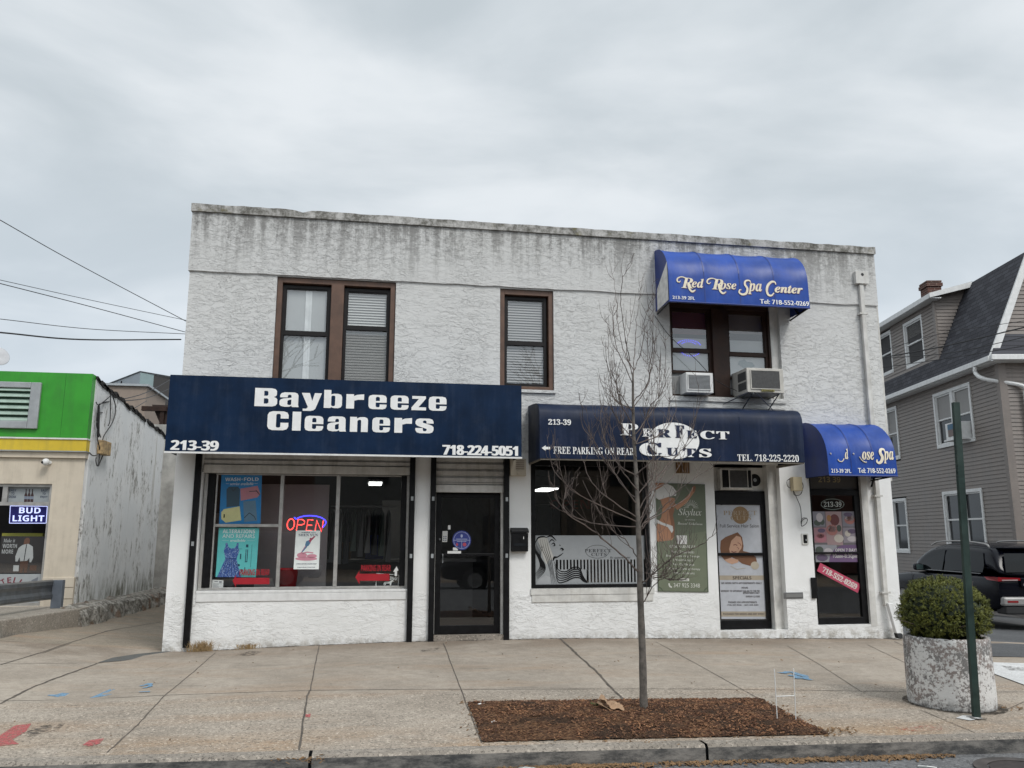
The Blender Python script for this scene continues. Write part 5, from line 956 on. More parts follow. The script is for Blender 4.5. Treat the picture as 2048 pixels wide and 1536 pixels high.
mb = MB(); s.poly(mb, [hp(*q) for q in ((245, 720), (285, 680), (318, 690), (332, 740), (325, 780), (300, 815), (262, 825), (235, 815), (228, 785))], 3); s.poly(mb, [hp(*q) for q in ((190, 870), (240, 855), (300, 870), (300, 890), (250, 905), (215, 890))], 3); obj('face', mb, C('print_face', .52, .31, .21), t)
mb = MB(); s.line(mb, [hp(*q) for q in ((262, 755), (278, 748), (292, 758))], .018, 4, 2.4); s.line(mb, [hp(*q) for q in ((295, 735), (312, 742), (322, 760))], .014, 4, 2.4); s.line(mb, [hp(*q) for q in ((245, 800), (262, 812), (285, 806))], .02, 4, 2.4); s.line(mb, [hp(*q) for q in ((290, 770), (305, 780), (298, 788))], .01, 4, 2.4); obj('face_lines', mb, C('print_face_line', .20, .07, .05), t)
mb = MB(); s.ell(mb, *hp(432, 915), .09, .035, 2.5); s.line(mb, [hp(*q) for q in ((240, 920), (290, 945), (360, 935))], .01, 2.5, 2.4); obj('beige_shape', mb, C('print_beige', .42, .37, .29), t)
mb = MB(); s.rect(mb, .96, 1.0, .58, .655, 3); obj('white_tag', mb, PAPER, t)
s = wsheet((1430.5, 998), (1446, 998), (1431, 1009), (1446, 1012), .187); t = thing('sticker', 'small red and white alarm sticker at the top of the salon door', 'sticker', s.p(.5, 0, 0)); obj('paper', s.base(MB()), PAPER, t); mb = MB(); s.rect(mb, 0, 1, .72, 1); obj('red_band', mb, DRED, t); mb = MB(); [s.rect(mb, .1, .9, v, v + .1) for v in (.1, .32, .52)]; obj('print', mb, C('print_navy', .03, .045, .10), t)
# spa door prints
t, s = poster('spa_collage', 'collage of spa photographs on the glass of the spa door', 'poster', C('collage_dark', .12, .11, .115), ((1625, 1023), (1712.5, 1023), (1631.5, 1124), (1718.5, 1124)), .083)
random.seed(5)
def tile(u0, u1, v0, v1, base, blobs):
    s.rect(MBS.setdefault(base, MB()), u0, u1, v0, v1, 1)
    for cu, cv, ru, rv, m in blobs: s.ell(MBS.setdefault(m, MB()), u0 + (u1 - u0) * cu, v0 + (v1 - v0) * cv, (u1 - u0) * ru, (v1 - v0) * rv, 2 + .1 * len(MBS))
MBS = {}
tile(.0, .27, .70, 1, 'lavender_grey', [(.35, .25, .3, .2, 'dark_green'), (.75, .3, .2, .2, 'dark_green'), (.55, .6, .28, .3, 'stone_white')])
tile(.29, .65, .33, 1, 'dusty_pink', [(.55, .75, .3, .17, 'wine'), (.2, .8, .14, .1, 'amber'), (.35, .45, .36, .16, 'terracotta'), (.35, .48, .26, .10, 'stone_white'), (.75, .2, .3, .12, 'cream_soap'), (.8, .5, .15, .1, 'dark_green')])
tile(.67, 1, .70, 1, 'lavender_grey', [(.5, .45, .36, .3, 'terracotta'), (.5, .55, .3, .18, 'stone_white'), (.4, .8, .3, .14, 'dark_violet')])
tile(.0, .29, .38, .68, 'rose', [(.5, .3, .45, .28, 'rose_deep'), (.5, .45, .3, .16, 'terracotta'), (.6, .8, .3, .14, 'dark_violet'), (.5, .5, .08, .08, 'cream_soap')])
tile(.67, 1, .38, .68, 'grey_violet', [(.3, .6, .2, .2, 'cream_soap'), (.6, .25, .35, .18, 'stone_white'), (.6, .75, .3, .15, 'dark_violet')])
tile(.0, .5, .0, .34, 'ash', [(.2, .7, .18, .2, 'dark_green'), (.3, .25, .26, .2, 'dark_violet'), (.6, .6, .2, .2, 'stone_white')])
COLS = dict(lavender_grey=(.20, .19, .22), dark_green=(.06, .075, .06), stone_white=(.46, .42, .43), dusty_pink=(.32, .22, .22), wine=(.12, .03, .03), amber=(.32, .16, .06), terracotta=(.33, .14, .12), cream_soap=(.50, .45, .39), rose=(.30, .16, .18), rose_deep=(.38, .15, .18), grey_violet=(.25, .22, .25), dark_violet=(.10, .07, .12), ash=(.27, .27, .29))
for k, m_ in MBS.items(): obj(k + '_print', m_, C('print_' + k, *COLS[k]), t)
mb = MB(); s.poly(mb, ((.30, .0), (.33, .12), (.45, .26), (.62, .33), (1, .34), (1, 0)), 4); obj('violet_panel', mb, C('violet_print', .13, .075, .16), t)
mb = MB(); s.txt(mb, 'OPEN 7 DAYS', .46, .97, .205, .265, 'bold', 5); s.txt(mb, '10am-8:30pm', .40, .98, .06, .16, 'sital', 5); obj('opening_hours', mb, C('print_pale', .60, .60, .55), t)
t = thing('number_decal', 'oval house number decal high on the spa door glass', 'decal', P(1665, 1009, .083)); s = wsheet((1641, 997), (1688.5, 997), (1641.5, 1020), (1689, 1020), .083)
mb = MB(); s.line(mb, [(.5 + .48 * math.cos(R(a)), .5 + .46 * math.sin(R(a))) for a in range(0, 361, 10)], .02, 1, .48); obj('oval_ring', mb, C('print_green_grey', .25, .30, .27), t); mb = MB(); s.txt(mb, '213-39', .13, .87, .27, .73, 'serif'); obj('lettering', mb, C('print_pale2', .45, .48, .45), t)
s = Sheet(P(1640.5, 1125.5, .08), P(1722, 1168.5, .08), P(1634, 1142, .08), P(1715.5, 1186, .08), (0, -1, 0)); t = thing('phone_banner', 'slanting crimson phone number banner on the spa door', 'banner', s.p(.5, 0, 0)); obj('band', s.base(MB()), PINK, t); mb = MB(); s.txt(mb, '718-552-0269', .10, .93, .20, .80, 'serif', fat=.006); obj('lettering', mb, C('banner_white', .66, .60, .56), t)

# ================================================================== AIR CONDITIONERS
def aircon(label, x0, x1, y0, y1, z0, z1, m, grille, gm, louv=True, name='air_conditioner'):
    t = thing(name, label, 'air conditioner', ((x0 + x1) / 2, y0, z0)); obj('casing', MB().box(x0, x1, y0, y1, z0, z1), m, t, bevel=.008)
    a, b, c, d = grille; obj('grille', MB().box(a, b, y0 - .012, y0 - .0005, c, d), gm, t); mb = MB(); z = c + .012
    while louv and z < d - .01: mb.box(a + .01, b - .01, y0 - .018, y0 - .0125, z, z + .006); z += .02
    if louv: obj('louvre', mb, GREYM, t)
    obj('face_trim', MB().frame(a - .012, b + .012, c - .012, d + .012, .012, y0 - .016, y0 - .0005), m, t); return t
GRD = simple('dark_condenser_fins', (.06, .06, .06), .7, var=.3, scale=30); GRL = simple('grey_condenser_fins', (.14, .14, .145), .6, var=.2, scale=30)
ac = aircon('smaller white air conditioner in the left sash of the upstairs spa window', 4.93, 5.385, -.2, .12, 3.645, 3.97, TRIM, (4.965, 5.325, 3.70, 3.925), GRL)
obj('side_panel', MB().box(4.79, 4.925, .07, .09, 3.66, 3.955), C('accordion_grey', .42, .42, .41), ac); mb = MB(); [mb.box(4.80 + .022 * k, 4.806 + .022 * k, .062, .0695, 3.66, 3.95) for k in range(6)]; obj('accordion_fold', mb, C('accordion_dark', .2, .2, .2), ac)
ac = aircon('large cream air conditioner jutting from the right sash of the upstairs spa window', 5.85, 6.475, -.43, .12, 3.635, 4.03, simple('aged_cream_casing', (.50, .48, .44), .5, var=.15), (5.92, 6.40, 3.70, 3.985), GRD, False)
for c_, d_ in ((3.69, 3.81), (3.84, 3.975)): obj('side_vent', MB().box(5.843, 5.849, -.40, -.12, c_, d_), GRD, ac)
mb = MB(); mb.box(6.08, 6.30, -.446, -.4425, 3.652, 3.683); obj('badge', mb, C('badge_gold', .26, .23, .08), ac); mb = MB(); text(mb, 'Friedrich', bx(6.10, 6.28, 3.656, 3.678, -.4465), 'serif'); obj('badge_lettering', mb, BLACKP, ac)
for x in (5.95, 6.40):
    obj('strut', MB().tube([(x, -.40, 3.63), (x - .02, -.01, 3.40)], .010), STEEL, ac); obj('strut', MB().tube([(x, -.42, 3.625), (x, -.01, 3.60)], .010), STEEL, ac)
obj('brace', MB().tube([(5.62, -.02, 3.50), (5.86, -.42, 3.63)], .008), STEEL, ac); obj('brace', MB().tube([(6.0, -.43, 3.625), (6.50, -.02, 3.40)], .008), STEEL, ac)
ac = aircon('old white air conditioner set above the salon door', 5.55, 6.09, .06, .19, 2.135, 2.475, OLDW, (5.70, 6.0, 2.17, 2.445), GRD, False)
for a_, b__ in ((5.58, 5.685), (6.01, 6.07)): obj('side_grille', MB().box(a_, b__, .052, .0595, 2.17, 2.445), BLACKP, ac)
obj('fan_hole', MB().lathe((6.20, .192, 2.30), [(0, 0), (.10, 0), (.10, .006)], 24, 'y'), BLACKP, ac); obj('fan_hub', MB().lathe((6.20, .186, 2.30), [(0, 0), (.03, 0), (.03, .005)], 14, 'y'), GREYM, ac)
# loose cable from the awning to the air conditioners
single('cable', MB().tube(smooth_pts([P(1309, 631, -.03), P(1342, 675, -.05), P(1390, 717, -.08), P(1432, 760, -.05), P(1480, 785, -.05)], 5), .006, 5), WIRE, 'thin black cable slanting down from the blue awning to the window air conditioners', 'cable', P(1309, 631, -.03))
# ================================================================== STREET THINGS
random.seed(11)
tb = G(1287, 1428); TY = tb.y
tree = thing('sapling_tree', 'bare young street tree with upright twigs growing from the bark pit', 'tree', tb)
tc_ = lambda x, y: (1080 + .4038 * x, 480 + .4038 * y)
trunk = [P(1288.5, 1434, TY), P(1287, 1400, TY), P(1285, 1310, TY), P(1281, 1200, TY), P(1279, 1120, TY), P(1276, 1040, TY), P(1273, 960, TY + .02), P(1268, 880, TY + .03), P(1266, 800, TY + .02), P(1266, 745, TY)]
obj('trunk', MB().tube(smooth_pts(trunk, 4), [(.040 - .031 * i / 36) * (1 + .05 * math.sin(i * 2.1)) for i in range(37)], 10), BARK, tree, smooth=True)
mb = MB(); allb = []
def branch(pts, r0, r1, dy):
    n = len(pts); q = smooth_pts([P(x, y, TY + dy * (i / (n - 1)) ** 1.2) for i, (x, y) in enumerate(pts)], 5)
    q = [p + Vector((random.gauss(0, .004), random.gauss(0, .006), random.gauss(0, .004))) if 0 < i < len(q) - 1 else p for i, p in enumerate(q)]
    mb.tube(q, [r0 + (r1 - r0) * i / (len(q) - 1) for i in range(len(q))], 5); allb.append((q, r0)); return q
BR = [((462, 640), (420, 560), (385, 420), (375, 260), (345, 110)), ((445, 600), (425, 500), (405, 350), (403, 220), (430, 140), (468, 65)), ((462, 655), (470, 540), (475, 450), (490, 300), (515, 165)), ((462, 650), (500, 560), (515, 440), (522, 380), (560, 270)), ((462, 720), (400, 580), (372, 500), (362, 400), (372, 280)),
      ((465, 800), (530, 720), (548, 600), (560, 500), (540, 390), (500, 310)), ((464, 690), (430, 560), (440, 450), (475, 265)), ((462, 830), (540, 700), (570, 500), (580, 400)), ((464, 860), (380, 720), (400, 590)), ((466, 840), (365, 780), (350, 600), (362, 520)), ((472, 1000), (370, 870), (350, 740), (380, 600)),
      ((482, 1170), (380, 1100), (310, 950), (300, 830), (285, 660)), ((488, 1320), (340, 1110), (270, 1000), (215, 880), (195, 760)), ((490, 1380), (300, 1250), (225, 1130), (260, 1000), (300, 900)), ((490, 1420), (250, 1400), (120, 1330), (150, 1220), (200, 1150)), ((488, 1400), (230, 1280), (130, 1210), (75, 1100)),
      ((492, 1420), (545, 1300), (600, 1180), (660, 1090), (730, 1000), (760, 900), (810, 770)), ((494, 1440), (560, 1370), (620, 1310), (700, 1230), (842, 1130)), ((485, 1260), (560, 1160), (590, 1080), (660, 1060), (700, 960), (665, 860)), ((480, 1160), (570, 1050), (530, 860), (600, 760), (640, 630)), ((474, 960), (560, 840), (600, 760), (650, 650)), ((476, 1010), (600, 960), (670, 850), (660, 720)),
      ((470, 930), (410, 830), (395, 760), (430, 640)), ((474, 1010), (520, 900), (560, 800)), ((484, 1240), (400, 1130), (360, 960), (340, 880)), ((486, 1290), (420, 1230), (370, 1150), (360, 1060)), ((478, 1080), (420, 1000), (400, 900), (410, 820)), ((488, 1340), (540, 1250), (640, 1190), (700, 1100), (730, 990))]
for i, b_ in enumerate(BR): branch([tc_(*p) for p in b_], (.0052 if i < 11 else .0062), .0015, (.5, -.45, .3, -.25, .6, -.55, .15)[i % 7])
branch([(1278, 1146), (1250.6, 1115.7), (1202, 1075), (1162, 1044.6), (1136, 1029), (1125, 1011), (1140, 965), (1160, 935)], .0095, .002, -.5)
branch([(1280, 1165), (1290, 1161), (1315, 1140), (1339, 1120), (1372, 1103), (1400, 1090), (1423, 1072), (1436, 1030)], .0085, .002, -.4); branch([(1276, 1062), (1290, 1046), (1330, 1022), (1349, 1011), (1372, 998), (1386, 975)], .0075, .0025, .4); branch([(1275, 1050), (1290, 1017), (1310, 966), (1335, 930), (1362, 902), (1400, 860)], .0075, .0025, .5); branch([(1279, 1120), (1255, 1085), (1225, 1060), (1190, 1010), (1165, 960)], .0065, .0025, .3); branch([(1282, 1210), (1310, 1170), (1330, 1150), (1334, 1120)], .006, .002, -.2)
for k in range(5): x = 1330 + random.uniform(-25, 20); branch([(1339, 1120), (x, 1128 + k * 3), (x - 14, 1150 + k), (x + 8, 1160), (x + 14, 1140)], .003, .0016, -.4)
for q, r in list(allb):                                           # long upright side shoots
    for k in range(2 if q[0].z < 2.9 else 0):
        i = random.randint(len(q) // 6, len(q) * 2 // 3); d = (q[min(i + 1, len(q) - 1)] - q[i]).normalized(); out = Vector((random.uniform(-.5, .5), random.uniform(-.5, .5), 0)); L = random.uniform(.25, .55)
        p1 = q[i] + (d * .6 + out * .7 + Vector((0, 0, .3))).normalized() * L * .4; p2 = p1 + (d * .3 + out * .25 + Vector((0, 0, .9))).normalized() * L * .4; p3 = p2 + (out * .05 + Vector((random.uniform(-.15, .15), 0, 1))).normalized() * L * .35
        t_ = smooth_pts([q[i], p1, p2, p3], 4); mb.tube(t_, [.0036 - .0022 * j / (len(t_) - 1) for j in range(len(t_))], 4); allb.append((t_, .003))
main = list(allb)
for q, r in main:
    for k in range(random.randint(3, 6)):
        i = random.randint(len(q) // 5, len(q) - 2); d = (q[i + 1] - q[i]).normalized(); side = Vector((random.choice((-1, 1)) * random.uniform(.5, 1), random.uniform(-.8, .8), random.uniform(.2, .9))); L = random.uniform(.07, .30); p1 = q[i] + (d * .45 + side.normalized() * .55) * L * .5; p2 = p1 + (d * .6 + Vector((0, 0, .5)) + side.normalized() * .15).normalized() * L * .6
        t_ = smooth_pts([q[i], p1, p2], 3); mb.tube(t_, [0.0024 - .0013 * j / (len(t_) - 1) for j in range(len(t_))], 4)
        if random.random() < .5: p3 = p1 + Vector((random.uniform(-.06, .06), random.uniform(-.06, .06), random.uniform(.02, .09))); mb.tube([p1, p3], [.0021, .0012], 4)
obj('crown', mb, TWIG, tree)

# planter and clipped yew
f = G(1905, 1424); dv = Vector((f.x, f.y - CAM.y, 0)).normalized(); pcn = Vector((f.x, f.y, 0)) + dv * .40; pcn.z = gz(pcn.x, pcn.y) - .02
pl = thing('planter', 'round concrete planter with peeling white paint near the kerb', 'planter', pcn)
mb = MB(); seg = 72; prof = [(.428, 0), (.436, .03), (.438, .10), (.436, .35), (.434, .60), (.432, .672), (.424, .682), (.385, .682), (.375, .672), (.372, .58)]
for r_, h in [(a_ * .915, b__) for a_, b__ in prof]:
    for k in range(seg): a = 2 * math.pi * k / seg; rr = r_ * (1 + random.uniform(-.004, .004)); mb.v.append((rr * math.cos(a), rr * math.sin(a), h + (random.uniform(-.006, .006) if .1 < h else 0)))
for i in range(len(prof) - 1):
    for k in range(seg): k2 = (k + 1) % seg; mb.f.append((i * seg + k, i * seg + k2, (i + 1) * seg + k2, (i + 1) * seg + k))
o = obj('tub', mb, PLANTER, None, smooth=True); o.parent = pl
o = obj('soil', MB().lathe((0, 0, 0), [(0, .61), (.345, .60)], 30), SOIL); o.parent = pl
bc = pcn + Vector((0, 0, .64)); bush = thing('bush', 'clipped dark green yew bush growing in the round planter', 'bush', bc)
mb = MB()
for k in range(26):
    a = random.uniform(0, 6.28); e_ = random.uniform(.3, 1.3); L = random.uniform(.35, .55); d = Vector((math.cos(a) * math.cos(e_), math.sin(a) * math.cos(e_), math.sin(e_)))
    mb.tube([bc + Vector((random.uniform(-.06, .06), random.uniform(-.06, .06), -.03)), bc + d * L * .5 + Vector((0, 0, .04)), bc + d * L], [.010, .007, .003], 4)
obj('stems', mb, TWIG, bush)
mb = MB(); ctr = bc + Vector((0, 0, .26))
lumps = [(Vector((random.gauss(0, 1), random.gauss(0, 1), random.gauss(0, 1))).normalized(), random.uniform(-.05, .11), random.uniform(.06, .22)) for _ in range(70)]
def brad(d):
    r = 1.0
    for c_, w_, s_ in lumps: r += w_ * max(0, 1 - (1 - d.dot(c_)) / (s_ * .35)) * .9
    return r * .86
NS = 3000; sprays = []
for _ in range(NS):
    d = Vector((random.gauss(0, 1), random.gauss(0, 1), random.gauss(0, 1))).normalized()
    if d.z < -.75: continue
    rr = brad(d) * random.choice((1, 1, 1, random.uniform(.72, 1))) * random.uniform(.94, 1.03); sprays.append((ctr + Vector((d.x * .475, d.y * .475, d.z * (.40 if d.z > 0 else .34))) * rr, d))
for c_, d in sprays:
    ax = (d + Vector((random.gauss(0, .45), random.gauss(0, .45), random.gauss(.35, .4)))).normalized(); L = random.uniform(.035, .065)
    for j in range(11):
        t_ = j / 10; b0 = c_ + ax * L * (t_ - .6); sd_ = ax.cross(Vector((random.gauss(0, 1), random.gauss(0, 1), random.gauss(0, 1)))).normalized(); n_ = (sd_ * .8 + ax * .65).normalized(); le = random.uniform(.014, .024); wv = ax.cross(n_).normalized() * .0034
        mb.add([b0 - wv, b0 + wv, b0 + n_ * le + wv * .3, b0 + n_ * le - wv * .3], ((0, 1, 2, 3),))
obj('foliage', mb, YEW, bush)
mb = MB()
for _ in range(420):
    d = Vector((random.gauss(0, 1), random.gauss(0, 1), random.gauss(0, 1))).normalized(); c_ = ctr + Vector((d.x * .40, d.y * .40, d.z * .30)) * random.uniform(.8, .98); u = d.orthogonal().normalized() * .05; v = d.cross(u)
    mb.quad(c_ - u - v, c_ + u - v, c_ + u + v, c_ - u + v)
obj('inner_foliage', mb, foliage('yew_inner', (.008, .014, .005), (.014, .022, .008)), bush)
mb = MB()
for x, y in ((1858, 1150), (1906, 1150), (1942, 1160), (1895, 1165)):
    p = P(x, y, pcn.y); mb.tube([p - Vector((.01, 0, .15)), p - Vector((.0, 0, .06)), p], [.003, .0025, .0015], 4); mb.tube([p - Vector((0, 0, .08)), p + Vector((.03, .01, -.01))], .0018, 4)
obj('bare_shoots', mb, TWIG, bush)
# sign post
pb = G(1952.5, 1435); pt = P(1911, 805, pb.y)
mb = MB(); ax = (pt - pb); wx = Vector((.98, -.17, 0)) * .031; wy = Vector((.17, .98, 0)) * .022
mb.obox(pb - wx - wy - Vector((0, 0, .05)), wx * 2, wy * .3, ax + Vector((0, 0, .05))); mb.obox(pb - wx - wy * .7 - Vector((0, 0, .05)), wx * .25, wy * 1.7, ax + Vector((0, 0, .05))); mb.obox(pb + wx * .75 - wy * .7 - Vector((0, 0, .05)), wx * .25, wy * 1.7, ax + Vector((0, 0, .05)))
single('sign_post', mb, POSTG, 'dark green metal post without a sign in front of the planter', 'post', pb)
# white wire stake frame
a, b_ = G(1555, 1446), G(1592, 1444); mb = MB(); ta, tb2 = P(1548.5, 1338, a.y), P(1587, 1337, b_.y)
mb.tube([a - Vector((0, 0, .03)), ta], .0042, 6); mb.tube([b_ - Vector((0, 0, .03)), tb2], .0042, 6); m1, m2 = a.lerp(ta, .49), b_.lerp(tb2, .49); mb.tube([m1, m2], .004, 6)
single('wire_stake', mb, simple('white_wire', (.72, .72, .70), .5), 'white H shaped wire sign stake stuck in the bark pit', 'stake', a)
# crumpled paper bag
g = G(1222, 1432); mb = MB(); bm = bmesh.new(); bmesh.ops.create_grid(bm, x_segments=14, y_segments=10, size=.5)
for v in bm.verts:
    x, y = v.co.x, v.co.y; v.co = Vector((x * .25 + .0, y * .13, .035 + .03 * math.cos(y * 3.0) + random.uniform(-.010, .010) + .02 * math.sin(x * 9 + y * 4)))
mb.v = [tuple(v.co) for v in bm.verts]; bm.verts.index_update(); mb.f = [tuple(v.index for v in f.verts) for f in bm.faces]
n0 = len(mb.v); mb.add([(x, y, max(.004, z - .045 - .02 * (1 - abs(y) * 7))) for x, y, z in mb.v], [f[::-1] for f in mb.f]); bm.free()
rim = [(i, j) for i, j in ()]
o = single('paper_bag', MB().add([Vector(v) for v in mb.v], mb.f), KRAFT, 'crumpled brown paper bag lying on the bark beside the trunk', 'bag', (0, 0, 0)); o.location = g + Vector((0, .02, .055)); o.rotation_euler = (R(-8), R(24), R(-26)); q = o.modifiers.new('thick', 'SOLIDIFY'); q.thickness = .004
# small weed beside the bag
g = G(1190, 1424); mb = MB()
for k in range(70):
    a = random.uniform(0, 6.28); h = random.uniform(.02, .075); r_ = random.uniform(.005, .035); b0 = g + Vector((r_ * math.cos(a), r_ * math.sin(a), .02)); u = Vector((math.cos(a + 1.5), math.sin(a + 1.5), 0)) * .007; tp_ = b0 + Vector((math.cos(a) * .02, math.sin(a) * .02, h)); mb.quad(b0, b0.lerp(tp_, .5) + u, tp_, b0.lerp(tp_, .5) - u)
single('weed', mb, WEED, 'small green weed sprouting beside the paper bag', 'weed', g)
for (x, y), lb, n in (((570 - 160, 1298), 'larger tuft of dry straw grass at the foot of the white wall', 260), ((503, 1290), 'smaller tuft of dry grass at the foot of the white wall', 110)):
    g = G(x, y); mb = MB(); sp = .15 if n > 200 else .13
    for k in range(n):
        b0 = Vector((g.x + random.gauss(0, sp * .55), -.035 - random.random() * .06, 0)); b0.z = gz(b0.x, b0.y); h = random.uniform(.05, .17 if n > 200 else .09); le = Vector((random.gauss(0, .06), random.uniform(-.07, .015), h)); mid = b0 + le * .55 + Vector((0, 0, .02)); wv = Vector((.0022, 0, 0)); mb.add([b0 - wv, b0 + wv, mid + wv, mid - wv, b0 + le], ((0, 1, 2, 3), (3, 2, 4)))
    single('grass_tuft', mb, STRAW, lb, 'grass tuft', g, 'dry grass tufts along the wall')
def crumple(name, px, lb, mat, r, flat=.5, road=False, cat='litter'):
    g = G(*px)
    if road: g.z = roadz(g.x, g.y)
    bm = bmesh.new(); bmesh.ops.create_icosphere(bm, subdivisions=2, radius=1); m_ = MB()
    for v in bm.verts: k = random.uniform(.6, 1.15); v.co = Vector((v.co.x * r * k, v.co.y * r * k * .7, max(v.co.z, -.3) * r * flat * k + .012))
    m_.v = [tuple(v.co + g) for v in bm.verts]; bm.verts.index_update(); m_.f = [tuple(v.index for v in f.verts) for f in bm.faces]; bm.free(); single(name, m_, mat, lb, cat, g)
crumple('paper_scrap', (962, 1412), 'crumpled white paper scrap at the top left of the bark pit', PAPER, .035); crumple('paper_scrap', (988, 1448), 'crumpled white paper scrap nearer the kerb in the bark pit', PAPER, .034)
crumple('plastic_bag', (1050, 1510), 'flattened clear plastic bag in the gutter below the bark pit', simple('clear_plastic', (.42, .43, .44), .18, spec=.6, var=.4, scale=25), .085, .3, True)
g = G(1856, 1506); g.z = roadz(g.x, g.y) + .01; single('plastic_strip', MB().tube([g + Vector((-.06, .05, 0)), g + Vector((-.02, .0, .008)), g + Vector((.05, -.02, 0))], .005, 5), PAPER, 'thin white plastic strip lying on the road near the manhole', 'litter', g)
# cable coil and fittings on the left side wall of the building
c = P(369, 692, .6); mb = MB()
for k in range(5): r_ = .14 + .012 * k; mb.tube([(BX0 - .02 - .012 * k, c.y + r_ * .9 * math.cos(R(a)), c.z + r_ * math.sin(R(a))) for a in range(0, 361, 18)], .009, 5)
mb.tube(smooth_pts([(BX0 - .03, c.y - .1, c.z + .15), (BX0 - .10, c.y - .1, c.z), (BX0 - .03, c.y - .1, c.z - .16)], 6), .008, 5); mb.tube(smooth_pts([(BX0 - .02, c.y - .15, c.z + .12), (BX0 - .07, c.y - .15, c.z), (BX0 - .02, c.y - .15, c.z - .15)], 6), .008, 5)
single('cable_coil', mb, WIRE, 'coil of black cable hanging on the side wall under the utility wires', 'cable coil', c)
# utility wires to the left
for k, (pts, r_) in enumerate(((((0, 440), (150, 525), (373, 643)), .0055), (((0, 560), (180, 600), (374, 641)), .004), (((0, 567), (180, 613), (370, 664)), .0055), (((0, 638), (180, 658), (372, 668)), .0045), (((0, 665), (160, 679), (362, 679)), .010))):
    Y0, Y1 = -2.2, .6; a, m_, b_ = [P(x, y, Y0 + (Y1 - Y0) * t_) for (x, y), t_ in zip(pts, (0, .45, 1))]; a2 = a + (a - m_) * 1.0
    lb = ('steep topmost utility wire running down to the corner of the white building', 'second utility wire from the top left of the white building', 'third utility wire, just below the second, left of the white building', 'fourth utility wire, nearly level, left of the white building', 'thickest and lowest utility wire left of the white building')[k]
    single('utility_wire', MB().tube(smooth_pts([a2, a, m_, b_], 8), r_, 5), WIRE, lb, 'wire', b_, 'utility wires on the left')

# ================================================================== THE GREEN STORE ON THE LEFT
SY = 3.2; SXC = P(172, 905, SY).x
def z3(y, x=150): return P(x, y, SY).z
zt, zg, zy, zc_ = z3(749.5, 187), z3(881, 180), z3(903, 175), z3(917, 170); SL = SXC - 9
st = thing('corner_store', 'beige convenience store with a green fascia, yellow band and whitewashed side wall', 'store', (SXC - 3, SY, .2))
wx0, wx1, wz0, wz1 = SXC - 5, P(104.5, 968, SY).x, z3(1212, 80), z3(968, 100)
mb = MB(); holed(mb, SL, SXC, -.3, zc_, [(wx0, wx1, wz0, wz1)], SY, .2); obj('front_wall', mb, BEIGE, st)
mb = MB(); mb.box(SL, SXC + .01, SY - .05, SY + .1, zc_ + .002, zy - .02); obj('cornice', mb, BEIGE, st)
mb = MB(); mb.box(SL, SXC + .02, SY - .09, SY + .1, zg + .03, zt); obj('fascia_panel', mb, GREEN, st); mb = MB()
for k in range(6): mb.box(SXC - .42 - 1.35 * k, SXC - .417 - 1.35 * k, SY - .0925, SY - .0905, zg + .03, zt)
obj('panel_seam', mb, C('dark_green_seam', .008, .09, .008), st)
mb = MB(); mb.box(SL, SXC + .02, SY - .08, SY + .1, zy, zg); obj('yellow_band', mb, YEL, st); mb = MB(); mb.box(SL, SXC + .03, SY - .1, SY + .1, zg + .002, zg + .028); obj('upper_trim', mb, TRIM, st); mb = MB(); mb.box(SL, SXC + .03, SY - .1, SY + .1, zy - .019, zy - .002); obj('lower_trim', mb, GREYM, st)
a, b_ = P(85, 766, SY - .1), P(77, 858, SY - .1); vt = thing('louvre_vent', 'grey framed louvre vent on the green fascia', 'vent', ((a.x - .6), SY - .1, b_.z)); x0, x1, z0, z1 = a.x - 1.25, a.x, b_.z, a.z
obj('frame', MB().frame(x0, x1, z0, z1, .165, SY - .15, SY - .092, .13, .10), GREYM, vt, bevel=.01); mb = MB(); z = z0 + .13
while z < z1 - .13: mb.obox((x0 + .166, SY - .14, z), (x1 - x0 - .332, 0, 0), (0, .045, .06), (0, -.004, .008)); z += .105
obj('louvre_blades', mb, simple('louvre_pale_green', (.32, .42, .36), .5), vt); obj('back_plate', MB().box(x0 + .16, x1 - .16, SY - .0918, SY - .0908, z0 + .1, z1 - .1), C('vent_dark_green', .02, .07, .04), vt)
cc_ = P(91.5, 924, SY - .12); sc2 = thing('security_camera', 'white dome security camera under the yellow band', 'camera', cc_); obj('mount', MB().lathe((cc_.x + .03, SY - .03, cc_.z), [(.0, 0), (.03, 0), (.03, .03)], 14, 'y'), TRIM, sc2)
bm = bmesh.new(); bmesh.ops.create_icosphere(bm, subdivisions=3, radius=.062); m_ = MB(); m_.v = [tuple(v.co + cc_) for v in bm.verts]; bm.verts.index_update(); m_.f = [tuple(v.index for v in f.verts) for f in bm.faces]; bm.free(); obj('dome', m_, TRIM, sc2, smooth=True); obj('lens', MB().lathe((cc_.x - .035, cc_.y - .05, cc_.z - .01), [(0, -.006), (.022, -.006), (.024, .01)], 14, 'y'), BLACKP, sc2)
mb = MB(); mb.frame(wx0, wx1, wz0, wz1, .05, SY + .05, SY + .11); zt1 = z3(1007, 95); mb.box(wx0 + .05, wx1 - .05, SY + .05, SY + .11, zt1 - .035, zt1 + .025); mx1 = P(10, 985, SY).x; mb.box(mx1 - .06, mx1 + .02, SY + .05, SY + .11, zt1 + .025, wz1 - .05)
wf = obj('shop_window', mb, ALU, st); obj('pane', MB().quad((wx0, SY + .09, wz0), (wx1, SY + .09, wz0), (wx1, SY + .09, wz1), (wx0, SY + .09, wz1)), GLASS, wf)
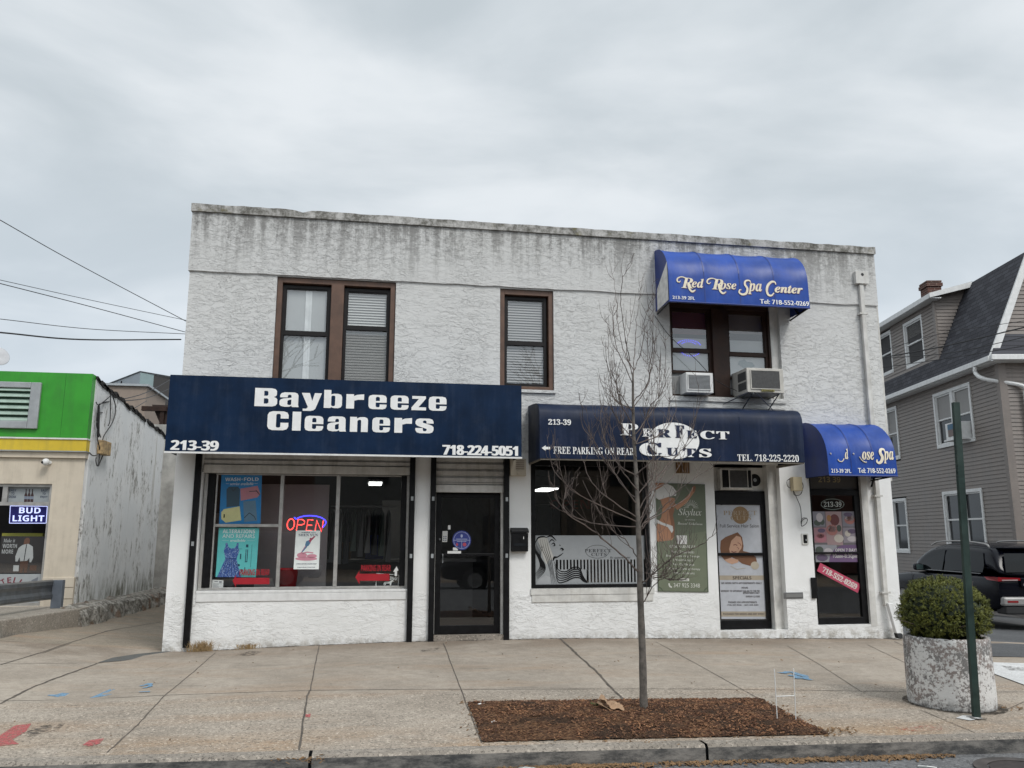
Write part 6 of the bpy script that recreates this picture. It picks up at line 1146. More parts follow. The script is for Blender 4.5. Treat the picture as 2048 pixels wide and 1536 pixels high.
mb = MB(); zp = z3(1155, 115); px0 = P(82, 1170, SY).x; mb.box(px0 + .02, SXC + .012, SY - .03, SY + .05, -.2, zp); pi = obj('base_course', mb, BEIGE, st, bevel=.006); mb = MB(); [mb.box(px0 + .018, SXC + .014, SY - .0325, SY - .031, zp - d_, zp - d_ + .012) for d_ in (.17, .36)]; obj('course_joint', mb, C('joint_dark', .22, .18, .13), pi)  # joints of the base course drawn as darker strips
mb = MB(); room(wx0 - .1, wx1 + .1, SY + .22, SY + 3, -.1, 3.0); obj('room_lining', mb, ROOMD, st)
# side wall sloping down to the back
def PXw(x, y, X): d = ray(x, y); return CAM + d * ((X - CAM.x) / d.x)
SXW = SXC + .03; ff = PXw(331, 872, SXW); fb = PXw(303, 1186, SXW); Yf = (ff.y + fb.y) / 2
mb = MB(); ys = [SY + .1 + (Yf - SY - .1) * i / 24 for i in range(25)]; zt2 = z3(757, 190)
tops = [zt2 + (ff.z - zt2) * i / 24 + random.uniform(-.02, .02) for i in range(25)]
for i in range(24): mb.quad((SXW, ys[i], -.3), (SXW, ys[i + 1], -.3), (SXW, ys[i + 1], tops[i + 1]), (SXW, ys[i], tops[i])); mb.quad((SXW, ys[i], tops[i]), (SXW, ys[i + 1], tops[i + 1]), (SXW - .25, ys[i + 1], tops[i + 1]), (SXW - .25, ys[i], tops[i]))
mb.quad((SXW, Yf, -.3), (SXW - 6, Yf, -.3), (SXW - 6, Yf, tops[-1]), (SXW, Yf, tops[-1])); mb.quad((SXW, SY + .1, zt2), (SXW, SY + .1, -.3), (SXW - .25, SY + .1, -.3), (SXW - .25, SY + .1, zt2))
obj('side_wall', mb, WASHED, st); mb = MB()
for i in range(24):
    for k in range(2): t_ = random.random(); y = ys[i] + (ys[i + 1] - ys[i]) * t_; z = tops[i] + (tops[i + 1] - tops[i]) * t_; L = random.uniform(.12, .3); mb.obox((SXW - .2, y - L / 2, z - .005), (.225, 0, 0), (0, L, -L * .25), (0, 0, random.uniform(.03, .07)))
obj('tarred_edge', mb, simple('tar_flashing', (.028, .026, .025), .9, var=.4), st)
eb = thing('meter_box', 'rusty cream utility box with drooping black cables on the whitewashed wall', 'utility box', PXw(201, 900, SXW)); a, b_ = PXw(195, 880, SXW), PXw(207.5, 912, SXW)
obj('box', MB().box(SXW + .002, SXW + .12, a.y, b_.y, b_.z, a.z), simple('rusty_cream', (.44, .31, .16), .7, var=.5, scale=14), eb, bevel=.01)
w4 = lambda x, y, o=.05: PXw(x * .2344, 720 + y * .2344, SXW + o)
for pts in (((845, 375), (845, 420), (835, 560), (830, 660), (850, 760), (845, 860), (830, 905), (818, 860), (820, 830)), ((955, 290), (985, 400), (965, 520), (890, 640), (875, 690)), ((830, 450), (825, 560), (860, 660)), ((820, 360), (840, 385), (880, 360), (950, 300)), ((905, 700), (900, 760), (870, 830), (840, 905)), ((760, 790), (790, 815), (820, 815)), ((945, 290), (940, 500), (925, 560))): obj('cable', MB().tube(smooth_pts([w4(*q) for q in pts], 5), .010, 5), WIRE, eb)
obj('conduit', MB().tube([w4(842, 390), w4(838, 660)], .022, 6), WIRE, eb)
for k, (a, b_) in enumerate((((850, 375), (1460, 165)), ((880, 360), (1460, 240)), ((850, 450), (1250, 350)))):
    p0 = w4(*a, .06); p1 = P(b_[0] * .2344, 720 + b_[1] * .2344, 14.0); single('service_cable', MB().tube(smooth_pts([p0, p0.lerp(p1, .5) - Vector((0, 0, .12)), p1], 8), .010, 5), WIRE, ('topmost cable from the whitewashed wall to the rear building', 'middle cable from the whitewashed wall to the rear building', 'lowest short cable from the whitewashed wall to the rear building')[k], 'cable', p0, 'cables over the gap')
mb = MB(); nn = 40                                                # crumbling plinth along the side wall
for i in range(nn):
    ya, yb_ = 2.62 + (Yf + 2 - 2.62) * i / nn, 2.62 + (Yf + 2 - 2.62) * (i + 1) / nn
    def ring(y, i): random.seed(100 + i); j = lambda s_: random.uniform(-s_, s_); X = SXW + .34 + j(.05); h = .235 - .012 * (y - 3) + j(.03); return [(SXW - .02, y, h + .03), (X - .1, y, h + j(.02)), (X - .02, y, h - .05), (X + j(.03), y, .08 + j(.04)), (X + .03, y, -.15)]
    r0, r1_ = ring(ya, i), ring(yb_, i + 1)
    for k in range(4): mb.quad(r0[k], r1_[k], r1_[k + 1], r0[k + 1])
mb.poly(ring(2.62, 0) + [(SXW - .02, 2.62, -.15)]); random.seed(3)
pm = NB('crumbling_plinth'); n_ = pm.noise(pm.co(), 10, 7, .75); c = pm.mix(pm.rng(n_, .38, .62), (.10, .09, .075), (.42, .40, .36)); c = pm.mix(pm.rng(pm.noise(pm.co(), 3), .55, .65, 0, .7), c, (.17, .085, .04)); pm.bump(n_, .8, .03); obj('plinth', mb, pm.fin(c, .9), st)
fk = [(-4.60, 2.61), (-5.02, .9), (-5.55, -1.4), (-6.2, -3.0), (-16, -3.0), (-16, SY + .02), (-4.60, SY + .02)]
mb = MB().prism([(x, y, -.5) for x, y in fk], (0, 0, .735)); struct('forecourt', mb, concrete('forecourt_concrete', (.30, .27, .23), (.38, .345, .30), .6, 130, (.2, .17, .14), .5, False), bevel=.02)
gb = P(112, 1218, 2.75); gb.z = .235; gr = thing('guard_rail', 'grey steel guard rail with square post in front of the store window', 'guard rail', gb)
mb = MB(); mb.box(gb.x - .075, gb.x + .085, gb.y - .06, gb.y + .06, .235, P(112, 1160, 2.75).z); obj('post', mb, simple('painted_grey_post', (.12, .14, .17), .5, var=.15), gr, bevel=.006)
e0 = P(103, 1179, 2.72); e1 = P(-6, 1190, 1.2); dd = (e1 - e0); e2 = e0 + dd * 2.2; mb = MB(); profw = [(0, .155), (-.035, .13), (-.035, .085), (-.005, .03), (-.005, -.03), (-.035, -.085), (-.035, -.13), (0, -.155)]; nrm = Vector((dd.y, -dd.x, 0)).normalized()
if nrm.y > 0: nrm = -nrm
for (a, h), (a2, h2) in zip(profw, profw[1:]): mb.quad(e0 - nrm * a + Vector((0, 0, h)), e2 - nrm * a + Vector((0, 0, h)), e2 - nrm * a2 + Vector((0, 0, h2)), e0 - nrm * a2 + Vector((0, 0, h2)))
o = obj('beam', mb, STEEL, gr); q = o.modifiers.new('thick', 'SOLIDIFY'); q.thickness = .006
pq2 = e0 + dd * 1.9; obj('post', MB().box(pq2.x - .08, pq2.x + .08, pq2.y - .02, pq2.y + .1, .2, .8), MATS['painted_grey_post'], gr)
# posters and neon in the store window
def spost(name, label, cat, mat, tl, tr, bl, br, Y=SY + .12): return poster(name, label, cat, mat, (tl, tr, bl, br), Y)
t, s = spost('beer_banner', 'pale beer banner with three brown bottles across the top of the store window', 'banner', C('banner_grey', .42, .44, .46), (11, 973), (103.5, 973.5), (10, 1004), (100.5, 1005))
mb = MB()
for tx, u0, u1, v in (('EASY', .09, .24, .68), ('TO', .13, .20, .47), ('DRINK', .08, .24, .26), ('EASY', .78, .92, .68), ('TO', .81, .88, .47), ('ENJOY', .77, .93, .26)): s.txt(mb, tx, u0, u1, v, v + .16, 'bold')
obj('lettering', mb, C('print_navy', .03, .045, .10), t); mb = MB()
for u in (.45, .52, .59): s.poly(mb, ((u - .032, 0), (u - .032, .45), (u - .012, .62), (u - .012, .85), (u + .012, .85), (u + .012, .62), (u + .032, .45), (u + .032, 0)))
obj('bottles', mb, C('print_brown_bottle', .06, .025, .025), t); mb = MB(); [s.rect(mb, u - .032, u + .032, .2, .38, 2) for u in (.45, .52, .59)]; obj('bottle_labels', mb, C('print_label', .25, .28, .36), t)
t, s = spost('neon_sign', 'blue neon beer sign glowing in the store window', 'neon sign', emit('neon_blue_board', (.02, .018, .30), .16), (20, 1011), (95.5, 1012), (18, 1047), (93, 1047), SY + .13)
mb = MB(); s.txt(mb, 'BUD', .25, .82, .57, .90, 'bold', 2); s.txt(mb, 'LIGHT', .09, .93, .12, .46, 'bold', 2); s.line(mb, ((.01, .02), (.01, .98), (.99, .98), (.99, .02), (.01, .02)), .016, 1, .5); obj('lettering', mb, NEONW, t)
t, s = spost('poster', 'dark beer poster of a man in a white jacket carrying two packs', 'poster', C('beer_poster_dark', .035, .03, .03), (2, 1072), (89.5, 1073), (-2, 1147), (82, 1147))
mb = MB(); s.txt(mb, 'Make it', .06, .33, .83, .93, 'sital'); s.txt(mb, 'WORTH', .05, .38, .68, .79, 'bold'); s.txt(mb, 'MORE', .04, .30, .53, .64, 'bold'); s.poly(mb, ((.55, .78), (.64, .80), (.75, .72), (.78, .42), (.74, .30), (.70, .30), (.69, .42), (.64, .34), (.48, .32), (.46, .44), (.42, .32), (.37, .32), (.36, .46), (.42, .68), (.50, .76)), 2); s.rect(mb, .33, .46, .06, .22, 2); obj('white_print', mb, C('print_white2', .50, .50, .50), t)
mb = MB(); s.poly(mb, ((.53, .78), (.54, .90), (.58, .96), (.64, .96), (.67, .90), (.66, .80)), 3); obj('man_face', mb, C('print_face_dark', .16, .075, .05), t); mb = MB(); s.poly(mb, ((.48, .33), (.67, .34), (.66, .02), (.59, .02), (.58, .22), (.55, .02), (.48, .02)), 2); s.rect(mb, .72, .88, .08, .22, 2); obj('trousers', mb, C('print_rust', .09, .04, .025), t); s.line(MBX := MB(), ((.60, .78), (.57, .34)), .02, 3.2); obj('jacket_line', MBX, C('print_black', .02, .02, .02), t)
t, s = spost('poster', 'pale beer poster with curved red lettering low in the store window', 'poster', C('stella_pale', .46, .47, .48), (-14, 1148), (82, 1148), (-20, 1208), (77, 1208))
mb = MB()
for i, chh in enumerate('STELLA'):
    a = R(140 - 21 * i); cu, cv = .40 + .36 * math.cos(a), .30 + .50 * math.sin(a); rot = a - math.pi / 2; cr, sr = math.cos(rot), math.sin(rot); W, H = .085, .19
    text(mb, sty(chh, 'bold'), lambda u, v, l: s.p(cu + (u - .5) * W * cr - (v - .5) * H * sr * .62, cv + (u - .5) * W * sr * 1.6 + (v - .5) * H * cr, 2))
obj('lettering', mb, C('print_crimson', .22, .02, .04), t); mb = MB(); s.line(mb, ((.40, .2), (.41, .62)), .008, 2); s.ell(mb, .40, .40, .10, .12, 2); s.poly(mb, ((.7, .4), (.92, .5), (.95, .9), (.82, .8)), 2); obj('grey_print', mb, C('print_grey2', .20, .21, .24), t)
single('bottle_display', MB().box(P(9, 1068, SY + .5).x, P(90, 1068, SY + .5).x, SY + .4, SY + .55, z3(1074, 50), z3(1066, 50)), C('display_yellow', .45, .42, .06), 'yellow topped bottle display behind the store window', 'display', P(50, 1070, SY + .5))
d = P(-5, 714, 9.0); sd_ = thing('satellite_dish', 'pale satellite dish half cut by the left edge of the photo', 'satellite dish', d); mb = MB().lathe((0, 0, 0), [(0, .0), (.12, .012), (.24, .05), (.25, .055), (.24, .06), (0, .02)], 28); o = obj('dish', mb, simple('dish_grey', (.45, .45, .46), .5), None, smooth=True); o.parent = sd_; o.rotation_euler = (R(70), 0, R(40)); o = obj('mast', MB().tube([(0, 0, 0), (-.3, .2, -.2), (-.3, .2, -2.5)], .03), GREYM); o.parent = sd_
# rear wall seen through the gap, and the buildings behind
zz_ = P(335, 849, 9.6).z; single('rear_wall', MB().box(-7.5, -2.72, 9.6, 9.9, -.5, zz_), simple('grey_rough_stucco', (.40, .39, .365), .9, var=.3, scale=3, bump=.8, bscale=14), 'weathered stucco wall closing the gap behind the driveway', 'wall', (-5, 9.6, 0))
bb = thing('rear_building', 'pale teal and brown building with a low gable rising behind the store', 'building', P(281, 800, 24))
A, Bq, Cq = P(281, 745, 24), P(214, 771, 30), P(352, 757, 27); zl = 2.0
mb = MB(); mb.quad((Bq.x, Bq.y, zl), (A.x, A.y, zl), (A.x, A.y, A.z), (Bq.x, Bq.y, Bq.z)); Bk = Bq + (Cq - A); mb.quad((Bq.x, Bq.y, zl), (Bq.x, Bq.y, Bq.z), (Bk.x, Bk.y, Bq.z), (Bk.x, Bk.y, zl)); obj('upper_wall', mb, simple('pale_blue_cladding', (.36, .40, .43), .6, var=.12, scale=1), bb)
mid = A.lerp(Cq, .36); mb = MB(); mb.quad((A.x, A.y, zl), (mid.x, mid.y, zl), (mid.x, mid.y, mid.z), (A.x, A.y, A.z)); obj('teal_wall', mb, simple('teal_cladding', (.27, .36, .36), .6, var=.1, scale=1), bb)
mb = MB(); mb.quad((mid.x, mid.y, zl), (Cq.x, Cq.y, zl), (Cq.x, Cq.y, Cq.z), (mid.x, mid.y, mid.z)); obj('dark_wall', mb, simple('dark_brown_cladding', (.05, .045, .042), .7, var=.2, scale=1), bb)
mb = MB(); mb.poly([tuple(A + Vector((0, -.1, .05))), tuple(Cq + Vector((.1, 0, .05))), tuple(Bk + Vector((0, 0, .05))), tuple(Bq + Vector((-.1, 0, .05)))]); obj('roof', mb, GREYM, bb)
for x in (243, 257): a = P(x, 762, 26.6); obj('panel_joint', MB().tube([a, a - Vector((0, 0, 1))], .03, 4), BLACKP, bb)
for x0, x1, y0, y1 in ((290, 297, 783, 793), (286, 292, 798, 808)): obj('window', MB().box(P(x0, y0, 23.4).x, P(x1, y0, 23.4).x, 23.4, 23.5, P(x0, y1, 23.4).z, P(x0, y0, 23.4).z), TRIM, bb)
a, b_ = P(216, 771, 20), P(288, 840, 20); lb_ = thing('rear_shed', 'tan flat roofed annex below the teal building', 'building', (a.x, 20, 0)); mb = MB().box(a.x, b_.x, 20, 23, -1, a.z); obj('wall', mb, simple('tan_render', (.27, .215, .175), .8, var=.1), lb_); obj('roof_edge', MB().box(a.x - .1, b_.x + .1, 19.9, 23.1, a.z, a.z + .08), GREYM, lb_)
a, b_ = P(283, 815, 15), P(352, 850, 15); dkb = thing('rear_porch', 'dark brown porch roof above the far end of the whitewashed wall', 'porch', (a.x, 15, a.z)); obj('roof', MB().prism([(a.x + .3, 15, a.z + .1), (b_.x + .5, 15, a.z + .1), (b_.x + .5, 15, b_.z), (a.x + .6, 15, b_.z)], (0, 2, 0)), simple('dark_brown_boards', (.035, .022, .018), .9, var=.3), dkb); obj('beam', MB().box(a.x + .05, a.x + .8, 14.8, 14.95, a.z - .12, a.z + .02), DBROWN, dkb); obj('post', MB().box(a.x + .6, a.x + .72, 14.85, 15, 0, a.z - .13), DBROWN, dkb)
# ================================================================== THE GREY HOUSE ON THE RIGHT
HK = .92; HA = R(11.1); HO = Vector((18.3 * HK, (8.7 + 12.4) * HK - 12.4, 0))
HU, HV, HW = Vector((math.sin(HA), math.cos(HA), 0)), Vector((math.cos(HA), -math.sin(HA), 0)), Vector((0, 0, 1))
def hz(z): return 1.4 + (z - 1.4) * HK
def H(u, v, z): return HO + HU * (u * HK) + HV * (v * HK) + HW * hz(z)      # u along the side wall, v into the house, z up
hs = thing('grey_house', 'taupe clapboard house with steep dark shingle roof and shed dormer', 'house', H(3, 2, -1))
def hbox(mb, u0, u1, v0, v1, z0, z1):
    o = H(u0, v0, z0); return mb.obox(o, H(u1, v0, z0) - o, H(u0, v1, z0) - o, H(u0, v0, z1) - o)
def clap(mb, f, lo, hi, cut=lambda z: [], step=.122):             # overlapping boards; f(t, z, out) maps along-wall and height to a point
    z = lo
    while z < hi - .01:
        z2 = min(z + step, hi); z1 = z
        for a, b in cut(z + step / 2): mb.quad(f(a, z1, .024), f(b, z1, .024), f(b, z2, .004), f(a, z2, .004)); mb.quad(f(a, z1, .0), f(b, z1, .0), f(b, z1, .024), f(a, z1, .024))
        z = z2
def segs(lo, hi, holes):
    def g(z):
        out, a = [], lo
        for h0, h1, z0, z1 in sorted(holes):
            if z0 <= z <= z1:
                if h0 > a: out.append((a, h0))
                a = max(a, h1)
        if a < hi: out.append((a, hi))
        return out
    return g
WN = [(1.62, 4.03, 4.32, 6.19), (6.9, 7.95, 4.25, 6.26), (1.55, 4.0, 1.0, 2.87), (6.75, 7.95, .8, 2.8)]
mb = MB(); clap(mb, lambda t, z, o: H(t, -o, z), -1.9, 6.5, segs(.14, 12, WN)); obj('side_wall', mb, SIDING, hs)
hbox(mb := MB(), -.0, .15, -.04, .1, -1.9, 6.5); hbox(mb, -.03, 0, -.04, .18, -1.9, 6.5); obj('corner_board', mb, SIDING, hs)
mb = MB(); clap(mb, lambda t, z, o: H(-o - .0, t, z), -1.9, 6.45, segs(.18, 8.3, [(1.35, 2.6, 3.2, 5.9)])); obj('front_wall', mb, SIDING, hs)
mb = MB(); hbox(mb, .02, 12, .06, .1, -1.9, 6.5); hbox(mb, .02, .06, .06, 8.3, -1.9, 6.45); hbox(mb, .06, 12, 8.26, 8.3, -1.9, 6.6); obj('sheathing', mb, ROOMD, hs)
def house_window(u0, u1, z0, z1, n=2, v=0.0, front=False, shade=None):
    def B(mb, a, b, c, d, o0, o1):
        if not front: return hbox(mb, a, b, v - o1, v - o0, c, d)
        return hbox(mb, -o1 - v, -o0 - v, a, b, c, d)
    fr = MB(); t = .10; B(fr, u0, u0 + t, z0, z1, -.05, .05); B(fr, u1 - t, u1, z0, z1, -.05, .05); B(fr, u0 + t, u1 - t, z1 - t, z1, -.05, .05); B(fr, u0 + t, u1 - t, z0, z0 + t * 1.1, -.05, .065)
    wdt = (u1 - u0 - 2 * t); 
    if n == 2: m = (u0 + u1) / 2; B(fr, m - .09, m + .09, z0 + t, z1 - t, -.05, .045)
    w_ = obj('window', fr, TRIM, hs); spans = [(u0 + t, u1 - t)] if n == 1 else [(u0 + t, m - .09), (m + .09, u1 - t)]
    for a, b in spans:
        sm = MB(); zm = (z0 + z1) / 2 + .02; s_ = .05
        for c, d, o in ((z0 + t * 1.1, zm, -.035), (zm - .04, z1 - t, -.015)):
            B(sm, a, a + s_, c, d, o - .02, o + .02); B(sm, b - s_, b, c, d, o - .02, o + .02); B(sm, a + s_, b - s_, c, c + s_, o - .02, o + .02); B(sm, a + s_, b - s_, d - s_, d, o - .02, o + .02)
        obj('sash', sm, TRIM, w_); gp = MB(); B(gp, a + s_, b - s_, z0 + t, z1 - t, -.052, -.048); obj('pane', gp, DKGL, w_)
        if shade: sp = MB(); B(sp, a + s_, b - s_, z1 - t - shade * (z1 - z0), z1 - t - .05, -.047, -.040); obj('blind', sp, C('house_blind', .28, .27, .26), w_)
    return w_
house_window(1.62, 4.03, 4.32, 6.19, shade=.42); house_window(6.9, 7.95, 4.25, 6.26, 1, shade=.5); house_window(1.55, 4.0, 1.0, 2.87); house_window(6.75, 7.95, .8, 2.8, 1)
house_window(1.35, 2.6, 3.2, 5.9, 1, front=True)
# eaves, gutter, roof
mb = MB(); hbox(mb, -.25, 13, -.34, .05, 6.44, 6.47); obj('soffit', mb, TRIM, hs)
mb = MB(); hbox(mb, -.28, 13, -.44, -.34, 6.46, 6.62); hbox(mb, -.48, -.38, -.44, 8.8, 6.46, 6.62); obj('gutter', mb, TRIM, hs, bevel=.015)
V1, ZB = 1.10, 9.86
mb = MB(); mb.quad(H(-.25, -.36, 6.62), H(13, -.36, 6.62), H(13, V1, ZB), H(-.25, V1, ZB)); mb.quad(H(-.25, V1, ZB), H(13, V1, ZB), H(13, 4.2, 11.3), H(-.25, 4.2, 11.3)); mb.quad(H(-.25, -.36, 6.60), H(-.25, V1, ZB - .03), H(13, V1, ZB - .03), H(13, -.36, 6.60)); mb.quad(H(-.25, 8.4 - V1, ZB), H(13, 8.4 - V1, ZB), H(13, 4.2, 11.3), H(-.25, 4.2, 11.3)); mb.quad(H(-.25, 8.76, 6.62), H(13, 8.76, 6.62), H(13, 8.4 - V1, ZB), H(-.25, 8.4 - V1, ZB)); rf = obj('roof', mb, SHING, hs)
mb = MB(); rb_ = lambda v, z, u: H(u, v, z)
mb.prism([H(-.30, -.40, 6.60), H(-.30, -.17, 6.60), H(-.30, V1 + .10, ZB - .1), H(-.30, V1 - .02, ZB + .06)], HU * .06); mb.prism([H(-.30, V1 - .02, ZB + .06), H(-.30, V1 + .10, ZB - .14), H(-.30, 4.2, 11.12), H(-.30, 4.2, 11.34)], HU * .06); [mb.prism([H(-.30, 8.4 - v_, z_) for v_, z_ in pr_], HU * .06) for pr_ in (((-.40, 6.60), (-.17, 6.60), (V1 + .10, ZB - .1), (V1 - .02, ZB + .06)), ((V1 - .02, ZB + .06), (V1 + .10, ZB - .14), (4.2, 11.12), (4.2, 11.34)))]; obj('rake_board', mb, TRIM, hs); mb = MB(); hbox(mb, -.38, .03, -.34, 8.7, 6.452, 6.47); obj('front_soffit', mb, TRIM, hs)
mb = MB(); clap(mb, lambda t, z, o: H(-.12 - o, t, z), 7.3, 11.2, lambda z: [(-.36 + (z - 6.62) / (ZB - 6.62) * (V1 + .36) if z < ZB else V1 + (z - ZB) / (11.3 - ZB) * 3.1, 8.4 - (-.36 + (z - 6.62) / (ZB - 6.62) * (V1 + .36) if z < ZB else V1 + (z - ZB) / (11.3 - ZB) * 3.1))]); obj('gable_wall', mb, SIDING, hs)
mb = MB(); mb.quad(H(-.38, -.36, 6.62), H(-.38, 8.7, 6.62), H(-.1, 8.4, 7.4), H(-.1, -.05, 7.4)); mb.add([H(-.38, -.36, 6.62), H(-.1, -.05, 7.4), H(-.1, -.30, 6.63)], ((0, 1, 2),)); obj('pent_roof', mb, SHING, hs)
# dormer
DN = [(4.32, 5.80, 7.44, 9.14), (6.85, 8.1, 7.55, 9.22)]
mb = MB(); clap(mb, lambda t, z, o: H(t, -.02 - o, z), 7.2, 9.32, segs(3.46, 13, DN)); obj('dormer_wall', mb, SIDING, hs)
mb = MB(); clap(mb, lambda t, z, o: H(3.32 - o, t, z), 7.2, 9.36, lambda z: [(.0, -.36 + (z - 6.62) / (ZB - 6.62) * (V1 + .36))]); obj('dormer_cheek', mb, SIDING, hs); obj('dormer_gable', MB().prism([H(3.30, -.30, 9.36), H(3.30, 1.2, 9.36), H(3.30, 1.2, ZB + .03), H(3.30, -.30, 9.485)], HU * .05), SIDING, hs)
mb = MB(); hbox(mb, 3.31, 3.46, -.06, .02, 7.15, 9.32); obj('dormer_corner_board', mb, SIDING, hs); mb = MB(); hbox(mb, 3.5, 13, .06, .1, 7.2, 9.4); obj('dormer_sheathing', mb, ROOMD, hs)
mb = MB(); mb.quad(H(2.95, -.34, 9.50), H(13, -.34, 9.50), H(13, V1 + .05, ZB + .05), H(2.95, V1 + .05, ZB + .05)); obj('dormer_roof', mb, SHING, hs)
mb = MB(); hbox(mb, 2.95, 13, -.36, -.32, 9.34, 9.50); mb.prism([H(2.93, -.36, 9.34), H(2.93, -.36, 9.50), H(2.93, V1, ZB + .03), H(2.93, V1, ZB - .16)], HU * .05); obj('dormer_fascia', mb, TRIM, hs); mb = MB(); hbox(mb, 2.98, 13, -.32, .05, 9.33, 9.36); obj('dormer_soffit', mb, TRIM, hs)
house_window(4.32, 5.80, 7.44, 9.14, 1, .02, shade=.3); house_window(6.85, 8.1, 7.55, 9.22, 1, .02)
# chimney set behind the roof break
def HPx(x, y, v):
    d = ray(x, y); n = HV; t = ((HO + HV * (v * HK) - CAM).dot(n)) / d.dot(n); return CAM + d * t
ca, cb2 = HPx(1838, 566, 2.6), HPx(1886, 560, 2.6); uu = [((p - HO).dot(HU)) / HK for p in (ca, cb2)]; zt_ = (max(ca.z, cb2.z) - 1.4) / HK + 1.4; um = sum(uu) / 2
ch_ = MB(); zt_ -= .42; hbox(ch_, um - .31, um + .31, 2.3, 2.85, 8.5, zt_ + .05); cm = obj('chimney', ch_, BRICK, rf); cap = MB(); hbox(cap, um - .36, um + .36, 2.25, 2.90, zt_ - .12, zt_ + .02); hbox(cap, um - .335, um + .335, 2.275, 2.875, zt_ + .055, zt_ + .12); obj('chimney_cap', cap, BRICK, hs)
# downpipe at the corner
mb = MB(); mb.tube(smooth_pts([H(.55, -.39, 6.45), H(.55, -.39, 6.25), H(.2, -.3, 6.0), H(-.12, .55, 5.75), H(-.12, .62, 5.5)], 6) + [H(-.12, .62, 3), H(-.12, .62, -1.5)], .055, 8); obj('downpipe', mb, TRIM, hs)
ac = thing('air_conditioner', 'small white air conditioner in the upper window of the grey house', 'air conditioner', H(2.15, -.2, 4.5)); mb = MB(); hbox(mb, 1.86, 2.62, -.42, .02, 4.46, 4.98); obj('casing', mb, TRIM, ac, bevel=.01)
mb = MB(); hbox(mb, 2.10, 2.45, -.432, -.4205, 4.54, 4.94); obj('coloured_panel', mb, C('panel_blue_orange', .17, .13, .12), ac); mb = MB(); hbox(mb, 2.10, 2.45, -.436, -.4325, 4.76, 4.93); obj('blue_patch', mb, C('panel_blue', .06, .14, .22), ac)
mb = MB(); hbox(mb, 1.8, 2.7, -.46, .0, 4.41, 4.455); obj('bracket', mb, TRIM, ac)
for k, (a, m_, b_, r_) in enumerate((((1790, 711), (1900, 690), (2060, 652), .014), ((1775, 716), (1900, 706), (2060, 672), .008), ((1770, 700), (1880, 668), (2060, 640), .006), ((1765, 735), (1900, 716), (2060, 690), .008))):
    p = [P(*a, 4.5), P(*m_, 3.0), P(*b_, 1.0)]; p0 = p[0] + (p[0] - p[1]) * 1.2
    single('utility_wire', MB().tube(smooth_pts([p0] + p + [p[2] + (p[2] - p[1])], 8), r_, 5), WIRE, ('thickest utility wire crossing in front of the grey house', 'thin utility wire just below the thickest one before the grey house', 'uppermost thin utility wire crossing the grey house dormer', 'lowest thin utility wire crossing the grey house roof')[k], 'wire', p[0], 'utility wires on the right')

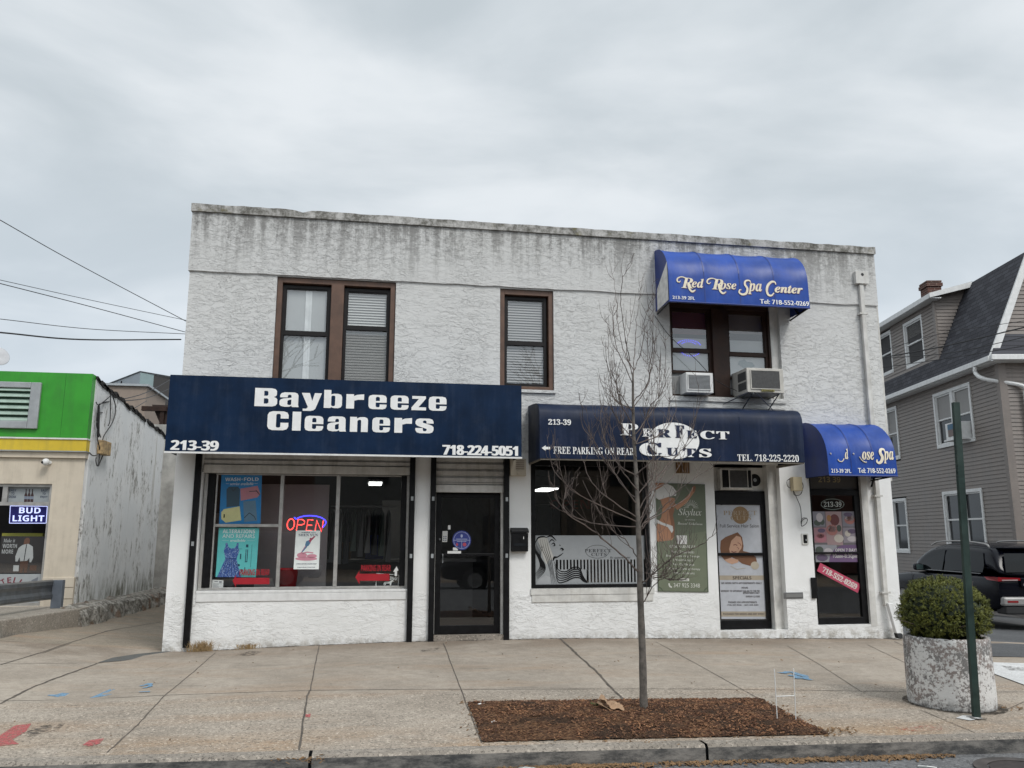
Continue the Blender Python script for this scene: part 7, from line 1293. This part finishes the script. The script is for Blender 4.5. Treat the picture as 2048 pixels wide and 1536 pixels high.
# ================================================================== THE DARK SUV (built at the origin: x right, y forward, z up)
def make_suv(label):
    t = thing('parked_suv', label, 'car', (0, 0, 0))
    def half(y):                                                  # half width along the length
        return .955 + .035 * min(1, y / .5) - .10 * max(0, (y - 4.2) / .8) ** 2 - .03 * max(0, .25 - y) / .25
    secs = []
    ST = [(.0, .50, 1.02), (.06, .40, 1.09), (.3, .33, 1.12), (.9, .30, 1.12), (1.8, .30, 1.11), (2.8, .30, 1.09), (3.6, .30, 1.07), (3.75, .30, 1.06), (4.5, .33, 1.0), (4.85, .38, .92), (5.0, .48, .78)]
    for y, zl, zb in ST:
        w_ = half(y); pts = [(-w_ + .10, zl), (-w_ + .02, zl + .10), (-w_, zl + .28), (-w_ - .005, zl + (zb - zl) * .6), (-w_ + .008, zb - .07), (-w_ + .06, zb)]; secs.append([(x, y, z) for x, z in pts] + [(-x, y, z) for x, z in reversed(pts)])
    def loft(secs, close=True):
        mb = MB(); n = len(secs[0]); mb.v = [p for s_ in secs for p in s_]
        for i in range(len(secs) - 1):
            for k in range(n if close else n - 1): k2 = (k + 1) % n; mb.f.append((i * n + k, i * n + k2, (i + 1) * n + k2, (i + 1) * n + k))
        if close: mb.f.append(tuple(range(n))); mb.f.append(tuple((len(secs) - 1) * n + k for k in range(n)))
        return mb
    body = obj('body', loft(secs), CARPAINT, t, smooth=True); q = body.modifiers.new('sub', 'SUBSURF'); q.levels = 1; q.render_levels = 2
    RF = [(.02, 1.09, 1.12), (.16, 1.10, 1.38), (.34, 1.10, 1.66), (.55, 1.10, 1.71), (1.2, 1.10, 1.75), (2.1, 1.09, 1.76), (2.7, 1.08, 1.72), (3.05, 1.07, 1.58), (3.75, 1.05, 1.08)]
    def gx(y, z):                                                 # half width of the cabin at a height
        wb = half(y) - .055; return wb - .26 * max(0, z - 1.08) ** 1.15
    gs = []
    for y, zb, zr in RF:
        hh = max(zr - zb, .02); pts = [(-gx(y, zb), zb - .02), (-gx(y, zb + hh * .5), zb + hh * .5), (-gx(y, zb + hh * .86), zb + hh * .86), (-gx(y, zr) + .10 * min(1, hh / .5), zr - .012), (-.3, zr + .012)]; gs.append([(x, y, z) for x, z in pts] + [(-x, y, z) for x, z in reversed(pts)])
    cab = obj('cabin', loft(gs), CARPAINT, t, smooth=True); q = cab.modifiers.new('sub', 'SUBSURF'); q.levels = 1; q.render_levels = 2
    side = lambda s_, y, z, o=.012: (s_ * (gx(y, z) + o), y, z)
    for s_ in (-1, 1):
        for pts in (((.55, 1.15), (.52, 1.30), (.62, 1.56), (1.18, 1.60), (1.20, 1.15)), ((1.27, 1.15), (1.25, 1.60), (2.02, 1.62), (2.05, 1.14)), ((2.12, 1.14), (2.10, 1.62), (2.60, 1.58), (2.92, 1.46), (3.38, 1.14))):
            m = MB(); top = [p for p in pts]; m.poly([side(s_, *p) for p in pts]); obj('side_window', m, CARGL, t)
        m = MB(); m.tube([side(s_, y, 1.125, .02) for y in (.6, 1.2, 2.0, 2.8, 3.4)], .012, 5); obj('chrome_strip', m, CHROME, t)
        m = MB(); m.tube(smooth_pts([side(s_, .45, 1.68, .0), side(s_, .7, 1.745, -.03), side(s_, 1.6, 1.80, -.03), side(s_, 2.5, 1.78, -.03), side(s_, 2.75, 1.70, .0)], 5), .019, 6); rl = obj('roof_rail', m, SILV, t)
        m = MB().box(s_ * 1.02 - .10, s_ * 1.02 + .10, 2.95, 3.12, 1.10, 1.26); mr = obj('wing_mirror', m, CARPAINT, t, bevel=.05); obj('mirror_glass', MB().box(s_ * 1.02 - .08, s_ * 1.02 + .08, 2.935, 2.9475, 1.12, 1.24), C('mirror_dark', .06, .09, .09, .1), mr)
        m = MB(); m.box(s_ * 1.01 - .008, s_ * 1.01 + .008, 2.62, 2.82, .93, .96); m.box(s_ * 1.01 - .008, s_ * 1.01 + .008, 1.35, 1.55, .94, .97); obj('door_handle', m, CARPAINT, t, bevel=.004)
        for y in (2.07, 1.22, 3.40): obj('door_seam', MB().box(s_ * (half(y) + .006) - .003, s_ * (half(y) + .006) + .003, y - .004, y + .004, .45, 1.05), BLACKR, t)
        m = MB(); m.poly([(s_ * .50, -.032, 1.01), (s_ * .955, -.005, .99), (s_ * .955, -.0, 1.075), (s_ * .50, -.028, 1.06)]); m.poly([(s_ * .955, -.005, .99), (s_ * 1.0, .30, 1.01), (s_ * .992, .42, 1.07), (s_ * .955, -.0, 1.075)]); tl = obj('tail_light', m, TAIL, t)
        obj('reverse_lens', MB().poly([(s_ * .56, -.036, 1.005), (s_ * .88, -.016, 1.0), (s_ * .88, -.016, 1.025), (s_ * .56, -.036, 1.03)]), TAILW, tl)
        obj('rear_reflector', MB().box(min(s_ * .62, s_ * .84), max(s_ * .62, s_ * .84), -.075, -.066, .57, .61), TAIL, t)
        for y in (.98, 3.88):
            m = MB().lathe((s_ * .93, y, .375), [(.43, -.06 * s_), (.43, .058 * s_), (.39, .064 * s_), (0, .060 * s_)], 28, 'x'); ar = obj('wheel_arch', m, BLACKR, t)
            wh = obj('wheel', MB().lathe((s_ * .93, y, .375), [(.0, .05 * s_), (.25, .055 * s_), (.27, .082 * s_), (.375, .07 * s_), (.375, -.1 * s_), (.0, -.1 * s_)], 28, 'x'), BLACKR, t)
            obj('rim', MB().lathe((s_ * .93, y, .375), [(.0, .092 * s_), (.06, .092 * s_), (.10, .07 * s_), (.22, .072 * s_), (.255, .088 * s_)], 10, 'x'), SILV, wh)
    m = MB(); m.poly([(-.76, .05, 1.17), (.76, .05, 1.17), (.72, .12, 1.36), (.64, .25, 1.55), (-.64, .25, 1.55), (-.72, .12, 1.36)]); m.v = [(x, y - .035, z) for x, y, z in m.v]; obj('rear_window', m, CARGL, t)
    obj('spoiler', MB().box(-.66, .66, .20, .46, 1.645, 1.69), CARPAINT, t, bevel=.018)
    m = MB(); m.box(-.91, .91, -.065, .3, .50, .68); obj('rear_bumper', m, SILV, t, bevel=.04); m = MB(); m.box(-.87, .87, -.03, .3, .33, .498); obj('bumper_valance', m, BLACKR, t, bevel=.03)
    obj('number_plate', MB().box(-.17, .17, -.034, -.022, .74, .88), C('plate_pale', .40, .40, .38), t)
    m = MB(); text(m, 'PATHFINDER', lambda u, v, k: (-.46 + .92 * u, -.041 - k * .0005, .905 + .042 * v), 'bold', 1.5); obj('tailgate_lettering', m, CHROME, t)
    obj('tailgate_panel', MB().box(-.50, .50, -.039, -.02, .88, 1.06), CARPAINT, t, bevel=.008)
    for s_ in (-1, 1):
        m = MB(); m.poly([(s_ * .45, 4.99, .72), (s_ * .84, 4.86, .78), (s_ * .84, 4.84, .88), (s_ * .45, 4.965, .82)]); obj('headlight', m, C('lamp_lens', .5, .5, .52, .1), t)
    obj('windscreen', MB().poly([(-.80, 3.66, 1.13), (.80, 3.66, 1.13), (.66, 3.10, 1.565), (-.66, 3.10, 1.565)]), CARGL, t); return t
car = make_suv('dark blue SUV with chrome roof rails parked behind the planter')
ha = R(8.0); hd, rd = Vector((math.sin(ha), math.cos(ha), 0)), Vector((math.cos(ha), -math.sin(ha), 0)); rc = Vector((12.8, 3.05, 0)) + rd * .99
SUVZ = -.50; car.location = (rc.x, rc.y, SUVZ); car.rotation_euler = (0, 0, -ha)
# across the road, behind the photographer: only seen mirrored in the shop glass
sheet('far_pavement', -45, 60, -40, -17, 20, 6, .12, WALK, lambda x, y: lerpt(KERB, x) - .1)
def far_house(x, wdt, h, rh, mat, label, roofm):
    t = thing('opposite_house', label, 'house', (x, -28, 0)); obj('wall', MB().box(x - wdt / 2, x + wdt / 2, -36, -28, -.5, h), mat, t)
    obj('roof', MB().prism([(x - wdt / 2 - .4, -27.6, h), (x + wdt / 2 + .4, -27.6, h), (x, -27.6, h + rh)], (0, -8.8, 0)), roofm, t)
    obj('gable', MB().prism([(x - wdt / 2, -27.95, h), (x + wdt / 2, -27.95, h), (x, -27.95, h + rh - .2)], (0, .36, 0)), mat, t)
    for wx_ in (-wdt * .25, wdt * .22):
        for wz_ in (1.0, 3.9): obj('window', MB().box(x + wx_ - .5, x + wx_ + .5, -27.97, -27.9, wz_, wz_ + 1.4), DKGL, t)
far_house(-9, 13, 6.2, 4, simple('brick_brown', (.13, .075, .055), .9), 'brown brick gabled house across the road behind the photographer', SHING); far_house(3.5, 12, 6.4, 4.5, simple('house_grey', (.20, .20, .19), .8), 'grey gabled house across the road behind the photographer', SHING); far_house(15.6, 12.1, 6.0, 4, simple('house_tan', (.20, .16, .12), .8), 'tan gabled house across the road behind the photographer', SHING); far_house(-22, 10, 6.6, 4, simple('house_dark', (.10, .10, .11), .8), 'dark gabled house across the road behind the photographer', SHING); far_house(30, 11, 6.6, 4, simple('house_red', (.14, .06, .045), .8), 'red brick gabled house across the road behind the photographer', SHING)
random.seed(21)
def far_tree(x, y, h, label):
    t = thing('opposite_tree', label, 'tree', (x, y, 0)); obj('trunk', MB().tube([(x, y, -.3), (x + .1, y, h * .2), (x - .05, y, h * .42)], [.25, .2, .16], 8), BARK, t); mb = MB()
    def grow(p, d, L, r, n):
        q = p + d * L; mb.tube([p, p.lerp(q, .5) + Vector((random.gauss(0, .05), random.gauss(0, .05), 0)) * L, q], [r, r * .8, r * .6], 5)
        if n: [grow(q, (d + Vector((random.gauss(0, .55), random.gauss(0, .55), random.gauss(.12, .3)))).normalized(), L * .76, r * .6, n - 1) for _ in range(3)]
    for _ in range(4): grow(Vector((x - .05, y, h * .42)), Vector((random.gauss(0, .5), random.gauss(0, .5), 1)).normalized(), h * .19, .11, 4)
    obj('crown', mb, TWIG, t)
far_tree(-4.5, -21, 10, 'bare tree across the road left of the grey gabled house'); far_tree(8.5, -22, 11, 'bare tree across the road right of the grey gabled house'); far_tree(20, -21, 10, 'bare tree across the road by the tan gabled house')
for x, lb in ((-1.5, 'dark SUV at the far kerb behind the photographer, left one'), (7.5, 'dark SUV at the far kerb behind the photographer, right one')):
    c2_ = copy_tree(car); c2_.location = (x, -16.3, roadz(x, -16)); c2_.rotation_euler = (0, 0, R(90)); c2_['label'] = lb
